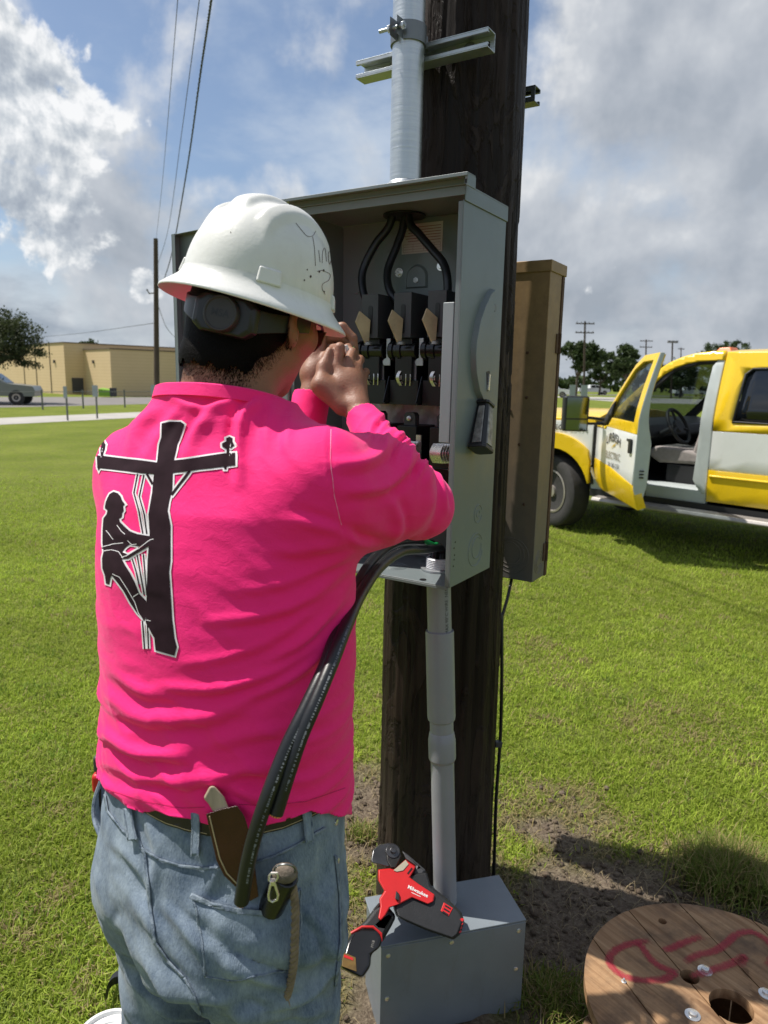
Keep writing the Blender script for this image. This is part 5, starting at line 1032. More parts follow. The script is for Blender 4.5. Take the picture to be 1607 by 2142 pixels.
    ext = [(1.012, 0.012), (1.02, 0.007), (1.05, 0.001), (1.12, -0.005), (1.20, -0.011), (1.255, -0.0155), (1.262, -0.0185), (1.255, -0.0195), (1.20, -0.0155), (1.10, -0.008), (1.0, -0.004), (0.975, 0.002), (0.96, 0.03)]
    for r_, z in prof + ext:
        for k in range(na):
            t = 2 * math.pi * k / na; cx, cy = math.cos(t), math.sin(t); e = 1.0 + (0.055 if cx > 0 else 0.0) * max(0, r_ - 1.0) / 0.26 * cx * cx
            x, y = A * r_ * cx * e, Bd * r_ * cy; zz_ = z
            if r_ < 0.93 and z > 0.03:
                for y0, amp, w_ in ((0.0, 0.0095, 0.019), (0.056, 0.0105, 0.0115), (-0.056, 0.0105, 0.0115)):
                    endf = np.clip((0.080 - abs(x + 0.004)) / 0.016, 0, 1); yc = y0 * (1 + 0.0 * x); q = math.exp(-((y - yc) / w_) ** 6); zz_ += amp * q * endf * endf * (3 - 2 * endf)
            drop = -0.010 * max(0, (r_ - 1.0) / 0.26) * (1 - 0.5 * cx * cx) if r_ > 1 else 0
            V.append(K(x, y, zz_ + drop))
    nrow = len(prof) + len(ext); i = np.arange(na * nrow).reshape(nrow, na); j = np.roll(i, -1, 1); F = np.stack([i[:-1], i[1:], j[1:], j[:-1]], -1).reshape(-1, 4)
    V.append(K(0, 0, Hh + 0.0125)); F = [tuple(f) for f in F] + [(len(V) - 1, k, (k + 1) % na) for k in range(na)]
    hat = MB().add(V, F).build('hard_hat', M['hat'], T, angle=60)
    # accessory slots
    for t in (R(-128), R(128), R(-52), R(52), R(180), R(-90), R(90)):
        if t in (R(180), R(-90), R(90)): continue
        cx, cy = math.cos(t), math.sin(t); c = K(A * cx * 0.97, Bd * cy * 0.97, 0.018); rad = ff * cx * Bd + ss * cy * A; rad /= np.linalg.norm(rad); tg = np.cross(uu, rad)
        def sl_(a, b, z): return c + tg * a + rad * b + uu * z
        mb = MB(); mb.hexa([sl_(-0.018, -0.01, -0.012), sl_(0.018, -0.01, -0.012), sl_(0.018, 0.010, -0.014), sl_(-0.018, 0.010, -0.014), sl_(-0.016, -0.01, 0.010), sl_(0.016, -0.01, 0.010), sl_(0.016, 0.0055, 0.008), sl_(-0.016, 0.0055, 0.008)]); mb.build('accessory_slot', M['hat'], hat, bevel=0.003, seg=3)
    # ratchet band at the nape with its knob
    def Rg(t, z, r_): return K(math.cos(t) * (0.105 + r_), math.sin(t) * (0.088 + r_), z)
    mb = MB(); rs_ = []
    for t in np.linspace(R(75), R(285), 50):
        dz = -0.030 * math.cos((t - math.pi + 0.4) * 0.75) ** 2; hh = 0.012 + 0.012 * math.exp(-((t - math.pi + 0.4) / 0.55) ** 2)
        rs_.append([Rg(t, -0.022 + dz - hh, 0.004), Rg(t, -0.022 + dz + hh, 0.004), Rg(t, -0.022 + dz + hh, 0.0005), Rg(t, -0.022 + dz - hh, 0.0005)])
    mb.rings(rs_); mb.build('nape_strap', M['strap_black'], hat, bevel=0.001)
    kt = math.pi - R(27); kb = Rg(kt, -0.050, 0.004); kd = -ff * math.cos(R(24)) + ss * math.sin(R(24)); ss0 = ss; ss = np.cross(uu, kd); mb = MB(); mb.rings([[kb + kd * dd + ss * a * w_ + uu * b * h_ for a, b in ((-1, -0.6), (-0.7, -1), (0.7, -1), (1, -0.6), (1, 0.6), (0.7, 1), (-0.7, 1), (-1, 0.6))] for dd, w_, h_ in ((-0.004, 0.050, 0.028), (0.006, 0.046, 0.027), (0.010, 0.038, 0.025))]); hsg = mb.build('ratchet_housing', M['strap_black'], hat, bevel=0.003)
    mb = MB(); mb.lathe([(0.0250, 0.006), (0.0250, 0.020), (0.0235, 0.0225), (0.0215, 0.0225), (0.0205, 0.0212), (0.0, 0.0212)], kb, kd, n=40, cap=False); mb.build('ratchet_knob', M['knob'], hat, bevel=0.0005)
    lettering('knob_lettering', 'MSA', 0.014, kb + kd * 0.0213, ss if (np.cross(ss, uu) @ kd) > 0 else -ss, uu, M['strap_black'], hat, lift=0.0004, ext=0.0002)
    hb = bvh_of(hat); q1 = lambda pts: [(320 + a * 0.2987, 380 + b * 0.2987) for a, b in pts]
    mk = [[(1000, 290), (1040, 340), (1080, 382), (1118, 380), (1140, 345)], [(1118, 385), (1130, 460), (1138, 590)], [(1160, 480), (1170, 565)], [(1185, 570), (1188, 490), (1205, 470), (1215, 560)], [(1228, 500), (1240, 480), (1250, 520), (1238, 580), (1228, 540), (1228, 500)], [(1150, 628), (1180, 622), (1205, 630), (1240, 650), (1230, 690), (1190, 715), (1185, 750), (1205, 790)]]
    decal('marker_lettering', hb, [q1(stroke_poly(smooth_curve([(*p, 0) for p in w], 4) and [tuple(v[:2]) for v in smooth_curve([(*p, 0) for p in w], 4)], 3.2)) for w in mk], 3, 0.0005, mat('brown_marker', (0.10, 0.06, 0.05), 0.7), hat)
    spots = [(1080, 617, 6), (1104, 664, 10), (1060, 690, 7), (1165, 630, 8), (1195, 622, 9), (545, 355, 5), (555, 243, 4), (1200, 770, 6)]
    decal('scuff_mark', hb, [q1([(x + r_ * math.cos(t) * 0.7, y + r_ * math.sin(t)) for t in np.linspace(0, 6.28, 9)[:-1]]) for x, y, r_ in spots], 3, 0.0005, mat('dark_scuff', (0.05, 0.025, 0.02), 0.8), hat)
    # safety glasses
    mb = MB(); mb.tube([H(-0.01, 0.084, 0.004), H(0.03, 0.080, 0.006), H(0.075, 0.066, 0.006), H(0.100, 0.05, 0.004)], 0.0022, 8); mb.tube([H(-0.01, -0.084, 0.004), H(0.03, -0.080, 0.006), H(0.075, -0.066, 0.006), H(0.100, -0.05, 0.004)], 0.0022, 8); mb.tube([H(0.100, 0.05, 0.004), H(0.112, 0.02, 0.006), H(0.114, 0, 0.006), H(0.112, -0.02, 0.006), H(0.100, -0.05, 0.004)], 0.0022, 8)
    gl = mb.build('safety_glasses', M['strap_black'], T)
    for sg in (-1, 1):
        mb = MB(); mb.prism([H(0.100, sg * 0.056, 0.003), H(0.110, sg * 0.028, 0.004), H(0.113, sg * 0.008, 0.002), H(0.110, sg * 0.012, -0.022), H(0.104, sg * 0.035, -0.030), H(0.096, sg * 0.055, -0.018)], [H(0.102, sg * 0.056, 0.003), H(0.112, sg * 0.028, 0.004), H(0.115, sg * 0.008, 0.002), H(0.112, sg * 0.012, -0.022), H(0.106, sg * 0.035, -0.030), H(0.098, sg * 0.055, -0.018)]); mb.build('lens', M['clear'], gl)
    return T, jb, sb, q6
MAN, JEANS_BVH, SHIRT_BVH, q6 = person()

# ------------------------------------------------------------------ cables and tools about him
def loose_cables():
    pe = np.array(E(0.092, 0.120, EZ0 + 0.02))
    a = [pe + np.array([0.008, 0, 0.0]), pe + np.array([0.004, 0, 0.035]), P(886, 1150, 1.53), P(842, 1154, 1.40), P(797, 1184, 1.23), P(756, 1240, 1.06), P(724, 1310, 0.945), P(695, 1385, 0.885), P(660, 1470, 0.845), P(630, 1540, 0.825), P(606, 1610, 0.812), P(577, 1702, 0.800)]
    b = [pe + np.array([-0.012, 0.004, 0.0]), pe + np.array([-0.014, 0.0, 0.045]), P(868, 1132, 1.56), P(824, 1138, 1.44), P(780, 1172, 1.26), P(741, 1238, 1.08), P(710, 1310, 0.955), P(680, 1395, 0.885), P(641, 1480, 0.845), P(602, 1560, 0.820), P(566, 1650, 0.800), P(537, 1735, 0.792), P(518, 1810, 0.792), P(505, 1886, 0.796)]
    for pts, lb in ((a, 'black cable looping from the plastic conduit, its cut end hanging at the shirt hem'), (b, 'black cable looping from the plastic conduit, its end reaching the jeans pocket')):
        T = thing('power_cable', pe, lb, 'cable', 'loose cables from the plastic conduit'); q = smooth_curve(pts, 12); mb = MB(); mb.tube(q, 0.0096, 18); j = mb.build('jacket', M['rubber'], T)
        d_ = q[-1] - q[-2]; d_ /= np.linalg.norm(d_); mb = MB(); u_ = np.cross(d_, [0, 1, 0]); u_ /= np.linalg.norm(u_); w_ = np.cross(d_, u_)
        for k in range(19):
            rr_ = 0 if k == 0 else (0.0032 if k < 7 else 0.0064); th = k * 1.047 if k < 7 else k * 0.5236; o = q[-1] + (u_ * math.cos(th) + w_ * math.sin(th)) * rr_; mb.cyl(o - d_ * 0.004, o + d_ * 0.0025, 0.00155, n=6)
        st = mb.build('copper_core', M['copper'], T); st['kind'] = 'stuff'
        # pale factory print along the jacket
        mb = MB(); rs = random.Random(3)
        for i in range(int(len(q) * 0.55), len(q) - 8):
            p0, p1 = q[i], q[i + 1]; t_ = p1 - p0; ln = np.linalg.norm(t_); t_ = t_ / ln; vd = c_o - p0; vd -= t_ * (vd @ t_); vd /= np.linalg.norm(vd); sd_ = np.cross(t_, vd); nn_ = vd * 0.94 - sd_ * 0.34
            for s_ in np.arange(0.0, 1.0, 0.25):
                if rs.random() < 0.5: continue
                c = p0 + t_ * ln * s_ + nn_ * 0.0098; h_ = rs.uniform(0.0008, 0.0018); mb.add([c - sd_ * h_, c + sd_ * h_, c + sd_ * h_ + t_ * 0.0012, c - sd_ * h_ + t_ * 0.0012], [(0, 1, 2, 3)])
        pr_ = mb.build('jacket_print', M['worn_print'], T, smooth=False); pr_['kind'] = 'stuff'
    g = [pe + np.array([0.002, 0.012, 0.0]), pe + np.array([-0.002, 0.012, 0.04]), P(905, 1140, 1.62), P(880, 1120, 1.60), P(830, 1040, 1.60), P(775, 930, 1.60), P(757, 840, 1.58), P(752, 790, 1.565), P(744, 750, 1.552), P(735, 728, 1.545)]
    mb = MB(); mb.tube(smooth_curve(g, 8), 0.0066, 12); o = mb.build('ground_wire', M['green']); tag(o, 'green insulated wire rising from the plastic conduit into his hands', 'wire')
    T = thing('wire_stripper', P(728, 735, 1.54), 'small pale-tipped hand tool gripped in front of his face', 'hand tool'); mb = MB(); mb.tube([P(734, 765, 1.545), P(731, 745, 1.532), P(724, 722, 1.528)], [0.006, 0.006, 0.003], 10); mb.build('grip', M['white'], T)
M['worn_print'] = mat('faint_grey_print', (0.16, 0.17, 0.18), 0.7)
loose_cables()

def hip_gear():
    # knife in a leather sheath
    T = thing('sheath_knife', P(460, 1760, 0.86), 'knife with grey wooden handle in an oxblood leather sheath behind the belt', 'knife')
    def near_y(x, y):
        d_ = Vector(ray(x, y)).normalized(); ys = [h[0].y for h in (JEANS_BVH.ray_cast(Vector(c_o), d_), SHIRT_BVH.ray_cast(Vector(c_o), d_)) if h[0] is not None]
        return min(ys) if ys else 0.87
    yt, yb = near_y(462, 1690), near_y(500, 1860); yl = lambda y: yt + (yb - yt) * (y - 1690) / 170.0
    def slab(name, poly, o0, o1, mt, bev): mb = MB(); mb.prism([P(x, y, yl(y) + o0) for x, y in poly], [P(x, y, yl(y) + o1) for x, y in poly]); return mb.build(name, mt, T, bevel=bev, seg=3)
    slab('sheath', q6([(703, 318), (790, 290), (872, 272), (912, 330), (942, 430), (968, 600), (988, 765), (940, 792), (872, 722), (800, 652), (760, 572), (730, 440)]), -0.016, -0.001, M['leather'], 0.004)
    mb = MB(); mb.tube([P(x, y, yl(y) - 0.0165) for x, y in q6([(722, 330), (748, 440), (778, 560), (815, 638), (880, 706)])], 0.0009, 5); mb.build('sheath_stitching', M['stitch'], T)
    slab('knife_handle', q6([(688, 232), (722, 168), (748, 164), (775, 195), (802, 225), (832, 300), (800, 320), (752, 322), (716, 262)]), -0.013, -0.002, M['wood_handle'], 0.003)
    # pocket tool with swivel clip, and the rope lanyard hanging from it
    T = thing('pocket_tool', P(585, 1860, 0.85), 'black-handled tool tucked in the back pocket with a small silver snap clip', 'hand tool')
    mb = MB(); c0 = P(600, 1832, 0.836); c1 = P(566, 1900, 0.850); mb.tube([c0, c0 * 0.5 + c1 * 0.5, c1], [0.017, 0.018, 0.018], 16); mb.build('handle', M['gloss_black'], T, bevel=0.003)
    mb = MB(); mb.ball(P(596, 1826, 0.832), 0.016, 14, 8, (1.1, 0.8, 0.85)); mb.build('worn_pommel', M['worn_tan'], T)
    mb = MB(); ring = [P(596 + 22 * math.cos(a), 1826 + 12 * math.sin(a) - 6, 0.824 + 0.01 * math.sin(a)) for a in np.linspace(0, 2 * math.pi, 20)[:-1]]; mb.tube(ring, 0.0014, 6, close=True); mb.build('key_ring', M['darkgalv'], T)
    mb = MB(); mb.tube([P(x, y, 0.812) for x, y in ((563, 1842), (563, 1832), (568, 1826), (580, 1826), (582, 1834), (578, 1842), (563, 1842))], 0.0016, 8); mb.tube([P(x, y, 0.812) for x, y in ((567, 1846), (562, 1872), (563, 1882), (570, 1886), (580, 1882), (582, 1872), (574, 1846))], 0.0017, 8); mb.cyl(P(571, 1841, 0.812), P(571, 1849, 0.812), 0.004, n=12); mb.build('snap_clip', M['silver'], T)
    T = thing('rope_lanyard', P(600, 2090, 0.86), 'frayed tan braided rope hanging out of the back pocket', 'rope')
    pl = smooth_curve([P(x, y, Y) for x, y, Y in ((612, 1850, 0.835), (618, 1900, 0.834), (617, 1960, 0.832), (615, 2010, 0.833), (609, 2050, 0.838), (600, 2085, 0.843))], 14)
    mb = MB()
    for ph in range(3):
        q = []
        for i, p in enumerate(pl):
            a = i * 0.62 + ph * 2.094; t_ = pl[min(i + 1, len(pl) - 1)] - pl[max(0, i - 1)]; t_ /= np.linalg.norm(t_); u_ = np.cross(t_, [0, 1, 0]); u_ /= np.linalg.norm(u_); w_ = np.cross(t_, u_); q.append(p + (u_ * math.cos(a) + w_ * math.sin(a)) * 0.0028)
        mb.tube(q, 0.0034, 8)
    mb.build('braid', M['rope'], T); mb = MB(); rs = random.Random(2)
    for k in range(34):
        d_ = np.array([rs.uniform(-0.5, 0.4), rs.uniform(-0.4, 0.3), -1]); o = pl[-1] + np.array([rs.uniform(-0.004, 0.004), rs.uniform(-0.004, 0.004), 0.004]); mb.tube([o, o + d_ * 0.006, o + d_ * rs.uniform(0.01, 0.018)], [0.0008, 0.0008, 0.0004], 4)
    fr_ = mb.build('frayed_end', M['rope'], T); fr_['kind'] = 'stuff'
    # red tape measure clipped on the far hip
    T = thing('tape_measure', P(210, 1610, 1.16), 'red and black tool at his left hip, mostly hidden by the shirt', 'tape measure')
    c = P(222, 1612, 1.16); mb = MB(); mb.box(c + np.array([-0.016, -0.03, -0.03]), c + np.array([0.016, 0.03, 0.008])); mb.build('case', M['red'], T, bevel=0.008, seg=3); mb = MB(); mb.box(c + np.array([-0.013, -0.026, 0.009]), c + np.array([0.013, 0.026, 0.04])); mb.build('cap', M['chute'], T, bevel=0.006)
M['rope'] = mat('tan_rope', (0.20, 0.15, 0.095), 0.9, 0, 0.35, 60, 0.001, 250); M['worn_tan'] = mat('worn_cork', (0.16, 0.13, 0.10), 0.85, 0, 0.4, 60, 0.003, 120)
M['red'] = mat('red_tool_plastic', (0.52, 0.014, 0.016), 0.42, 0, 0.12, 14)
hip_gear()
# ------------------------------------------------------------------ cordless cable cutter on the pull box
def cable_cutter():
    pm, pb, pj = np.array([0.185, 1.535, 0.292]), np.array([-0.045, 1.405, 0.262]), np.array([0.010, 1.64, 0.385])
    nrm = np.cross(pm - pb, pj - pb); nrm /= np.linalg.norm(nrm)
    if nrm @ (c_o - pb) < 0: nrm = -nrm
    def at(zx, zy, off=0.0):
        d = ray(680 + zx * 0.2863, 1680 + zy * 0.2863); k = ((pb + nrm * off - c_o) @ nrm) / (d @ nrm); return c_o + d * k
    T = thing('cable_cutter', at(640, 760, -0.03), 'red and black cordless cable cutter lying on the grey box', 'power tool')
    def slab(name, poly, lo, hi, mt, bev=0.006, parent=T, inset=0.0):
        c = np.mean(np.array(poly, float), 0); top = [tuple(c + (np.array(p) - c) * (1 - inset)) for p in poly]
        mb = MB(); mb.prism([at(*p, lo) for p in poly], [at(*p, lo) + (at(*q, hi) - at(*p, lo)) for p, q in zip(poly, top)]); return mb.build(name, mt, parent, bevel=bev, seg=3)
    motor = [(600, 530), (660, 500), (740, 492), (772, 600), (910, 712), (1000, 800), (1022, 870), (988, 962), (940, 1000), (870, 975), (740, 930), (600, 870), (520, 830), (495, 760), (560, 640)]
    slab('motor_housing', motor, -0.034, 0.020, M['toolblack'], 0.012, inset=0.06)
    slab('handle', [(400, 740), (470, 760), (525, 825), (488, 900), (425, 1010), (335, 1085), (270, 1020), (195, 945), (290, 860), (350, 780)], -0.022, 0.014, M['toolblack'], 0.010, inset=0.08)
    hs_ = slab('gear_housing', [(385, 482), (470, 472), (505, 482), (590, 408), (668, 460), (650, 495), (622, 540), (690, 590), (812, 670), (802, 722), (760, 742), (640, 692), (545, 742), (472, 765), (442, 822), (402, 868), (383, 850), (400, 760), (395, 700), (432, 645), (385, 562)], -0.020, 0.027, M['red'], 0.006, inset=0.04)
    slab('battery', [(188, 955), (290, 905), (385, 912), (425, 985), (405, 1055), (338, 1105), (335, 1195), (272, 1288), (190, 1250), (105, 1202), (138, 1085), (160, 1005)], -0.034, 0.022, M['gloss_black'], 0.008, inset=0.05)
    slab('battery_label', [(135, 1088), (225, 1128), (232, 1232), (122, 1192)], 0.0, 0.0235, M['amber'], 0.001, inset=0.0)
    slab('label_stripe', [(140, 1105), (205, 1130), (206, 1150), (138, 1125)], 0.0, 0.0242, M['red'], 0.0)
    mb = MB(); mb.tube([at(190, 950, 0.012), at(270, 905, 0.020), at(350, 905, 0.020), at(410, 955, 0.016), at(412, 1010, 0.01)], 0.0032, 8); mb.build('red_trim', M['red'], T)
    slab('trigger', [(352, 775), (395, 725), (410, 735), (370, 800), (345, 800)], -0.010, 0.010, M['toolblack'], 0.003)
    slab('blade_jaw', [(335, 415), (348, 342), (400, 302), (470, 290), (520, 300), (500, 380), (470, 470), (340, 435)], -0.012, 0.012, M['jaw'], 0.003, inset=0.03)
    slab('fixed_jaw', [(445, 330), (500, 290), (545, 318), (560, 390), (520, 472), (480, 476), (450, 420)], -0.015, 0.0165, M['jaw_dark'], 0.003, inset=0.03)
    mb = MB(); mb.lathe([(0.018, 0.0), (0.018, 0.003), (0.008, 0.004), (0.008, 0.011), (0.003, 0.012)], at(495, 352, 0.016), nrm, n=20); mb.build('jaw_bolt', M['jaw'], T, bevel=0.0008)
    slab('jaw_plate', [(500, 492), (590, 415), (612, 446), (572, 492), (522, 502)], 0.0, 0.0288, M['sand'], 0.001)
    slab('jaw_guard', [(560, 345), (600, 372), (740, 492), (700, 540), (640, 520), (665, 460), (590, 408)], -0.024, 0.012, M['chute'], 0.005)
    vt = slab('air_vent', [(868, 725), (935, 768), (903, 828), (845, 788)], 0.0, 0.0215, M['red'], 0.001)
    for k in range(3):
        a, b = 872 + k * 2 - 0, 742 + k * 24; slab('vent_slot', [(880 - k * 9, 742 + k * 22), (922 - k * 9, 768 + k * 22), (918 - k * 9, 778 + k * 22), (875 - k * 9, 752 + k * 22)], 0.0, 0.0222, M['black'], 0.0)
    for k in range(4): slab('end_grille', [(1004 - k * 3, 838 + k * 30), (1018 - k * 6, 850 + k * 30), (1006 - k * 8, 868 + k * 28), (975 - k * 3, 850 + k * 30)], 0.0, 0.020 - k * 0.003, M['red'], 0.001)
    slab('selector', [(520, 640), (545, 665), (540, 715), (512, 700)], 0.0, 0.0335, M['toolblack'], 0.002)
    slab('seam_groove', [(600, 512), (632, 470), (640, 476), (608, 518)], 0.0, 0.0285, M['black'], 0.0)
    a, b = at(615, 605, 0.0275), at(748, 668, 0.0275); ex = (b - a) / np.linalg.norm(b - a); ey = np.cross(nrm, ex); lettering('lettering', 'Milwaukee', 0.0125, (a + b) / 2 - ey * 0.003, ex, ey, M['white'], T, lift=0.0003, ext=0.0002)
    mb = MB(); q = (a + b) / 2 - ey * 0.0125; mb.add([q - ex * 0.014, q + ex * 0.010, q + ex * 0.010 + ey * 0.0012, q - ex * 0.014 + ey * 0.0012], [(0, 1, 2, 3)]); mb.build('lettering_rule', M['white'], T)
    a, b = at(190, 985, 0.0185), at(250, 1005, 0.0195); ex = (b - a) / np.linalg.norm(b - a); ey = np.cross(nrm, ex); lettering('lettering', 'M18', 0.009, at(350, 1030, 0.0224), ey, -ex, M['worn_grey'], T, lift=0.0006)
M['toolblack'] = mat('black_rubber_overmould', (0.012, 0.0125, 0.014), 0.55, 0, 0.3, 25, 0.0005, 250); M['amber'] = mat('amber_label', (0.13, 0.075, 0.015), 0.5, 0, 0.3, 60)
M['jaw'] = mat('blackened_steel', (0.10, 0.10, 0.105), 0.30, 0.8, 0.3, 20); M['jaw_dark'] = mat('dark_phosphate_steel', (0.035, 0.034, 0.033), 0.4, 0.6, 0.4, 30, 0.0006, 200); M['sand'] = mat('sand_plate', (0.36, 0.33, 0.25), 0.55)
cable_cutter()

# ------------------------------------------------------------------ wooden cable reel lying on its side
def reel_mat():
    mt = bpy.data.materials.new('weathered_pine'); mt.use_nodes = True; nt = mt.node_tree; b = nt.nodes['Principled BSDF']; b.inputs['Roughness'].default_value = 0.75; b.inputs['Specular IOR Level'].default_value = 0.2
    tc = N(nt, 'ShaderNodeTexCoord'); o = tc.outputs['Object']; oi = N(nt, 'ShaderNodeObjectInfo'); ad = N(nt, 'ShaderNodeVectorMath', operation='ADD'); L(nt, o, ad.inputs[0])
    v = vmap(nt, o, (1, 1, 1), rot=(0, 0, 0.95)); g = noise(nt, vmap(nt, v, (3.0, 70, 20)), 1.0, 8, 0.65, 0.5); st = noise(nt, o, 7, 6, 0.65); kn = noise(nt, vmap(nt, v, (5, 12, 5)), 1.0, 4, 0.5, 2.0)
    c = mixc(nt, ramp(nt, g.outputs[0], [(0.3, (0, 0, 0)), (0.7, (1, 1, 1))]), (0.20, 0.105, 0.050), (0.42, 0.265, 0.145)); c = mixc(nt, ramp(nt, st.outputs[0], [(0.46, (0, 0, 0)), (0.66, (0.85, 0.85, 0.85))]), c, (0.105, 0.07, 0.048)); c = mixc(nt, ramp(nt, kn.outputs[0], [(0.62, (0, 0, 0)), (0.68, (0.7, 0.7, 0.7))]), c, (0.10, 0.05, 0.025))
    L(nt, c, b.inputs['Base Color']); bp = N(nt, 'ShaderNodeBump'); bp.inputs['Distance'].default_value = 0.0012; L(nt, g.outputs[0], bp.inputs['Height']); L(nt, bp.outputs[0], b.inputs['Normal']); return mt
def spray_mat():
    mt = bpy.data.materials.new('red_spray_paint'); mt.use_nodes = True; nt = mt.node_tree; b = nt.nodes['Principled BSDF']; b.inputs['Base Color'].default_value = (0.40, 0.016, 0.045, 1); b.inputs['Roughness'].default_value = 0.7
    tc = N(nt, 'ShaderNodeTexCoord'); n = noise(nt, tc.outputs['Object'], 130, 5, 0.7); at = N(nt, 'ShaderNodeAttribute', attribute_name='edge')
    a = mathn(nt, 'MULTIPLY', mathn(nt, 'SUBTRACT', mathn(nt, 'ADD', at.outputs['Fac'], mathn(nt, 'MULTIPLY', n.outputs[0], 1.5)), 0.98), 1.5, None, True); L(nt, mathn(nt, 'MULTIPLY', a, 0.62), b.inputs['Alpha']); return mt
M['reel'] = reel_mat(); M['spray'] = spray_mat()
def cable_reel():
    ZT = 0.25; c0 = G(1530, 2104, ZT)[:2]; RR = 0.315; th = 0.026
    T = thing('cable_reel', (c0[0], c0[1], 0), 'wooden cable reel lying on its side with a red spray-painted mark', 'cable reel')
    a, b = G(1425, 1895, ZT)[:2], G(1545, 2020, ZT)[:2]; dv = (b - a) / np.linalg.norm(b - a); nv = np.array([-dv[1], dv[0]]); cut0 = (a - c0) @ nv
    holes = [(c0, 0.046), (G(1443, 2043, ZT)[:2], 0.021), (G(1386, 1927, ZT)[:2], 0.0105)]
    cutters = []
    for h, r_ in holes:
        mb = MB(); mb.cyl((h[0], h[1], ZT - 0.1), (h[0], h[1], ZT + 0.1), r_, n=40); cutters.append(mb.build('hole', M['reel']))
    edges = [-RR, cut0 - 0.29, cut0 - 0.145, cut0, cut0 + 0.145, cut0 + 0.29, RR]; edges = sorted(e for e in edges if -RR <= e <= RR)
    for level, z0, z1 in ((0, ZT - th, ZT), (1, 0.0, th)):
        for e0, e1 in zip(edges[:-1], edges[1:]):
            if e1 - e0 < 0.012: continue
            g_ = 0.0016; u0, u1 = e0 + g_, e1 - g_; pts = []
            for e in np.linspace(u0, u1, 26): x = math.sqrt(max(RR * RR - e * e, 0)); pts.append((x, e))
            for e in np.linspace(u1, u0, 26): x = -math.sqrt(max(RR * RR - e * e, 0)); pts.append((x, e))
            W = [c0 + dv * p[0] + nv * p[1] for p in pts]; mb = MB(); mb.prism([(w[0], w[1], z0) for w in W], [(w[0], w[1], z1) for w in W]); pl = mb.build('plank', M['reel'], T, smooth=False)
            if level == 0:
                for cu in cutters:
                    bo = pl.modifiers.new('hole', 'BOOLEAN'); bo.object = cu; bo.operation = 'DIFFERENCE'; bo.solver = 'EXACT'
                dg = bpy.context.evaluated_depsgraph_get(); me = bpy.data.meshes.new_from_object(pl.evaluated_get(dg)); pl.modifiers.clear(); pl.data = me
                bv = pl.modifiers.new('bevel', 'BEVEL'); bv.width = 0.0015; bv.segments = 2; bv.angle_limit = R(50)
    for cu in cutters: bpy.data.objects.remove(cu)
    mb = MB()
    for k in range(18):
        a0, a1 = 2 * math.pi * k / 18 + 0.01, 2 * math.pi * (k + 1) / 18 - 0.01; q = []
        mb = MB()
        cs = [(math.cos(a0) * 0.16, math.sin(a0) * 0.16), (math.cos(a1) * 0.16, math.sin(a1) * 0.16), (math.cos(a1) * 0.145, math.sin(a1) * 0.145), (math.cos(a0) * 0.145, math.sin(a0) * 0.145)]
        mb.hexa([(c0[0] + x, c0[1] + y, th + 0.0005) for x, y in cs] + [(c0[0] + x, c0[1] + y, ZT - th - 0.0005) for x, y in cs]); mb.build('drum_stave', M['reel'], T)
    for x, y, r_ in ((1475, 2031, 0.0165), (1449, 2124, 0.0165), (1603, 2080, 0.0165), (1305, 2054, 0.006)):
        g_ = G(x, y, ZT); mb = MB(); mb.lathe([(r_, 0.0), (r_, 0.002), (r_ * 0.55, 0.003), (r_ * 0.5, 0.008), (r_ * 0.2, 0.010)], (g_[0], g_[1], ZT), n=20); mb.build('washer_bolt', M['silver'], T)
    q2 = lambda p: (1020 + p[0] * 0.3653, 1680 + p[1] * 0.3653)
    strokes = [[(930, 790), (800, 812), (715, 860), (700, 920), (760, 980), (870, 1015), (1000, 1010), (1085, 978)], [(872, 800), (900, 850), (960, 920), (1040, 960), (1095, 978)], [(1005, 848), (1060, 830), (1130, 800), (1230, 765)], [(1130, 915), (1210, 872), (1300, 850), (1370, 805), (1410, 768), (1460, 745), (1530, 748), (1610, 800), (1640, 870), (1600, 940)], [(1160, 1000), (1290, 960), (1400, 922), (1470, 885), (1440, 940)]]
    V, F, A = [], [], []
    for s_i, s in enumerate(strokes):
        p = [np.array(G(*q2(v[:2]), ZT)[:2]) for v in smooth_curve([(*q, 0) for q in s], 8)]; base = len(V); zz = ZT + 0.0012 + 0.0005 * s_i
        for i in range(len(p)):
            t = p[min(i + 1, len(p) - 1)] - p[max(i - 1, 0)]; t /= np.linalg.norm(t); nn = np.array([-t[1], t[0]]); endf = min(1, min(i, len(p) - 1 - i) / 4)
            for k, w in enumerate(np.linspace(-1, 1, 7)): V.append((*(p[i] + nn * w * 0.0135), zz)); A.append((1 - abs(w) ** 2) * (0.45 + 0.55 * endf))
        for i in range(len(p) - 1):
            for k in range(6): F.append((base + i * 7 + k, base + i * 7 + k + 1, base + (i + 1) * 7 + k + 1, base + (i + 1) * 7 + k))
        keep = F
    V = np.array(V); d = np.hypot(V[:, 0] - c0[0], V[:, 1] - c0[1]); ok = d < RR - 0.002; F = [f for f in F if all(ok[i] for i in f)]
    o = mesh_np('spray_mark', V, F, M['spray'], T); at = o.data.attributes.new('edge', 'FLOAT', 'POINT'); n_ = len(o.data.vertices)
    at.data.foreach_set('value', np.array(A[:n_], np.float32))
cable_reel()

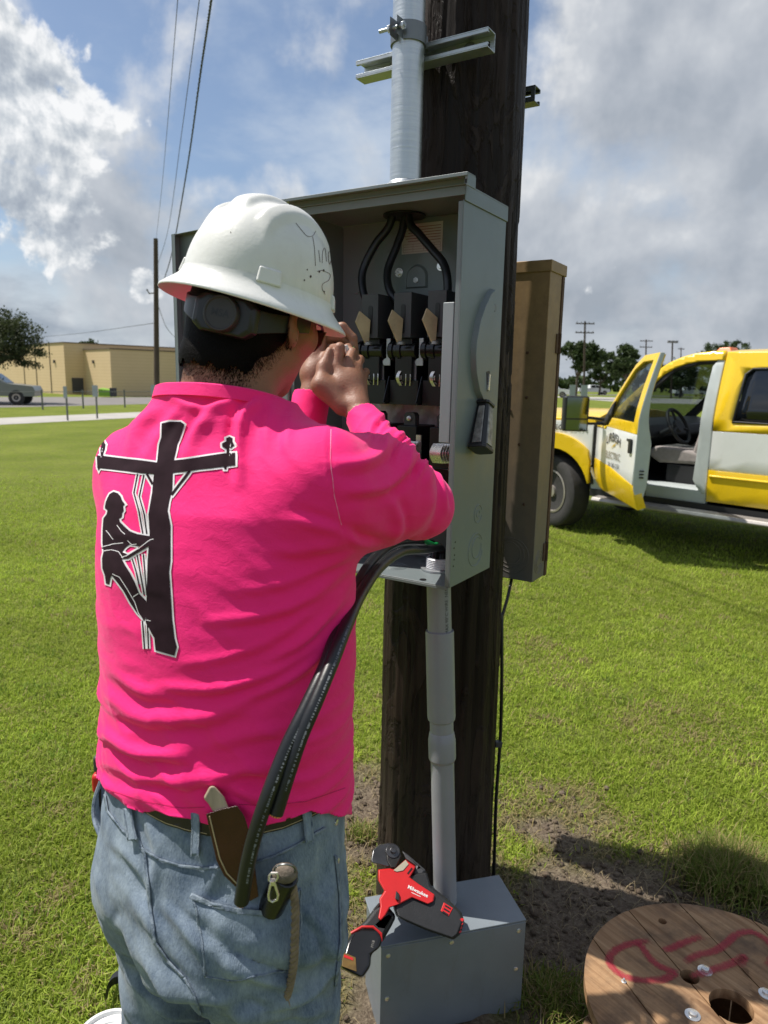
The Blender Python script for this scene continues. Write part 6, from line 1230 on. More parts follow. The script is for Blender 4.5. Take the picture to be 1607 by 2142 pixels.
def small_things():
    c = G(226, 2166, 0.30); T = thing('white_bucket', (c[0], c[1], 0), 'white plastic bucket with a ribbed lid in the grass by his left leg', 'bucket'); r_ = 0.062
    mb = MB(); mb.lathe([(r_ * 0.86, -0.02), (r_ * 0.95, 0.26), (r_ * 0.95, 0.27), (r_ * 1.0, 0.272), (r_ * 1.0, 0.284)], (c[0], c[1], 0), n=40); mb.build('pail', M['white'], T)
    mb = MB(); mb.lathe([(r_ * 1.03, 0.276), (r_ * 1.05, 0.296), (r_ * 1.02, 0.300), (r_ * 0.93, 0.300), (r_ * 0.90, 0.292), (r_ * 0.70, 0.292), (r_ * 0.68, 0.295), (r_ * 0.60, 0.295), (r_ * 0.58, 0.292), (0.001, 0.292)], (c[0], c[1], 0), n=48); mb.build('lid', M['white'], T)
    p = [G(x, y, 0.03) for x, y in ((222, 2085), (228, 2062), (240, 2048), (262, 2044))]; mb = MB(); q = smooth_curve(p, 6)
    mb.rings([[v + np.array([0, 0.012, -0.01]), v + np.array([0, 0.012, 0.012]), v + np.array([0.003, -0.012, 0.016]), v + np.array([0.003, -0.012, -0.006])] for v in q]); tag(mb.build('webbing_strap', M['strap_black']), 'short black webbing strap lying in the grass beside his left leg', 'strap')
small_things()
# ------------------------------------------------------------------ yellow and white service truck
M['yellow'] = mat('yellow_truck_paint', (0.80, 0.52, 0.010), 0.28, 0, 0.05, 3, 0, 60, 0.5, 0.5, wear=0.14, wcol=(0.36, 0.27, 0.08))
M['white_paint'] = mat('white_truck_paint', (0.72, 0.73, 0.72), 0.30, 0, 0.04, 3, 0, 60, 0.5, 0.5, wear=0.16, wcol=(0.42, 0.39, 0.34))
M['jamb'] = mat('pale_grey_jamb_paint', (0.45, 0.49, 0.49), 0.4, 0, 0.08, 6)
M['trim'] = mat('black_trim', (0.012, 0.012, 0.013), 0.5); M['tyre'] = mat('grey_black_tyre', (0.035, 0.033, 0.032), 0.85, 0, 0.2, 20, 0.002, 60)
M['rim'] = mat('dusty_alloy_rim', (0.40, 0.36, 0.33), 0.4, 0.6, 0.2, 14); M['seat'] = mat('grey_cloth_seat', (0.30, 0.27, 0.26), 0.9, 0, 0.15, 25, 0.002, 120); M['dash'] = mat('charcoal_dash_plastic', (0.022, 0.023, 0.026), 0.55, 0, 0.2, 10)
M['amber_lens'] = mat('amber_beacon_lens', (0.65, 0.14, 0.01), 0.3); M['chrome'] = mat('chrome', (0.7, 0.7, 0.7), 0.12, 1.0, 0.05); M['mirror'] = mat('mirror_glass', (0.17, 0.20, 0.205), 0.06, 1.0, 0.02)
def glass_mat(name, tint, alpha, rough=0.02):
    mt = bpy.data.materials.new(name); mt.use_nodes = True; nt = mt.node_tree; b = nt.nodes['Principled BSDF']; b.inputs['Base Color'].default_value = (*tint, 1); b.inputs['Roughness'].default_value = rough; b.inputs['Specular IOR Level'].default_value = 0.8
    tr = N(nt, 'ShaderNodeBsdfTransparent'); tr.inputs[0].default_value = (0.75, 0.82, 0.82, 1); mx = N(nt, 'ShaderNodeMixShader'); mx.inputs[0].default_value = alpha; L(nt, tr.outputs[0], mx.inputs[1]); L(nt, b.outputs[0], mx.inputs[2]); L(nt, mx.outputs[0], nt.nodes['Material Output'].inputs[0]); return mt
M['glass'] = glass_mat('side_glass', (0.012, 0.016, 0.017), 0.42); M['dark_glass'] = glass_mat('privacy_glass', (0.006, 0.008, 0.012), 0.94)
def truck():
    RD = np.array([0.69, -0.724]); RD /= np.linalg.norm(RD); NV = np.array([-abs(RD[1]), -abs(RD[0])]); O = np.array([1.885, 7.94])   # rearwards, outwards to our side, under the front wheel
    def Tm(u, v, z): q = O + RD * u + NV * v; return np.array([q[0], q[1], z])
    W = 1.98
    T = thing('service_truck', Tm(1.0, -1.0, 0), 'yellow and white crew cab service truck with its driver door open', 'truck')
    def bow(z): return -0.055 * max(0, (z - 1.30) / 0.65) ** 1.3 * 3.0 - 0.03 * max(0, (0.75 - z) / 0.3) ** 2   # tumblehome above the belt line
    def panel(name, poly, mt, th=0.03, off=0.0, parent=T, f=None, cell=0.12, bev=0):
        """body panel cut from the side elevation (u, z), bent to the body's curve"""
        f = f or (lambda u, z, o: Tm(u, bow(z) + o, z))
        bm = flat_cut([poly], cell); loc = root_loc(parent); bm.verts.ensure_lookup_table()
        for v in bm.verts:
            q = f(v.co.x, v.co.y, off); v.co = Vector(q - loc)
        bmesh.ops.remove_doubles(bm, verts=bm.verts, dist=1e-4); bmesh.ops.recalc_face_normals(bm, faces=bm.faces); bm.faces.ensure_lookup_table()
        if bm.faces and bm.faces[0].normal.dot(Vector((NV[0], NV[1], 0))) < 0: bmesh.ops.reverse_faces(bm, faces=bm.faces)
        me = bpy.data.meshes.new(name); bm.to_mesh(me); bm.free(); o = bpy.data.objects.new(name, me); COL.objects.link(o); o.parent = parent; setmat(o, mt); me.polygons.foreach_set('use_smooth', [True] * len(me.polygons))
        s_ = o.modifiers.new('solid', 'SOLIDIFY'); s_.thickness = th; s_.offset = -1
        if bev: b_ = o.modifiers.new('bevel', 'BEVEL'); b_.width = bev; b_.segments = 2; b_.limit_method = 'ANGLE'; b_.angle_limit = R(50)
        return o
    arch = lambda r_, n=14, a0=0.0, a1=math.pi: [(r_ * math.cos(a), 0.42 + r_ * math.sin(a)) for a in np.linspace(a0, a1, n)]
    # front fender: white upper, yellow flare round the wheel
    fl_o = arch(0.64, 16, 0.12, math.pi - 0.05)
    panel('front_fender', [(0.47, 0.78), (0.47, 1.18), (0.20, 1.215), (-0.9, 1.20), (-0.95, 0.80), (-0.72, 0.72)] + [(x, z) for x, z in reversed(arch(0.58, 16, 0.35, math.pi - 0.3))], M['white_paint'], 0.03, 0, bev=0.006)
    panel('wheel_flare', [(0.47, 0.56), (0.47, 0.80), (0.455, 0.84)] + [(0.66 * math.cos(a), 0.42 + 0.66 * math.sin(a)) for a in np.linspace(0.84, math.pi - 0.35, 14)] + [(-0.95, 0.78), (-0.95, 0.50), (-0.47, 0.50)] + [(0.47 * math.cos(a), 0.44 + 0.47 * math.sin(a)) for a in np.linspace(math.pi - 0.1, 0.25, 16)], M['yellow'], 0.05, 0.035, bev=0.012)
    # bonnet, grille, cowl
    mb = MB(); us = np.linspace(-1.0, 0.46, 8); vs_ = np.linspace(-0.06, -W + 0.06, 9); rs_ = []
    for u in us: rs_.append([Tm(u, v, 1.215 + 0.12 * (1 - ((v + W / 2) / (W / 2)) ** 4) * (0.75 + 0.25 * (u + 1) / 1.46) - 0.05 * max(0, (-0.7 - u) / 0.3) ** 2) for v in vs_] + [Tm(u, v, 1.10) for v in reversed(vs_)])
    mb.rings(rs_); mb.build('bonnet', M['yellow'], T, bevel=0.01)
    mb = MB(); mb.box((-1.05, -W + 0.08, 0.62), (-0.98, -0.08, 1.12), Tm); mb.build('grille', M['chrome'], T, bevel=0.02); mb = MB(); mb.box((-1.18, -W + 0.02, 0.48), (-1.0, -0.02, 0.72), Tm); mb.build('front_bumper', M['chrome'], T, bevel=0.03)
    for v in (-0.2, -W + 0.2): mb = MB(); mb.box((-1.06, v - 0.13, 0.86), (-0.96, v + 0.13, 1.12), Tm); mb.build('headlight', M['white'], T, bevel=0.02)
    mb = MB(); mb.box((0.45, -W + 0.1, 1.16), (0.72, -0.08, 1.22), Tm); mb.build('cowl', M['trim'], T)
    # windscreen between pillars
    mb = MB(); mb.prism([Tm(0.62, -0.10, 1.24), Tm(0.62, -W + 0.10, 1.24), Tm(1.32, -W + 0.27, 1.86), Tm(1.32, -0.27, 1.86)], [Tm(0.61, -0.10, 1.245), Tm(0.61, -W + 0.10, 1.245), Tm(1.31, -W + 0.27, 1.866), Tm(1.31, -0.27, 1.866)]); mb.build('windscreen', M['glass'], T)
    # roof
    rp = [(1.16, 1.83), (1.35, 1.905), (1.7, 1.945), (2.4, 1.955), (3.3, 1.935), (3.35, 1.90)]; rs_ = []
    for u, z in rp:
        row = []; 
        for v in np.linspace(-0.205, -W + 0.205, 11): row.append(Tm(u, v, z + 0.035 * (1 - ((v + W / 2) / (W / 2 - 0.2)) ** 2) - 0.02 * abs((v + W / 2) / (W / 2 - 0.2)) ** 6))
        rs_.append(row + [p - np.array([0, 0, 0.05]) for p in reversed(row)])
    mb = MB(); mb.rings(rs_); mb.build('roof', M['yellow'], T)
    mb = MB(); mb.prism([Tm(1.30, -0.86, 1.945), Tm(1.30, -1.10, 1.945), Tm(1.48, -1.10, 1.965), Tm(1.48, -0.86, 1.965)], [Tm(1.34, -0.89, 2.01), Tm(1.34, -1.07, 2.01), Tm(1.45, -1.07, 2.015), Tm(1.45, -0.89, 2.015)]); mb.build('beacon', M['amber_lens'], T, bevel=0.01)
    # side structure seen with the door open: A pillar rail, B pillar, sill
    rail = [(0.62, 1.26), (0.74, 1.26), (0.98, 1.54), (1.14, 1.72), (1.24, 1.785), (1.34, 1.825), (1.46, 1.85), (1.70, 1.862), (1.70, 1.945), (1.55, 1.938), (1.42, 1.922), (1.30, 1.89), (1.18, 1.835), (1.08, 1.76), (0.85, 1.51)]
    panel('roof_rail', rail, M['yellow'], 0.06, 0.0, cell=0.05)
    panel('door_seal', [(0.70, 1.26), (0.78, 1.26), (1.24, 1.755), (1.45, 1.82), (1.66, 1.83), (1.66, 1.87), (1.43, 1.865), (1.20, 1.79)], M['trim'], 0.03, -0.02)
    panel('b_pillar', [(1.60, 0.66), (1.66, 0.60), (1.70, 0.60), (1.70, 1.86), (1.64, 1.86), (1.60, 1.80), (1.585, 1.3), (1.58, 1.0), (1.565, 0.72)], M['jamb'], 0.12, -0.015, bev=0.008)
    panel('rocker_sill', [(0.47, 0.50), (1.70, 0.50), (1.70, 0.62), (0.47, 0.62)], M['jamb'], 0.20, -0.02, bev=0.01)
    # rear door and cab corner
    win = [(1.90, 1.30), (1.93, 1.72), (1.98, 1.765), (2.42, 1.775), (2.52, 1.74), (2.62, 1.30)]
    panel('rear_door_upper', [(1.715, 1.20), (1.715, 1.93), (2.80, 1.94), (2.80, 1.20), (2.66, 1.20), (2.66, 1.285)] + [(2.54, 1.75), (2.43, 1.79), (1.97, 1.78), (1.91, 1.73), (1.875, 1.285), (2.655, 1.283), (2.655, 1.20)], M['yellow'], 0.05, 0)
    panel('rear_window', win, M['dark_glass'], 0.006, -0.012); 
    mb = MB(); mb.tube([Tm(u, bow(z) - 0.004, z) for u, z in [(1.885, 1.29), (1.92, 1.725), (1.975, 1.772), (2.42, 1.782), (2.53, 1.745), (2.64, 1.29)]], 0.012, 8, close=True); mb.build('window_rubber', M['trim'], T)
    panel('rear_door_middle', [(1.715, 0.835), (1.715, 1.197), (2.80, 1.197), (2.80, 0.835)], M['white_paint'], 0.05, 0, bev=0.006)
    panel('rear_door_lower', [(1.715, 0.53), (1.715, 0.832), (2.80, 0.832), (2.80, 0.53)], M['yellow'], 0.05, 0.006, bev=0.01)
    mb = MB(); mb.tube([Tm(u, 0.012, 0.775) for u in (1.73, 2.25, 2.79)], 0.012, 8); mb.build('body_moulding', M['yellow'], T)
    panel('cab_corner', [(2.81, 0.53), (2.81, 1.94), (3.32, 1.93), (3.36, 0.53)], M['yellow'], 0.05, 0)
    # load bed, outside the picture but there
    mb = MB(); mb.box((3.40, -W, 0.62), (5.4, -0.002, 1.36), Tm); mb.build('load_bed', M['yellow'], T, bevel=0.03)
    mb = MB(); mb.box((3.3, -W + 0.06, 0.55), (3.36, -0.06, 1.9), Tm); mb.build('cab_back', M['yellow'], T)
    # far side with its window openings
    fs = MB(); fs.box((0.47, -W, 0.5), (3.35, -W + 0.04, 1.24), Tm); fs.box((1.66, -W + 0.02, 1.24), (1.86, -W + 0.10, 1.90), Tm); fs.box((2.7, -W + 0.02, 1.24), (3.33, -W + 0.10, 1.90), Tm); fs.box((1.3, -W + 0.12, 1.83), (3.33, -W + 0.2, 1.90), Tm)
    fs.hexa([Tm(0.60, -W + 0.06, 1.24), Tm(0.72, -W + 0.06, 1.24), Tm(0.72, -W + 0.12, 1.24), Tm(0.60, -W + 0.12, 1.24), Tm(1.24, -W + 0.18, 1.84), Tm(1.36, -W + 0.18, 1.84), Tm(1.36, -W + 0.25, 1.84), Tm(1.24, -W + 0.25, 1.84)]); fs.build('far_side', M['dash'], T)
    mb = MB(); mb.box((0.9, -W - 0.42, 1.22), (1.0, -W - 0.16, 1.56), Tm); mb.build('far_mirror', M['trim'], T, bevel=0.02)
    # floor, firewall, dash, wheel, seats
    mb = MB(); mb.box((0.5, -W + 0.05, 0.56), (3.3, -0.10, 0.62), Tm); mb.build('floor', M['dash'], T); mb = MB(); mb.box((0.44, -W + 0.06, 0.5), (0.5, -0.06, 1.2), Tm); mb.build('firewall', M['dash'], T)
    mb = MB(); mb.prism([Tm(u, -0.10, z) for u, z in ((0.5, 1.0), (0.5, 1.24), (0.75, 1.26), (0.95, 1.20), (0.98, 1.08), (0.85, 0.98))], [Tm(u, -W + 0.08, z) for u, z in ((0.5, 1.0), (0.5, 1.24), (0.75, 1.26), (0.95, 1.20), (0.98, 1.08), (0.85, 0.98))]); mb.build('dashboard', M['dash'], T, bevel=0.02)
    wc = Tm(1.16, -0.50, 1.20); wa = Tm(1, 0, 0.55) - Tm(0, 0, 0); wa /= np.linalg.norm(wa); w1 = np.array([NV[0], NV[1], 0]); w2 = np.cross(wa, w1); mb = MB(); mb.tube([wc + 0.19 * (math.cos(a) * w1 + math.sin(a) * w2) for a in np.linspace(0, 2 * math.pi, 30)[:-1]], 0.018, 10, close=True); mb.cyl(wc - wa * 0.02, wc + wa * 0.015, 0.07, n=16)
    for a in (0.3, math.pi - 0.3, -math.pi / 2): mb.cyl(wc, wc + 0.18 * (math.cos(a) * w1 + math.sin(a) * w2), 0.014, n=8)
    mb.cyl(wc, wc - wa * 0.3, 0.035, n=12); mb.build('steering_wheel', M['dash'], T)
    for v0, nm in ((-0.24, 0), (-1.24, 1)):
        st = MB(); st.prism([Tm(u, v0, z) for u, z in ((1.00, 0.88), (0.98, 0.95), (1.05, 1.00), (1.40, 0.985), (1.60, 0.95), (1.64, 0.85), (1.1, 0.83))], [Tm(u, v0 - 0.50, z) for u, z in ((1.00, 0.88), (0.98, 0.95), (1.05, 1.00), (1.40, 0.985), (1.60, 0.95), (1.64, 0.85), (1.1, 0.83))]); c_ = st.build('seat_cushion', M['seat'], T, bevel=0.04, seg=4)
        st = MB(); st.prism([Tm(u, v0 - 0.01, z) for u, z in ((1.42, 0.92), (1.50, 1.25), (1.56, 1.46), (1.74, 1.48), (1.74, 1.2), (1.64, 0.88))], [Tm(u, v0 - 0.49, z) for u, z in ((1.42, 0.92), (1.50, 1.25), (1.56, 1.46), (1.74, 1.48), (1.74, 1.2), (1.64, 0.88))]); st.build('seat_back', M['seat'], T, bevel=0.04, seg=4)
        st = MB(); st.box((1.18, v0 - 0.46, 0.62), (1.60, v0 - 0.015, 0.83), Tm); st.build('seat_base', M['dash'], T, bevel=0.02)
    mb = MB(); mb.prism([Tm(u, -0.76, z) for u, z in ((1.2, 0.62), (1.2, 0.98), (1.3, 1.10), (1.75, 1.12), (1.75, 0.62))], [Tm(u, -1.22, z) for u, z in ((1.2, 0.62), (1.2, 0.98), (1.3, 1.10), (1.75, 1.12), (1.75, 0.62))]); mb.build('centre_console', M['dash'], T, bevel=0.04)
    # running board
    mb = MB(); mb.rings([[Tm(u, v, z) for v, z in ((0.02, 0.40), (0.16, 0.39), (0.18, 0.41), (0.16, 0.445), (0.02, 0.45))] for u in (0.60, 0.66, 3.3, 3.35)]); mb.build('running_board', M['board'], T, bevel=0.01)
    mb = MB(); mb.box((0.47, -0.25, 0.42), (3.35, -0.02, 0.498), Tm); mb.build('frame_rail', M['trim'], T); mb = MB(); mb.box((-1.0, -W + 0.3, 0.45), (3.3, -0.30, 0.54), Tm); mb.build('underbody', M['trim'], T); mb = MB(); mb.box((-0.9, -W + 0.06, 0.55), (0.44, -0.45, 1.1), Tm); mb.build('engine_bay', M['trim'], T)
    # wheels; the front pair steered a little
    for u, v, st in ((0, -0.17, R(-20)), (0, -W + 0.17, R(-20)), (4.0, -0.14, 0), (4.0, -W + 0.14, 0)):
        c = Tm(u, v, 0.405); a0 = math.atan2(NV[1], NV[0]) + st; ax = np.array([math.cos(a0), math.sin(a0), 0]); sgn = 1 if v > -1 else -1; ax = ax * sgn
        mb = MB(); mb.lathe([(0.24, 0.10), (0.30, 0.125), (0.37, 0.12), (0.395, 0.105), (0.405, 0.07), (0.405, -0.07), (0.395, -0.105), (0.37, -0.12), (0.24, -0.11)], c, ax, n=40); w = mb.build('wheel', M['tyre'], T)
        mb = MB(); mb.lathe([(0.245, 0.112), (0.225, 0.115), (0.205, 0.075), (0.12, 0.06), (0.10, 0.085), (0.07, 0.09), (0.065, 0.125), (0.0, 0.13)], c, ax, n=32, cap=False); mb.build('rim', M['rim'], w)
        mb = MB(); e1 = np.array([0, 0, 1.0]); e2 = np.cross(ax, e1)
        for k in range(8): q = c + ax * 0.066 + 0.163 * (math.cos(k * math.pi / 4 + 0.2) * e1 + math.sin(k * math.pi / 4 + 0.2) * e2); mb.cyl(q - ax * 0.004, q + ax * 0.004, 0.025, n=14)
        mb.build('rim_holes', M['trim'], w)['kind'] = 'stuff'
    # wheel house darkness is geometry: liner
    mb = MB(); rs_ = [[Tm(0.56 * math.cos(a), v, 0.42 + 0.56 * math.sin(a)) for v in (-0.04, -0.45)] for a in np.linspace(-0.1, math.pi + 0.1, 20)]; 
    V = [p for r_ in rs_ for p in r_]; mb.add(V, [(2 * i, 2 * i + 2, 2 * i + 3, 2 * i + 1) for i in range(19)]); mb.add([Tm(-0.6, -0.46, 0.5), Tm(0.6, -0.46, 0.5), Tm(0.6, -0.46, 1.1), Tm(-0.6, -0.46, 1.1)], [(0, 1, 2, 3)]); mb.build('wheel_liner', M['trim'], T)
    lettering('fender_lettering', 'ECL 26494', 0.074, Tm(0.20, 0.006, 1.135), [RD[0], RD[1], 0], [0, 0, 1], M['ink'], T, lift=0.003, spacing=1.25, ext=0.002)
    mb = MB(); mb.box((0.475, -0.03, 0.55), (0.50, -0.012, 1.20), Tm); mb.build('door_gap', M['trim'], T)
    # ---- open driver door
    hp = Tm(0.51, 0.0, 0); fe = np.array([2.275, 6.45, 0]); dd = fe - hp; dd[2] = 0; DL = np.linalg.norm(dd); dd /= DL; dn = np.array([-abs(dd[1]) if True else 0, 0, 0]); dn = np.array([dd[1], -dd[0], 0]); 
    if dn[0] > 0: dn = -dn          # outer skin looks left
    k_ = DL / 1.14
    def Dm(a, b, z): return hp + dd * a * k_ + dn * b + np.array([0, 0, z])
    def dbow(z): return bow(z) * 1.0 - 0.05 * max(0, (0.80 - z) / 0.35) ** 2
    df = lambda u, z, o: Dm(u, dbow(z) + o, z)
    door = MB(); frame_o = [(0.02, 1.19), (0.20, 1.22), (0.66, 1.80), (0.80, 1.885), (1.10, 1.90), (1.15, 1.20)]
    def dpan(name, poly, mt, th, off, parent=T, bev=0.006): 
        o = panel(name, poly, mt, th, off, parent, df, 0.12, bev); return o
    dp = dpan('driver_door', [(0.015, 0.84), (0.015, 1.20), (1.135, 1.165), (1.13, 0.90), (1.10, 0.70), (0.5, 0.80)], M['white_paint'], 0.10, 0.0)
    dpan('door_lower', [(0.015, 0.62), (0.015, 0.838), (0.5, 0.798), (1.10, 0.697), (1.12, 0.66), (1.135, 0.47), (1.05, 0.475), (0.6, 0.50), (0.2, 0.52), (0.08, 0.55)], M['yellow'], 0.08, 0.004, dp)
    dpan('door_frame', [(0.30, 1.19), (1.135, 1.168), (1.15, 1.45), (1.13, 1.90), (0.80, 1.885), (0.66, 1.80), (0.22, 1.24), (0.27, 1.235), (0.68, 1.755), (0.82, 1.825), (1.05, 1.835), (1.04, 1.27), (0.45, 1.285), (0.36, 1.215)], M['yellow'], 0.06, 0.0, dp)
    dpan('door_glass', [(0.26, 1.24), (0.68, 1.76), (0.82, 1.83), (1.055, 1.84), (1.045, 1.26), (0.40, 1.24)], M['glass'], 0.006, -0.02, dp, 0)
    dpan('quarter_trim', [(0.10, 1.195), (0.30, 1.20), (0.42, 1.29), (0.44, 1.45), (0.40, 1.42), (0.22, 1.24)], M['trim'], 0.02, 0.006, dp, 0)
    dpan('edge_stripe', [(0.015, 1.192), (0.34, 1.205), (0.30, 1.165), (0.02, 1.17)], M['yellow'], 0.012, 0.003, dp, 0)
    mb = MB(); rs_ = []
    for z in np.linspace(0.47, 1.90, 22): 
        a = np.interp(z, [0.53, 0.66, 0.9, 1.17, 1.45, 1.9], [1.115, 1.12, 1.13, 1.137, 1.15, 1.132]); wd = np.interp(z, [0.53, 0.7, 1.1, 1.2, 1.5, 1.9], [0.06, 0.135, 0.14, 0.11, 0.06, 0.045]); rs_.append([Dm(a, dbow(z), z), Dm(a + 0.006, dbow(z) - 0.01, z), Dm(a + 0.004, dbow(z) - wd, z), Dm(a - 0.03, dbow(z) - wd - 0.004, z)])
    mb.rings(rs_); mb.build('door_edge', M['jamb'], dp, bevel=0.004)
    mb = MB(); mb.box((0.06, -0.16, 0.60), (1.08, -0.10, 1.18), Dm); mb.build('door_card', M['dash'], dp, bevel=0.02)
    mb = MB(); mb.box((0.985, 0.0, 0.985), (1.055, 0.022, 1.12), Dm); mb.build('door_handle', M['trim'], dp, bevel=0.01)
    mb = MB(); mb.box((0.90, 0.0, 1.095), (0.945, 0.004, 1.115), Dm); mb.build('key_lock', M['trim'], dp)
    for z in (0.80, 0.83, 0.77): mb = MB(); mb.box((1.141, -0.09, z), (1.148, -0.05, z + 0.012), Dm); mb.build('latch', M['trim'], dp)
    ex, ez = dd, np.array([0, 0, 1.0])
    def arcfit(x, y): return Dm(0.55 + x * 1.0, 0.006 + dbow(1.05), 1.095 + y - 1.1 * x * x)
    lettering('door_lettering', 'URBISH', 0.125, (0, 0, 0), ex, ez, M['ink'], dp, curve=arcfit, ext=0.001)
    lettering('door_lettering', 'ELECTRIC', 0.095, Dm(0.56, 0.006, 0.915), ex, ez, M['tan_ink'], dp, lift=0.001, ext=0.001)
    lettering('door_lettering', '281-585-2255', 0.058, Dm(0.60, 0.006, 0.825), ex, ez, M['ink'], dp, lift=0.001)
    mb = MB(); z0 = 0.985; mb.add([Dm(a, 0.007, z) for a, z in ((0.50, z0), (0.58, z0 + 0.03), (0.56, z0 + 0.04), (0.66, z0 + 0.075), (0.60, z0 + 0.04), (0.62, z0 + 0.032))], [(0, 1, 2), (1, 3, 2), (1, 5, 4), (1, 4, 3)]); mb.build('lightning_emblem', M['gold'], dp)
    # towing mirror on two arms
    mb = MB(); mb.tube([Dm(0.20, -0.02, 1.255), Dm(0.20, 0.16, 1.27), Dm(0.22, 0.30, 1.27)], 0.016, 8); mb.tube([Dm(0.20, -0.02, 1.21), Dm(0.20, 0.16, 1.21), Dm(0.22, 0.30, 1.215)], 0.014, 8); mb.build('mirror_arm', M['trim'], dp)
    def Mm(a, b, z): return Dm(0.20 + a, 0.19 + b, z)
    mb = MB(); mb.box((-0.06, -0.02, 1.13), (0.055, 0.24, 1.49), Mm); mr = mb.build('mirror_shell', M['trim'], dp, bevel=0.025, seg=3)
    for z0, z1 in ((1.265, 1.475), (1.145, 1.25)): mb = MB(); mb.box((0.0555, 0.0, z0), (0.058, 0.215, z1), Mm); mb.build('mirror_glass', M['mirror'], dp)
M['board'] = mat('scuffed_aluminium_step', (0.30, 0.28, 0.265), 0.5, 0.4, 0.2, 10); M['tan_ink'] = mat('tan_lettering', (0.23, 0.20, 0.15), 0.6); M['gold'] = mat('gold_emblem', (0.50, 0.33, 0.03), 0.5)
truck()
# ------------------------------------------------------------------ surroundings
M['road'] = mat('worn_asphalt', (0.17, 0.155, 0.145), 0.9, 0, 0.15, 0.6); M['concrete'] = mat('pale_concrete', (0.36, 0.34, 0.31), 0.9, 0, 0.12, 0.8)
M['roof_edge'] = mat('brown_roof_edge', (0.15, 0.11, 0.07), 0.7); M['steel_door'] = mat('dark_steel_door', (0.045, 0.045, 0.05), 0.6); M['grey_post'] = mat('grey_post_metal', (0.16, 0.16, 0.16), 0.6, 0.3)
M['dumpster'] = mat('bright_green_paint', (0.17, 0.36, 0.02), 0.5); M['far_pole'] = mat('weathered_pole_wood', (0.075, 0.055, 0.042), 0.85, 0, 0.3, 3, 0, 50, 0.3, stretch=(4, 4, 0.5)); M['wire'] = mat('dark_line_wire', (0.03, 0.03, 0.035), 0.6)
M['pickup'] = mat('grey_green_car_paint', (0.17, 0.18, 0.165), 0.35, 0, 0.05, 3, coat=0.4); M['sign'] = mat('pale_sign_back', (0.33, 0.36, 0.38), 0.5)
def brick_mat():
    mt = bpy.data.materials.new('tan_brick_wall'); mt.use_nodes = True; nt = mt.node_tree; b = nt.nodes['Principled BSDF']; b.inputs['Roughness'].default_value = 0.9; tc = N(nt, 'ShaderNodeTexCoord'); o = tc.outputs['Object']
    sp = N(nt, 'ShaderNodeSeparateXYZ'); L(nt, o, sp.inputs[0]); fr_ = mathn(nt, 'FRACT', mathn(nt, 'MULTIPLY', sp.outputs[2], 4.0)); n = noise(nt, o, 0.7, 5, 0.6)
    c = mixc(nt, n.outputs[0], (0.62, 0.455, 0.255), (0.70, 0.53, 0.315)); L(nt, mixc(nt, mathn(nt, 'MULTIPLY', mathn(nt, 'LESS_THAN', fr_, 0.13), 0.30), c, (0.38, 0.29, 0.15)), b.inputs['Base Color']); return mt
M['brick'] = brick_mat()
def sheet(name, pts, z, mt):
    mb = MB(); mb.add([(p[0], p[1], z) for p in pts], [tuple(range(len(pts)))]); o = mb.build(name, mt, smooth=False); o['kind'] = 'structure'; return o
p0, p1, p2, p3 = G(0, 888), G(224, 876.5), G(224, 864.5), G(0, 874)
def extend(a, b, k): return a + (b - a) * k
sheet('path', [extend(p1, p0, 3.0), extend(p0, p1, 1.9), extend(p3, p2, 1.7), extend(p2, p3, 2.6)], -0.006, M['concrete'])
sheet('road', [G(-500, 860), G(60, 851), G(420, 842), G(420, 831), G(60, 830), G(-500, 832)], -0.007, M['road'])
sheet('car_park', [(24, 70, 0), (130, 70, 0), (160, 100, 0), (20, 100, 0)], -0.006, M['concrete']); sheet('far_road', [(-20, 118, 0), (200, 118, 0), (200, 130, 0), (-20, 130, 0)], -0.006, M['road'])

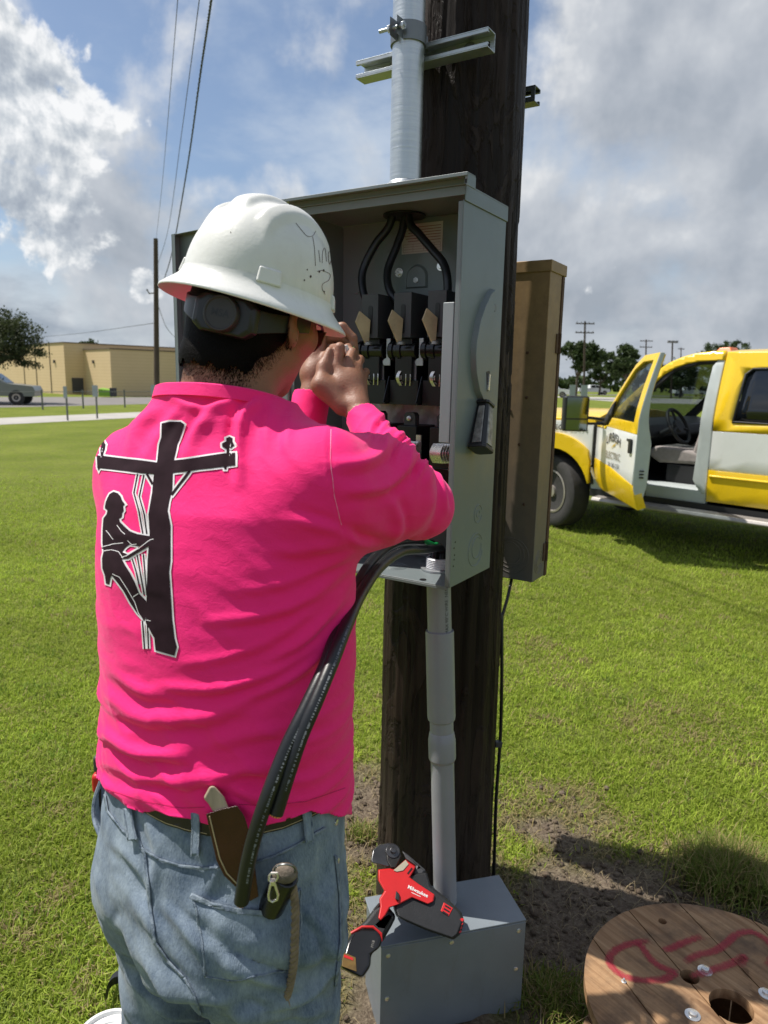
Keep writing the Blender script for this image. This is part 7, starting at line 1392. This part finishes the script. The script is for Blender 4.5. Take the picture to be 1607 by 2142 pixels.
def building():
    K = np.array([-21.6, 56.6]); bd = np.array([-0.69, 0.724]); cd = np.array([0.724, 0.69])
    def Q(a, b, z): q = K + bd * a + cd * b; return (q[0], q[1], z)
    T = thing('tan_building', Q(3, 6, 0), 'low flat-roofed tan brick building beyond the road on the left', 'building')
    mb = MB(); mb.box((0, 0, -0.1), (5.3, 30, 3.62), Q); mb.build('wall', M['brick'], T); mb = MB(); mb.box((5.3, -1.6, -0.1), (34, 20, 4.15), Q); mb.build('wall', M['brick'], T)
    mb = MB(); mb.box((-0.05, -0.05, 3.625), (5.29, 30, 3.72), Q); mb.build('parapet', M['roof_edge'], T); mb = MB(); mb.box((5.25, -1.66, 4.155), (34, 20, 4.23), Q); mb.build('parapet', M['roof_edge'], T)
    mb = MB(); mb.box((5.21, -1.1, 0.15), (5.295, -0.2, 1.35), Q); mb.build('steel_door', M['steel_door'], T); mb = MB(); mb.box((-0.08, 6.0, 0.0), (-0.003, 9.5, 1.6), Q); mb.build('brown_door', M['roof_edge'], T)
    for a in (8.6, 12.2, 15.5): mb = MB(); mb.box((a, -1.65, 0.0), (a + 0.08, -1.603, 4.1), Q); mb.build('wall_joint', M['roof_edge'], T)
    for a, b in ((7.4, -1.72), (3.2, -0.1)): mb = MB(); mb.box((a, b, 2.55), (a + 0.22, b + 0.1, 2.8), Q); mb.build('wall_lamp', M['steel_door'], T)
    c = P(222, 825, 53.5); S = thing('dumpster', (c[0], c[1], 0), 'bright green dumpster standing before the tan building', 'dumpster'); mb = MB(); mb.prism([(c[0] - 0.55, c[1], 0.08), (c[0] + 0.28, c[1], 0.08), (c[0] + 0.28, c[1], 0.52), (c[0] - 0.55, c[1], 0.60)], [(c[0] - 0.55, c[1] + 0.7, 0.08), (c[0] + 0.28, c[1] + 0.7, 0.08), (c[0] + 0.28, c[1] + 0.7, 0.6), (c[0] - 0.55, c[1] + 0.7, 0.68)]); mb.build('bin', M['dumpster'], S); mb = MB(); mb.box((c[0] + 0.285, c[1], 0.05), (c[0] + 0.55, c[1] + 0.7, 0.7)); mb.build('lid', M['steel_door'], S)
    c = P(372, 797, 62); S = thing('yellow_shed', (c[0], c[1], 0), 'pale yellow shed with white trim beside the tan building', 'shed'); mb = MB(); mb.box((c[0] - 1.4, c[1], 0), (c[0] + 2.6, c[1] + 3, 2.3)); mb.build('wall', mat('pale_yellow_boards', (0.42, 0.38, 0.16), 0.8), S); mb = MB(); mb.box((c[0] - 1.5, c[1] - 0.1, 2.3), (c[0] + 2.7, c[1] + 3.1, 2.55)); mb.build('roof', M['white'], S)
    for dx in (-1.45, 0.55): mb = MB(); mb.box((c[0] + dx, c[1] - 0.06, 0), (c[0] + dx + 0.14, c[1] - 0.01, 2.3)); mb.build('white_post', M['white'], S)
building()

def leaf_mat(name, a, b):
    mt = bpy.data.materials.new(name); mt.use_nodes = True; nt = mt.node_tree; bs = nt.nodes['Principled BSDF']; bs.inputs['Roughness'].default_value = 0.6; bs.inputs['Specular IOR Level'].default_value = 0.25
    g = N(nt, 'ShaderNodeNewGeometry'); L(nt, mixc(nt, g.outputs['Random Per Island'], a, b), bs.inputs['Base Color']); tr = N(nt, 'ShaderNodeBsdfTranslucent'); L(nt, mixc(nt, g.outputs['Random Per Island'], a, b), tr.inputs[0]); mx = N(nt, 'ShaderNodeMixShader'); mx.inputs[0].default_value = 0.25; L(nt, bs.outputs[0], mx.inputs[1]); L(nt, tr.outputs[0], mx.inputs[2]); L(nt, mx.outputs[0], nt.nodes['Material Output'].inputs[0]); return mt
M['leaf_oak'] = leaf_mat('dull_oak_leaves', (0.030, 0.042, 0.016), (0.075, 0.092, 0.034)); M['leaf_far'] = leaf_mat('mid_green_leaves', (0.028, 0.048, 0.014), (0.062, 0.092, 0.028)); M['bark'] = mat('grey_brown_bark', (0.09, 0.07, 0.055), 0.9, 0, 0.3, 4)
def tree(name, base, lobes, leaf, n, label, mt='leaf_far', trunk_r=0.25, group=None, seed=1):
    """lobes: (dx, dy, z, rx, rz); leaves gather in clumps through each lobe"""
    rs = np.random.default_rng(seed); T = thing(name, (base[0], base[1], 0), label, 'tree', group); mb = MB(); top = max(l[2] for l in lobes)
    b3 = np.array([base[0], base[1], 0.0]); fork = b3 + np.array([0.1, 0, top * 0.42]); mb.tube([b3 - np.array([0, 0, 0.1]), b3 * 0.5 + fork * 0.5 + np.array([0.06, 0, 0]), fork], [trunk_r, trunk_r * 0.8, trunk_r * 0.62], 10)
    for l in lobes: e = b3 + np.array([l[0], l[1], l[2]]); mid = fork * 0.5 + e * 0.5 + np.array([0, 0, 0.15]); mb.tube([fork, mid, e], [trunk_r * 0.5, trunk_r * 0.3, trunk_r * 0.12], 7)
    mb.build('trunk', M['bark'], T); V = []
    tot = sum(l[3] ** 2 * l[4] for l in lobes)
    for l in lobes:
        m_ = int(n * l[3] ** 2 * l[4] / tot); nc = max(8, m_ // 45); d = rs.normal(size=(nc, 3)); d /= np.linalg.norm(d, axis=1, keepdims=True); rr = rs.uniform(0.45, 1.08, nc) ** 0.7; cc = b3 + np.array([l[0], l[1], l[2]]) + d * rr[:, None] * np.array([l[3], l[3], l[4]]); wh = rs.integers(0, nc, m_); cr = rs.uniform(0.16, 0.34, nc) * l[3]
        p = cc[wh] + rs.normal(size=(m_, 3)) * cr[wh][:, None] * np.array([0.62, 0.62, 0.46]); a = rs.normal(size=(m_, 3)); a /= np.linalg.norm(a, axis=1, keepdims=True); b = rs.normal(size=(m_, 3)); b -= a * np.einsum('ij,ij->i', a, b)[:, None]; b /= np.linalg.norm(b, axis=1, keepdims=True); s = leaf * rs.uniform(0.6, 1.3, m_)[:, None]
        V.append(np.stack([p - a * s, p + b * s * 0.55, p + a * s, p - b * s * 0.55], 1))
    V = np.concatenate(V).reshape(-1, 3); F = np.arange(len(V)).reshape(-1, 4); mesh_np('crown', V, F, M[mt], T, False)
    return T
q = P(-25, 850, 40); tree('oak_tree', (q[0], 40), [(-1.0, 0, 3.2, 2.0, 1.5), (0.6, 0.4, 3.7, 1.6, 1.15), (1.9, -0.3, 3.5, 1.25, 1.15), (2.2, 0.2, 2.65, 0.95, 0.75), (0.6, -0.5, 2.55, 1.3, 0.7), (-2.2, 0, 4.0, 1.8, 1.4), (1.4, 0.3, 4.35, 0.9, 0.6)], 0.075, 26000, 'spreading dark oak tree at the left edge before the tan building', 'leaf_oak', 0.28, 'trees', 3)
def far_tree(px, Y, w, h, z, n, lb, sd, leaf=0.2):
    q = P(px, 800, Y); s = Y / 1485.0; rs = random.Random(sd); lobes = [(rs.uniform(-0.62, 0.62) * w * s, rs.uniform(-0.5, 0.5) * w * s, z + rs.uniform(-0.5, 0.6) * h * s, rs.uniform(0.36, 0.52) * w * s, rs.uniform(0.30, 0.46) * h * s) for k in range(9)]
    tree('broadleaf_tree', (q[0], Y), lobes, leaf, n, lb, 'leaf_far', 0.22, 'trees', sd)
far_tree(1205, 85, 48, 36, 4.6, 7000, 'broad dark tree just right of the rusty cabinet, behind the truck bonnet', 5)
far_tree(1308, 92, 44, 40, 4.6, 7000, 'rounded tree above the open truck door beyond the car park', 8)
far_tree(1255, 120, 36, 26, 3.6, 3500, 'small distant tree between the two larger trees right of the cabinet', 12)
far_tree(1425, 110, 62, 34, 3.4, 6000, 'dark tree seen through the truck cab', 14)
far_tree(1510, 130, 46, 34, 7.2, 4500, 'treetop showing just above the truck roof', 17)
far_tree(185, 95, 34, 13, 5.0, 3500, 'treetop showing over the tan building roof', 21)
def far_wood():
    rs = np.random.default_rng(9); n = 9000; x = rs.uniform(-60, 260, n); z = rs.uniform(0, 1, n) ** 0.7 * (4.2 + 1.6 * np.sin(x * 0.21) + 1.0 * np.sin(x * 0.63 + 1)); p = np.stack([x, 190 + rs.uniform(-3, 3, n), np.maximum(z, 0.2)], 1); a = rs.normal(size=(n, 3)); a /= np.linalg.norm(a, axis=1, keepdims=True); b = rs.normal(size=(n, 3)); b -= a * np.einsum('ij,ij->i', a, b)[:, None]; b /= np.linalg.norm(b, axis=1, keepdims=True); s = rs.uniform(0.5, 1.1, n)[:, None]
    V = np.stack([p - a * s, p + b * s * 0.6, p + a * s, p - b * s * 0.6], 1).reshape(-1, 3); o = mesh_np('far_wood', V, np.arange(len(V)).reshape(-1, 4), M['leaf_far'], None, False); tag(o, 'distant line of trees along the horizon', 'trees', kind='stuff')
far_wood()

def line_pole(px, Y, top_y, arm_w, label, r_=0.13, group='distant line poles', arms=1, insul=True, name='line_pole'):
    b = P(px, 800, Y); t = P(px, top_y, Y); T = thing(name, (b[0], Y, 0), label, 'utility pole', group); mb = MB(); mb.cyl((b[0], Y, -0.1), (t[0], Y, t[2]), r_, r_ * 0.72, n=14); mb.build('shaft', M['far_pole'], T)
    for k in range(arms):
        z = t[2] - 0.25 - k * 0.9; mb = MB(); mb.box((t[0] - arm_w / 2, Y - 0.2, z - 0.05), (t[0] + arm_w / 2, Y - 0.1, z + 0.06)); ar = mb.build('cross_arm', M['far_pole'], T)
        for dx in (-0.45, -0.2, 0.2, 0.45): mb = MB(); mb.lathe([(0.03, 0), (0.045, 0.06), (0.03, 0.13)], (t[0] + dx * arm_w, Y - 0.15, z + 0.06), n=8); mb.build('insulator', M['grey_post'], ar)
    return T, t
T, t = line_pole(326, 31, 499, 0.01, 'weathered wooden pole with wires rising behind his left shoulder', 0.125, arms=0)
for y, dx in ((600, 0.25), (612, -0.28)): c = P(327, y, 31); mb = MB(); mb.tube([c, c + np.array([dx, -0.05, -0.05]), c + np.array([dx * 1.3, -0.1, 0.12])], 0.03, 6); mb.build('bracket', M['grey_post'], T)
line_pole(1224, 75, 672, 1.9, 'tall pole with two cross-arms above the trees right of the cabinet', 0.13, arms=2); line_pole(1352, 110, 710, 1.9, 'distant pole with cross-arms left of the floodlight mast', 0.13, arms=2); line_pole(1425, 120, 727, 1.0, 'shortest distant pole, just right of the floodlight mast', 0.10)
c = P(385, 675, 48); mb = MB()
b = P(1407, 800, 100); t = P(1407, 716, 100); T = thing('floodlight_mast', (b[0], 100, 0), 'floodlight mast with a cluster of lamps beyond the truck roof', 'light pole'); mb = MB(); mb.cyl((b[0], 100, 0), (t[0], 100, t[2]), 0.13, 0.1, n=10); mb.build('mast', M['far_pole'], T)
for dx in (-0.5, 0.0, 0.5): mb = MB(); mb.box((t[0] + dx - 0.2, 99.7, t[2] - 0.1), (t[0] + dx + 0.2, 100.1, t[2] + 0.22)); mb.build('floodlight', M['grey_post'], T, bevel=0.05)

def wires():
    tp = np.array([PX, PY, 0])
    for pts, r_, lb in (([P(326, 508, 31), P(340, 380, 22), P(372, 0, 11.0), P(392, -300, 8.0), tp + np.array([-0.1, 0, 7.9])], 0.006, 'leftmost thin overhead wire running up from the wooden pole'), ([P(328, 560, 31), P(352, 480, 24), P(380, 280, 16.5), P(417, 0, 11.0), P(450, -300, 8.0), tp + np.array([0, 0, 7.6])], 0.007, 'middle overhead wire running up from the wooden pole'),
                        ([P(332, 602, 31), P(343, 585, 29), P(362, 520, 25), P(392, 350, 18), P(420, 150, 13), P(442, 0, 10.5), P(480, -300, 8.0), tp + np.array([0.1, 0, 7.3])], 0.0125, 'thick twisted service cable, rightmost of the overhead lines')):
        q = smooth_curve(pts, 14); mb = MB()
        if r_ > 0.01:
            for ph in (0, 2.1, 4.2): mb.tube([p + np.array([math.cos(i * 1.1 + ph), 0, math.sin(i * 1.1 + ph)]) * r_ * 0.8 for i, p in enumerate(smooth_curve(pts, 40))], r_ * 0.75, 6)
        else: mb.tube(q, r_, 6)
        tag(mb.build('overhead_wire', M['wire']), lb, 'wire', 'overhead wires on the left')
    mb = MB(); mb.tube(smooth_curve([P(-60, 716, 60), P(60, 707, 57), P(170, 697, 48), P(322, 676, 31.2)], 8), 0.012, 5); tag(mb.build('overhead_wire', M['wire']), 'slack wire crossing low over the tan building to the wooden pole', 'wire', 'overhead wires on the left')
    mb = MB(); mb.tube(smooth_curve([P(331, 640, 31.2), P(352, 690, 40), P(385, 722, 50)], 8), 0.014, 5); tag(mb.build('overhead_wire', M['wire']), 'wire falling away behind the wooden pole to the right', 'wire', 'overhead wires on the left')
wires()

def road_signs():
    for px, y0, y1, Y, lb in ((142, 808, 880, 25.5, 'left of two grey sign posts by the path, sign seen edge-on'), (204, 806, 878, 27.0, 'right of two grey sign posts by the path'), (325, 805, 870, 29.0, 'grey sign post half hidden by his left shoulder')):
        b = P(px, y1, Y); t = P(px, y0, Y); T = thing('sign_post', (b[0], Y, 0), lb, 'sign post', 'sign posts by the path'); mb = MB(); mb.cyl((b[0], Y, -0.02), (b[0], Y, t[2]), 0.035, n=8); mb.build('post', M['grey_post'], T); mb = MB(); a = 0.06 if px == 142 else 0.10; mb.box((b[0] - a, Y - 0.09, t[2] - 0.42), (b[0] + a, Y - 0.05, t[2])); mb.build('sign_panel', M['sign'], T)
    for k, (px, Y) in enumerate(((90, 33), (175, 35), (262, 37))):
        b = P(px, 860, Y); mb = MB(); mb.cyl((b[0], Y, -0.02), (b[0], Y, 0.9), 0.04, n=8); tag(mb.build('fence_post', M['grey_post']), ('first', 'second', 'third')[k] + ' thin grey fence post from the left between path and road', 'fence post', 'fence posts by the road')
    a = P(-40, 850, 32); pts = [np.array([P(px, 860, Y)[0], Y, z]) for px, Y, z in ((-80, 30, 0.8), (90, 33, 0.8), (175, 35, 0.8), (262, 37, 0.8), (420, 41, 0.8))]; mb = MB(); mb.tube(pts, 0.015, 6); tag(mb.build('fence_cable', M['grey_post']), 'thin cable strung along the grey fence posts by the road', 'fence')
    for px, Y, w, h, lb in ((1197, 62, 0.5, 1.15, 'left of two pale panels behind the truck mirror'), (1222, 62, 0.55, 1.15, 'right of two pale panels behind the truck mirror'), (1500, 45, 0.55, 1.45, 'pale upright panel seen through the truck cab window')):
        b = P(px, 830, Y); T = thing('roadside_sign', (b[0], Y, 0), lb, 'sign', 'pale panels beyond the truck'); mb = MB(); mb.box((b[0] - w / 2, Y, 0.45), (b[0] + w / 2, Y + 0.06, 0.45 + h)); mb.build('board', M['sign'], T); mb = MB(); mb.box((b[0] - 0.04, Y + 0.07, 0), (b[0] + 0.04, Y + 0.13, 0.5)); mb.build('leg', M['grey_post'], T)
road_signs()

def parked_pickup(name, o, head, paint, label, group='parked vehicles'):
    """plain pickup: o is the ground point under the front axle, head the unit vector forwards"""
    head = np.array(head, float); sd_ = np.array([-head[1], head[0]]); o = np.array(o[:2], float)
    def Q(a, b, z): q = o + head * a + sd_ * b; return np.array([q[0], q[1], z])
    T = thing(name, Q(-1.7, 0, 0), label, 'pickup truck', group); W = 0.95
    prof = [(0.85, 0.45), (0.92, 0.75), (0.80, 0.98), (-0.45, 1.10), (-1.15, 1.12), (-2.6, 1.12), (-2.62, 1.10), (-4.45, 1.10), (-4.5, 0.55), (-3.9, 0.48), (-0.5, 0.45)]
    mb = MB(); mb.prism([Q(a, -W, z) for a, z in prof], [Q(a, W, z) for a, z in prof]); mb.build('body', paint, T, bevel=0.06, seg=3)
    cab = [(-0.45, 1.10), (-1.05, 1.60), (-1.3, 1.66), (-2.3, 1.66), (-2.55, 1.58), (-2.62, 1.10)]; mb = MB(); mb.prism([Q(a, -W * 0.92 if z < 1.3 else -W * 0.8, z) for a, z in cab], [Q(a, W * 0.92 if z < 1.3 else W * 0.8, z) for a, z in cab]); mb.build('cab', paint, T, bevel=0.05, seg=3)
    for s in (-1, 1):
        for win in ([(-0.72, 1.16), (-1.12, 1.55), (-1.55, 1.58), (-1.55, 1.16)], [(-1.65, 1.16), (-1.65, 1.58), (-2.3, 1.57), (-2.45, 1.16)]):
            mb = MB(); f_ = lambda a, z, e: Q(a, s * (W * (0.92 - (z - 1.1) / 0.5 * 0.10) + e), z); mb.prism([f_(a, z, 0.002) for a, z in win], [f_(a, z, 0.02) for a, z in win]); mb.build('window', M['dark_glass'], T)
        for a in (0, -3.4):
            c = Q(a, s * (W - 0.08), 0.38); mb = MB(); mb.lathe([(0.2, 0.10), (0.33, 0.11), (0.38, 0.08), (0.38, -0.08), (0.33, -0.11), (0.2, -0.1)], c, (sd_[0] * s, sd_[1] * s, 0), n=24); w = mb.build('wheel', M['tyre'], T); mb = MB(); mb.lathe([(0.22, 0.08), (0.20, 0.11), (0.06, 0.09), (0.0, 0.11)], c, (sd_[0] * s, sd_[1] * s, 0), n=20, cap=False); mb.build('rim', M['rim'], w)
    mb = MB(); mb.prism([Q(-0.50, -W * 0.8, 1.13), Q(-0.50, W * 0.8, 1.13), Q(-1.02, W * 0.7, 1.57), Q(-1.02, -W * 0.7, 1.57)], [Q(-0.47, -W * 0.8, 1.13), Q(-0.47, W * 0.8, 1.13), Q(-0.99, W * 0.7, 1.58), Q(-0.99, -W * 0.7, 1.58)]); mb.build('windscreen', M['dark_glass'], T)
    return T
g0 = G(45, 846); parked_pickup('parked_pickup', g0, (0.97, 0.24), M['pickup'], 'dark grey pickup on the road at the left edge')
parked_pickup('parked_pickup', (P(1462, 822, 122)[0], 122), (1.0, 0.05), M['white_paint'], 'white pickup on the far road, seen through the truck cab')
parked_pickup('parked_pickup', (P(1178, 822, 90)[0], 90), (0.9, -0.3), M['white_paint'], 'pale pickup between the rusty cabinet and the truck mirror')
parked_pickup('parked_pickup', (P(1262, 822, 125)[0], 125), (1.0, 0.0), M['white_paint'], 'small white pickup above the truck bonnet beyond the car park')

# ------------------------------------------------------------------ grass
def grass_mat():
    mt = bpy.data.materials.new('grass_blades'); mt.use_nodes = True; nt = mt.node_tree; b = nt.nodes['Principled BSDF']; b.inputs['Roughness'].default_value = 0.6; b.inputs['Specular IOR Level'].default_value = 0.2
    at = N(nt, 'ShaderNodeAttribute', attribute_name='tint'); L(nt, at.outputs['Color'], b.inputs['Base Color']); tr = N(nt, 'ShaderNodeBsdfTranslucent'); L(nt, at.outputs['Color'], tr.inputs[0]); mx = N(nt, 'ShaderNodeMixShader'); mx.inputs[0].default_value = 0.38; L(nt, b.outputs[0], mx.inputs[1]); L(nt, tr.outputs[0], mx.inputs[2]); L(nt, mx.outputs[0], nt.nodes['Material Output'].inputs[0]); return mt
M['grass'] = grass_mat()
def blades(x, y, h, w, col, lean, rs, z=None):
    n = len(x); a = rs.uniform(0, 2 * np.pi, n); dx, dy = np.cos(a), np.sin(a); sx, sy = -dy * w / 2, dx * w / 2; z0 = (ground_height(x, y) if z is None else z) - 0.004
    b1 = h * 0.5; l1 = lean * h * 0.35; l2 = lean * h
    V = np.empty((n, 5, 3), np.float32)
    V[:, 0] = np.stack([x - sx, y - sy, z0], 1); V[:, 1] = np.stack([x + sx, y + sy, z0], 1); zz1 = z0 + b1; V[:, 2] = np.stack([x + dx * l1 + sx * 0.85, y + dy * l1 + sy * 0.85, zz1], 1); V[:, 3] = np.stack([x + dx * l1 - sx * 0.85, y + dy * l1 - sy * 0.85, zz1], 1); V[:, 4] = np.stack([x + dx * l2, y + dy * l2, z0 + h * np.sqrt(np.clip(1 - (lean * 0.8) ** 2, 0.05, 1))], 1)
    i = np.arange(n)[:, None] * 5; F = np.concatenate([i + np.array([[0, 1, 2]]), i + np.array([[0, 2, 3]]), i + np.array([[3, 2, 4]])]); C = np.repeat(col, 5, 0); return V.reshape(-1, 3), F, C
def build_grass():
    rs = np.random.default_rng(17); Ys = []; n = 400000
    u = rs.random(n); y = 0.95 * (11.5 / 0.95) ** (u ** 0.92); half = 0.60 * y + 0.42; x = rs.uniform(-1, 1, n) * half
    dm = dirt_mask(x, y); keep = rs.random(n) > dm * 1.06 - 0.02; keep &= np.hypot(x - PX, y - PY) > 0.20; keep &= rs.random(n) > np.clip((y - 7.0) / 4.5, 0, 1); 
    bxm = ((x > -0.06) & (x < 0.42) & (y > 1.48) & (y < 1.80)); keep &= ~bxm
    x, y, dm = x[keep], y[keep], dm[keep]; n = len(x)
    big = fbm(x, y, 31, 4, 0.9); med = fbm(x, y, 41, 4, 5.0)
    h = (0.015 + 0.024 * rs.random(n) ** 1.5) * (0.75 + 0.5 * med) * (1 + 0.05 * y); w = (0.0018 + 0.0018 * rs.random(n)) * (1 + 0.15 * y); lean = rs.uniform(0.2, 1.1, n)
    pt = np.exp(-((x - 1.45) / 0.35) ** 2 - ((y - 3.2) / 0.3) ** 2) + 0.8 * np.exp(-((x - 0.9) / 0.25) ** 2 - ((y - 4.1) / 0.35) ** 2) + 0.7 * np.exp(-((x + 0.55) / 0.25) ** 2 - ((y - 1.9) / 0.18) ** 2); dry = np.clip((med - 0.62) * 3.2, 0, 0.7) + np.clip(pt * (med + 0.1), 0, 0.8) + np.clip(dm * 2.2, 0, 0.8); isdry = rs.random(n) < np.clip(dry, 0.05, 0.9); g = rs.random((n, 1)); t = np.clip((big[:, None] - 0.3) * 2, 0, 1)
    col = (np.array([[0.200, 0.300, 0.020]]) * (1 - g) + np.array([[0.45, 0.54, 0.080]]) * g) * (0.78 + 0.45 * t) * (0.76 + 0.52 * med[:, None]); dc = np.array([[0.36, 0.29, 0.135]]) * rs.uniform(0.55, 1.15, (n, 1)); col = np.where(isdry[:, None], dc, col); lean = np.where(isdry, rs.uniform(0.7, 1.15, n), lean)
    parts = [blades(x, y, h, w, col, lean, rs)]
    m_ = 26000; cn = 700; cyy = 1.0 * 8.0 ** rs.random(cn); cxx = rs.uniform(-1, 1, cn) * (0.6 * cyy + 0.4); wh = rs.integers(0, cn, m_); xx = cxx[wh] + rs.normal(0, 0.035, m_); yy = cyy[wh] + rs.normal(0, 0.035, m_); k = dirt_mask(xx, yy) < 0.4; k &= ~((xx > -0.06) & (xx < 0.42) & (yy > 1.48) & (yy < 1.80)) & (np.hypot(xx - PX, yy - PY) > 0.2); xx, yy, wh = xx[k], yy[k], wh[k]; m_ = len(xx); tone = rs.uniform(0.7, 1.25, cn)[wh][:, None]; yel = rs.random(cn)[wh][:, None]
    col = (np.array([[0.15, 0.25, 0.03]]) * (1 - yel) + np.array([[0.36, 0.38, 0.10]]) * yel) * tone; parts.append(blades(xx, yy, rs.uniform(0.02, 0.055, m_), rs.uniform(0.0022, 0.0050, m_), col, rs.uniform(0.2, 1.15, m_), rs))
    # taller tufts round the reel and by the box
    for cx, cy, r_, m_, hh in ((*G(1535, 1840)[:2], 0.15, 3000, 0.125), (*G(1500, 1800)[:2], 0.10, 1000, 0.09), (*G(1150, 2080)[:2], 0.10, 900, 0.06), (*G(760, 1740)[:2], 0.06, 350, 0.06), (*G(1230, 2120)[:2], 0.09, 500, 0.06)):
        xx = cx + rs.normal(0, r_ * 0.5, m_); yy = cy + rs.normal(0, r_ * 0.42, m_); g = rs.random((m_, 1)); col = np.array([[0.10, 0.165, 0.02]]) * (1 - g) + np.array([[0.24, 0.27, 0.06]]) * g; d_ = rs.random((m_, 1)) < 0.34; col = np.where(d_, np.array([[0.42, 0.33, 0.15]]) * rs.uniform(0.6, 1.1, (m_, 1)), col); parts.append(blades(xx, yy, hh * rs.uniform(0.5, 1.15, m_), np.full(m_, 0.0036), col, rs.uniform(0.2, 1.1, m_), rs))
    # dry straw lying on the soil
    m_ = 5200; xx = rs.uniform(-0.25, 1.6, m_); yy = rs.uniform(1.25, 2.75, m_); k = (rs.random(m_) < dirt_mask(xx, yy) * 0.9 + 0.03) & (np.hypot(xx - PX, yy - PY) > 0.2) & ~((xx > -0.06) & (xx < 0.42) & (yy > 1.48) & (yy < 1.80)); xx, yy = xx[k], yy[k]; m_ = len(xx); col = np.array([[0.40, 0.32, 0.19]]) * rs.uniform(0.35, 1.15, (m_, 1))
    parts.append(blades(xx, yy, rs.uniform(0.015, 0.06, m_), np.full(m_, 0.0024), col, rs.uniform(1.05, 1.24, m_), rs, ground_height(xx, yy) + 0.005))
    off = 0; VV, FF, CC = [], [], []
    for V, F, C_ in parts: VV.append(V); FF.append(F + off); CC.append(C_); off += len(V)
    o = mesh_np('grass_blades', np.concatenate(VV), np.concatenate(FF), M['grass'], None, False); C_ = np.concatenate(CC); C_ = np.concatenate([C_, np.ones((len(C_), 1))], 1).astype(np.float32)
    at = o.data.attributes.new('tint', 'FLOAT_COLOR', 'POINT'); at.data.foreach_set('color', C_.ravel()); tag(o, 'short mown lawn grass with dry straw round the pole', 'grass', kind='stuff')
build_grass()
def clods():
    rs = np.random.default_rng(23); n = 5200; x = rs.uniform(-0.3, 1.6, n); y = rs.uniform(1.2, 2.7, n); k = (rs.random(n) < dirt_mask(x, y) * 0.9) & ~((x > -0.04) & (x < 0.41) & (y > 1.50) & (y < 1.78)) & (np.hypot(x - PX, y - PY) > 0.19); x, y = x[k], y[k]; n = len(x); r_ = 0.003 + 0.013 * rs.random(n) ** 3.5
    ico = np.array([(0, 0, 1), (0.89, 0, 0.45), (0.28, 0.85, 0.45), (-0.72, 0.53, 0.45), (-0.72, -0.53, 0.45), (0.28, -0.85, 0.45), (0.72, 0.53, -0.45), (-0.28, 0.85, -0.45), (-0.89, 0, -0.45), (-0.28, -0.85, -0.45), (0.72, -0.53, -0.45), (0, 0, -1)]); fc = np.array([(0, 1, 2), (0, 2, 3), (0, 3, 4), (0, 4, 5), (0, 5, 1), (1, 6, 2), (2, 7, 3), (3, 8, 4), (4, 9, 5), (5, 10, 1), (2, 6, 7), (3, 7, 8), (4, 8, 9), (5, 9, 10), (1, 10, 6), (6, 11, 7), (7, 11, 8), (8, 11, 9), (9, 11, 10), (10, 11, 6)])
    V = ico[None] * (r_[:, None, None] * rs.uniform(0.65, 1.3, (n, 12, 1))) * np.array([1, 1, 0.75]) + np.stack([x, y, ground_height(x, y) + r_ * 0.3], 1)[:, None]; F = (np.arange(n)[:, None, None] * 12 + fc[None]).reshape(-1, 3)
    o = mesh_np('soil_clods', V.reshape(-1, 3), F, mat('brown_soil', (0.075, 0.055, 0.04), 0.95, 0, 0, 30, 0.001, 200, 0.1, col2=(0.17, 0.135, 0.10)), None); tag(o, 'loose brown soil clods scattered round the foot of the pole', 'soil', kind='stuff')
clods()
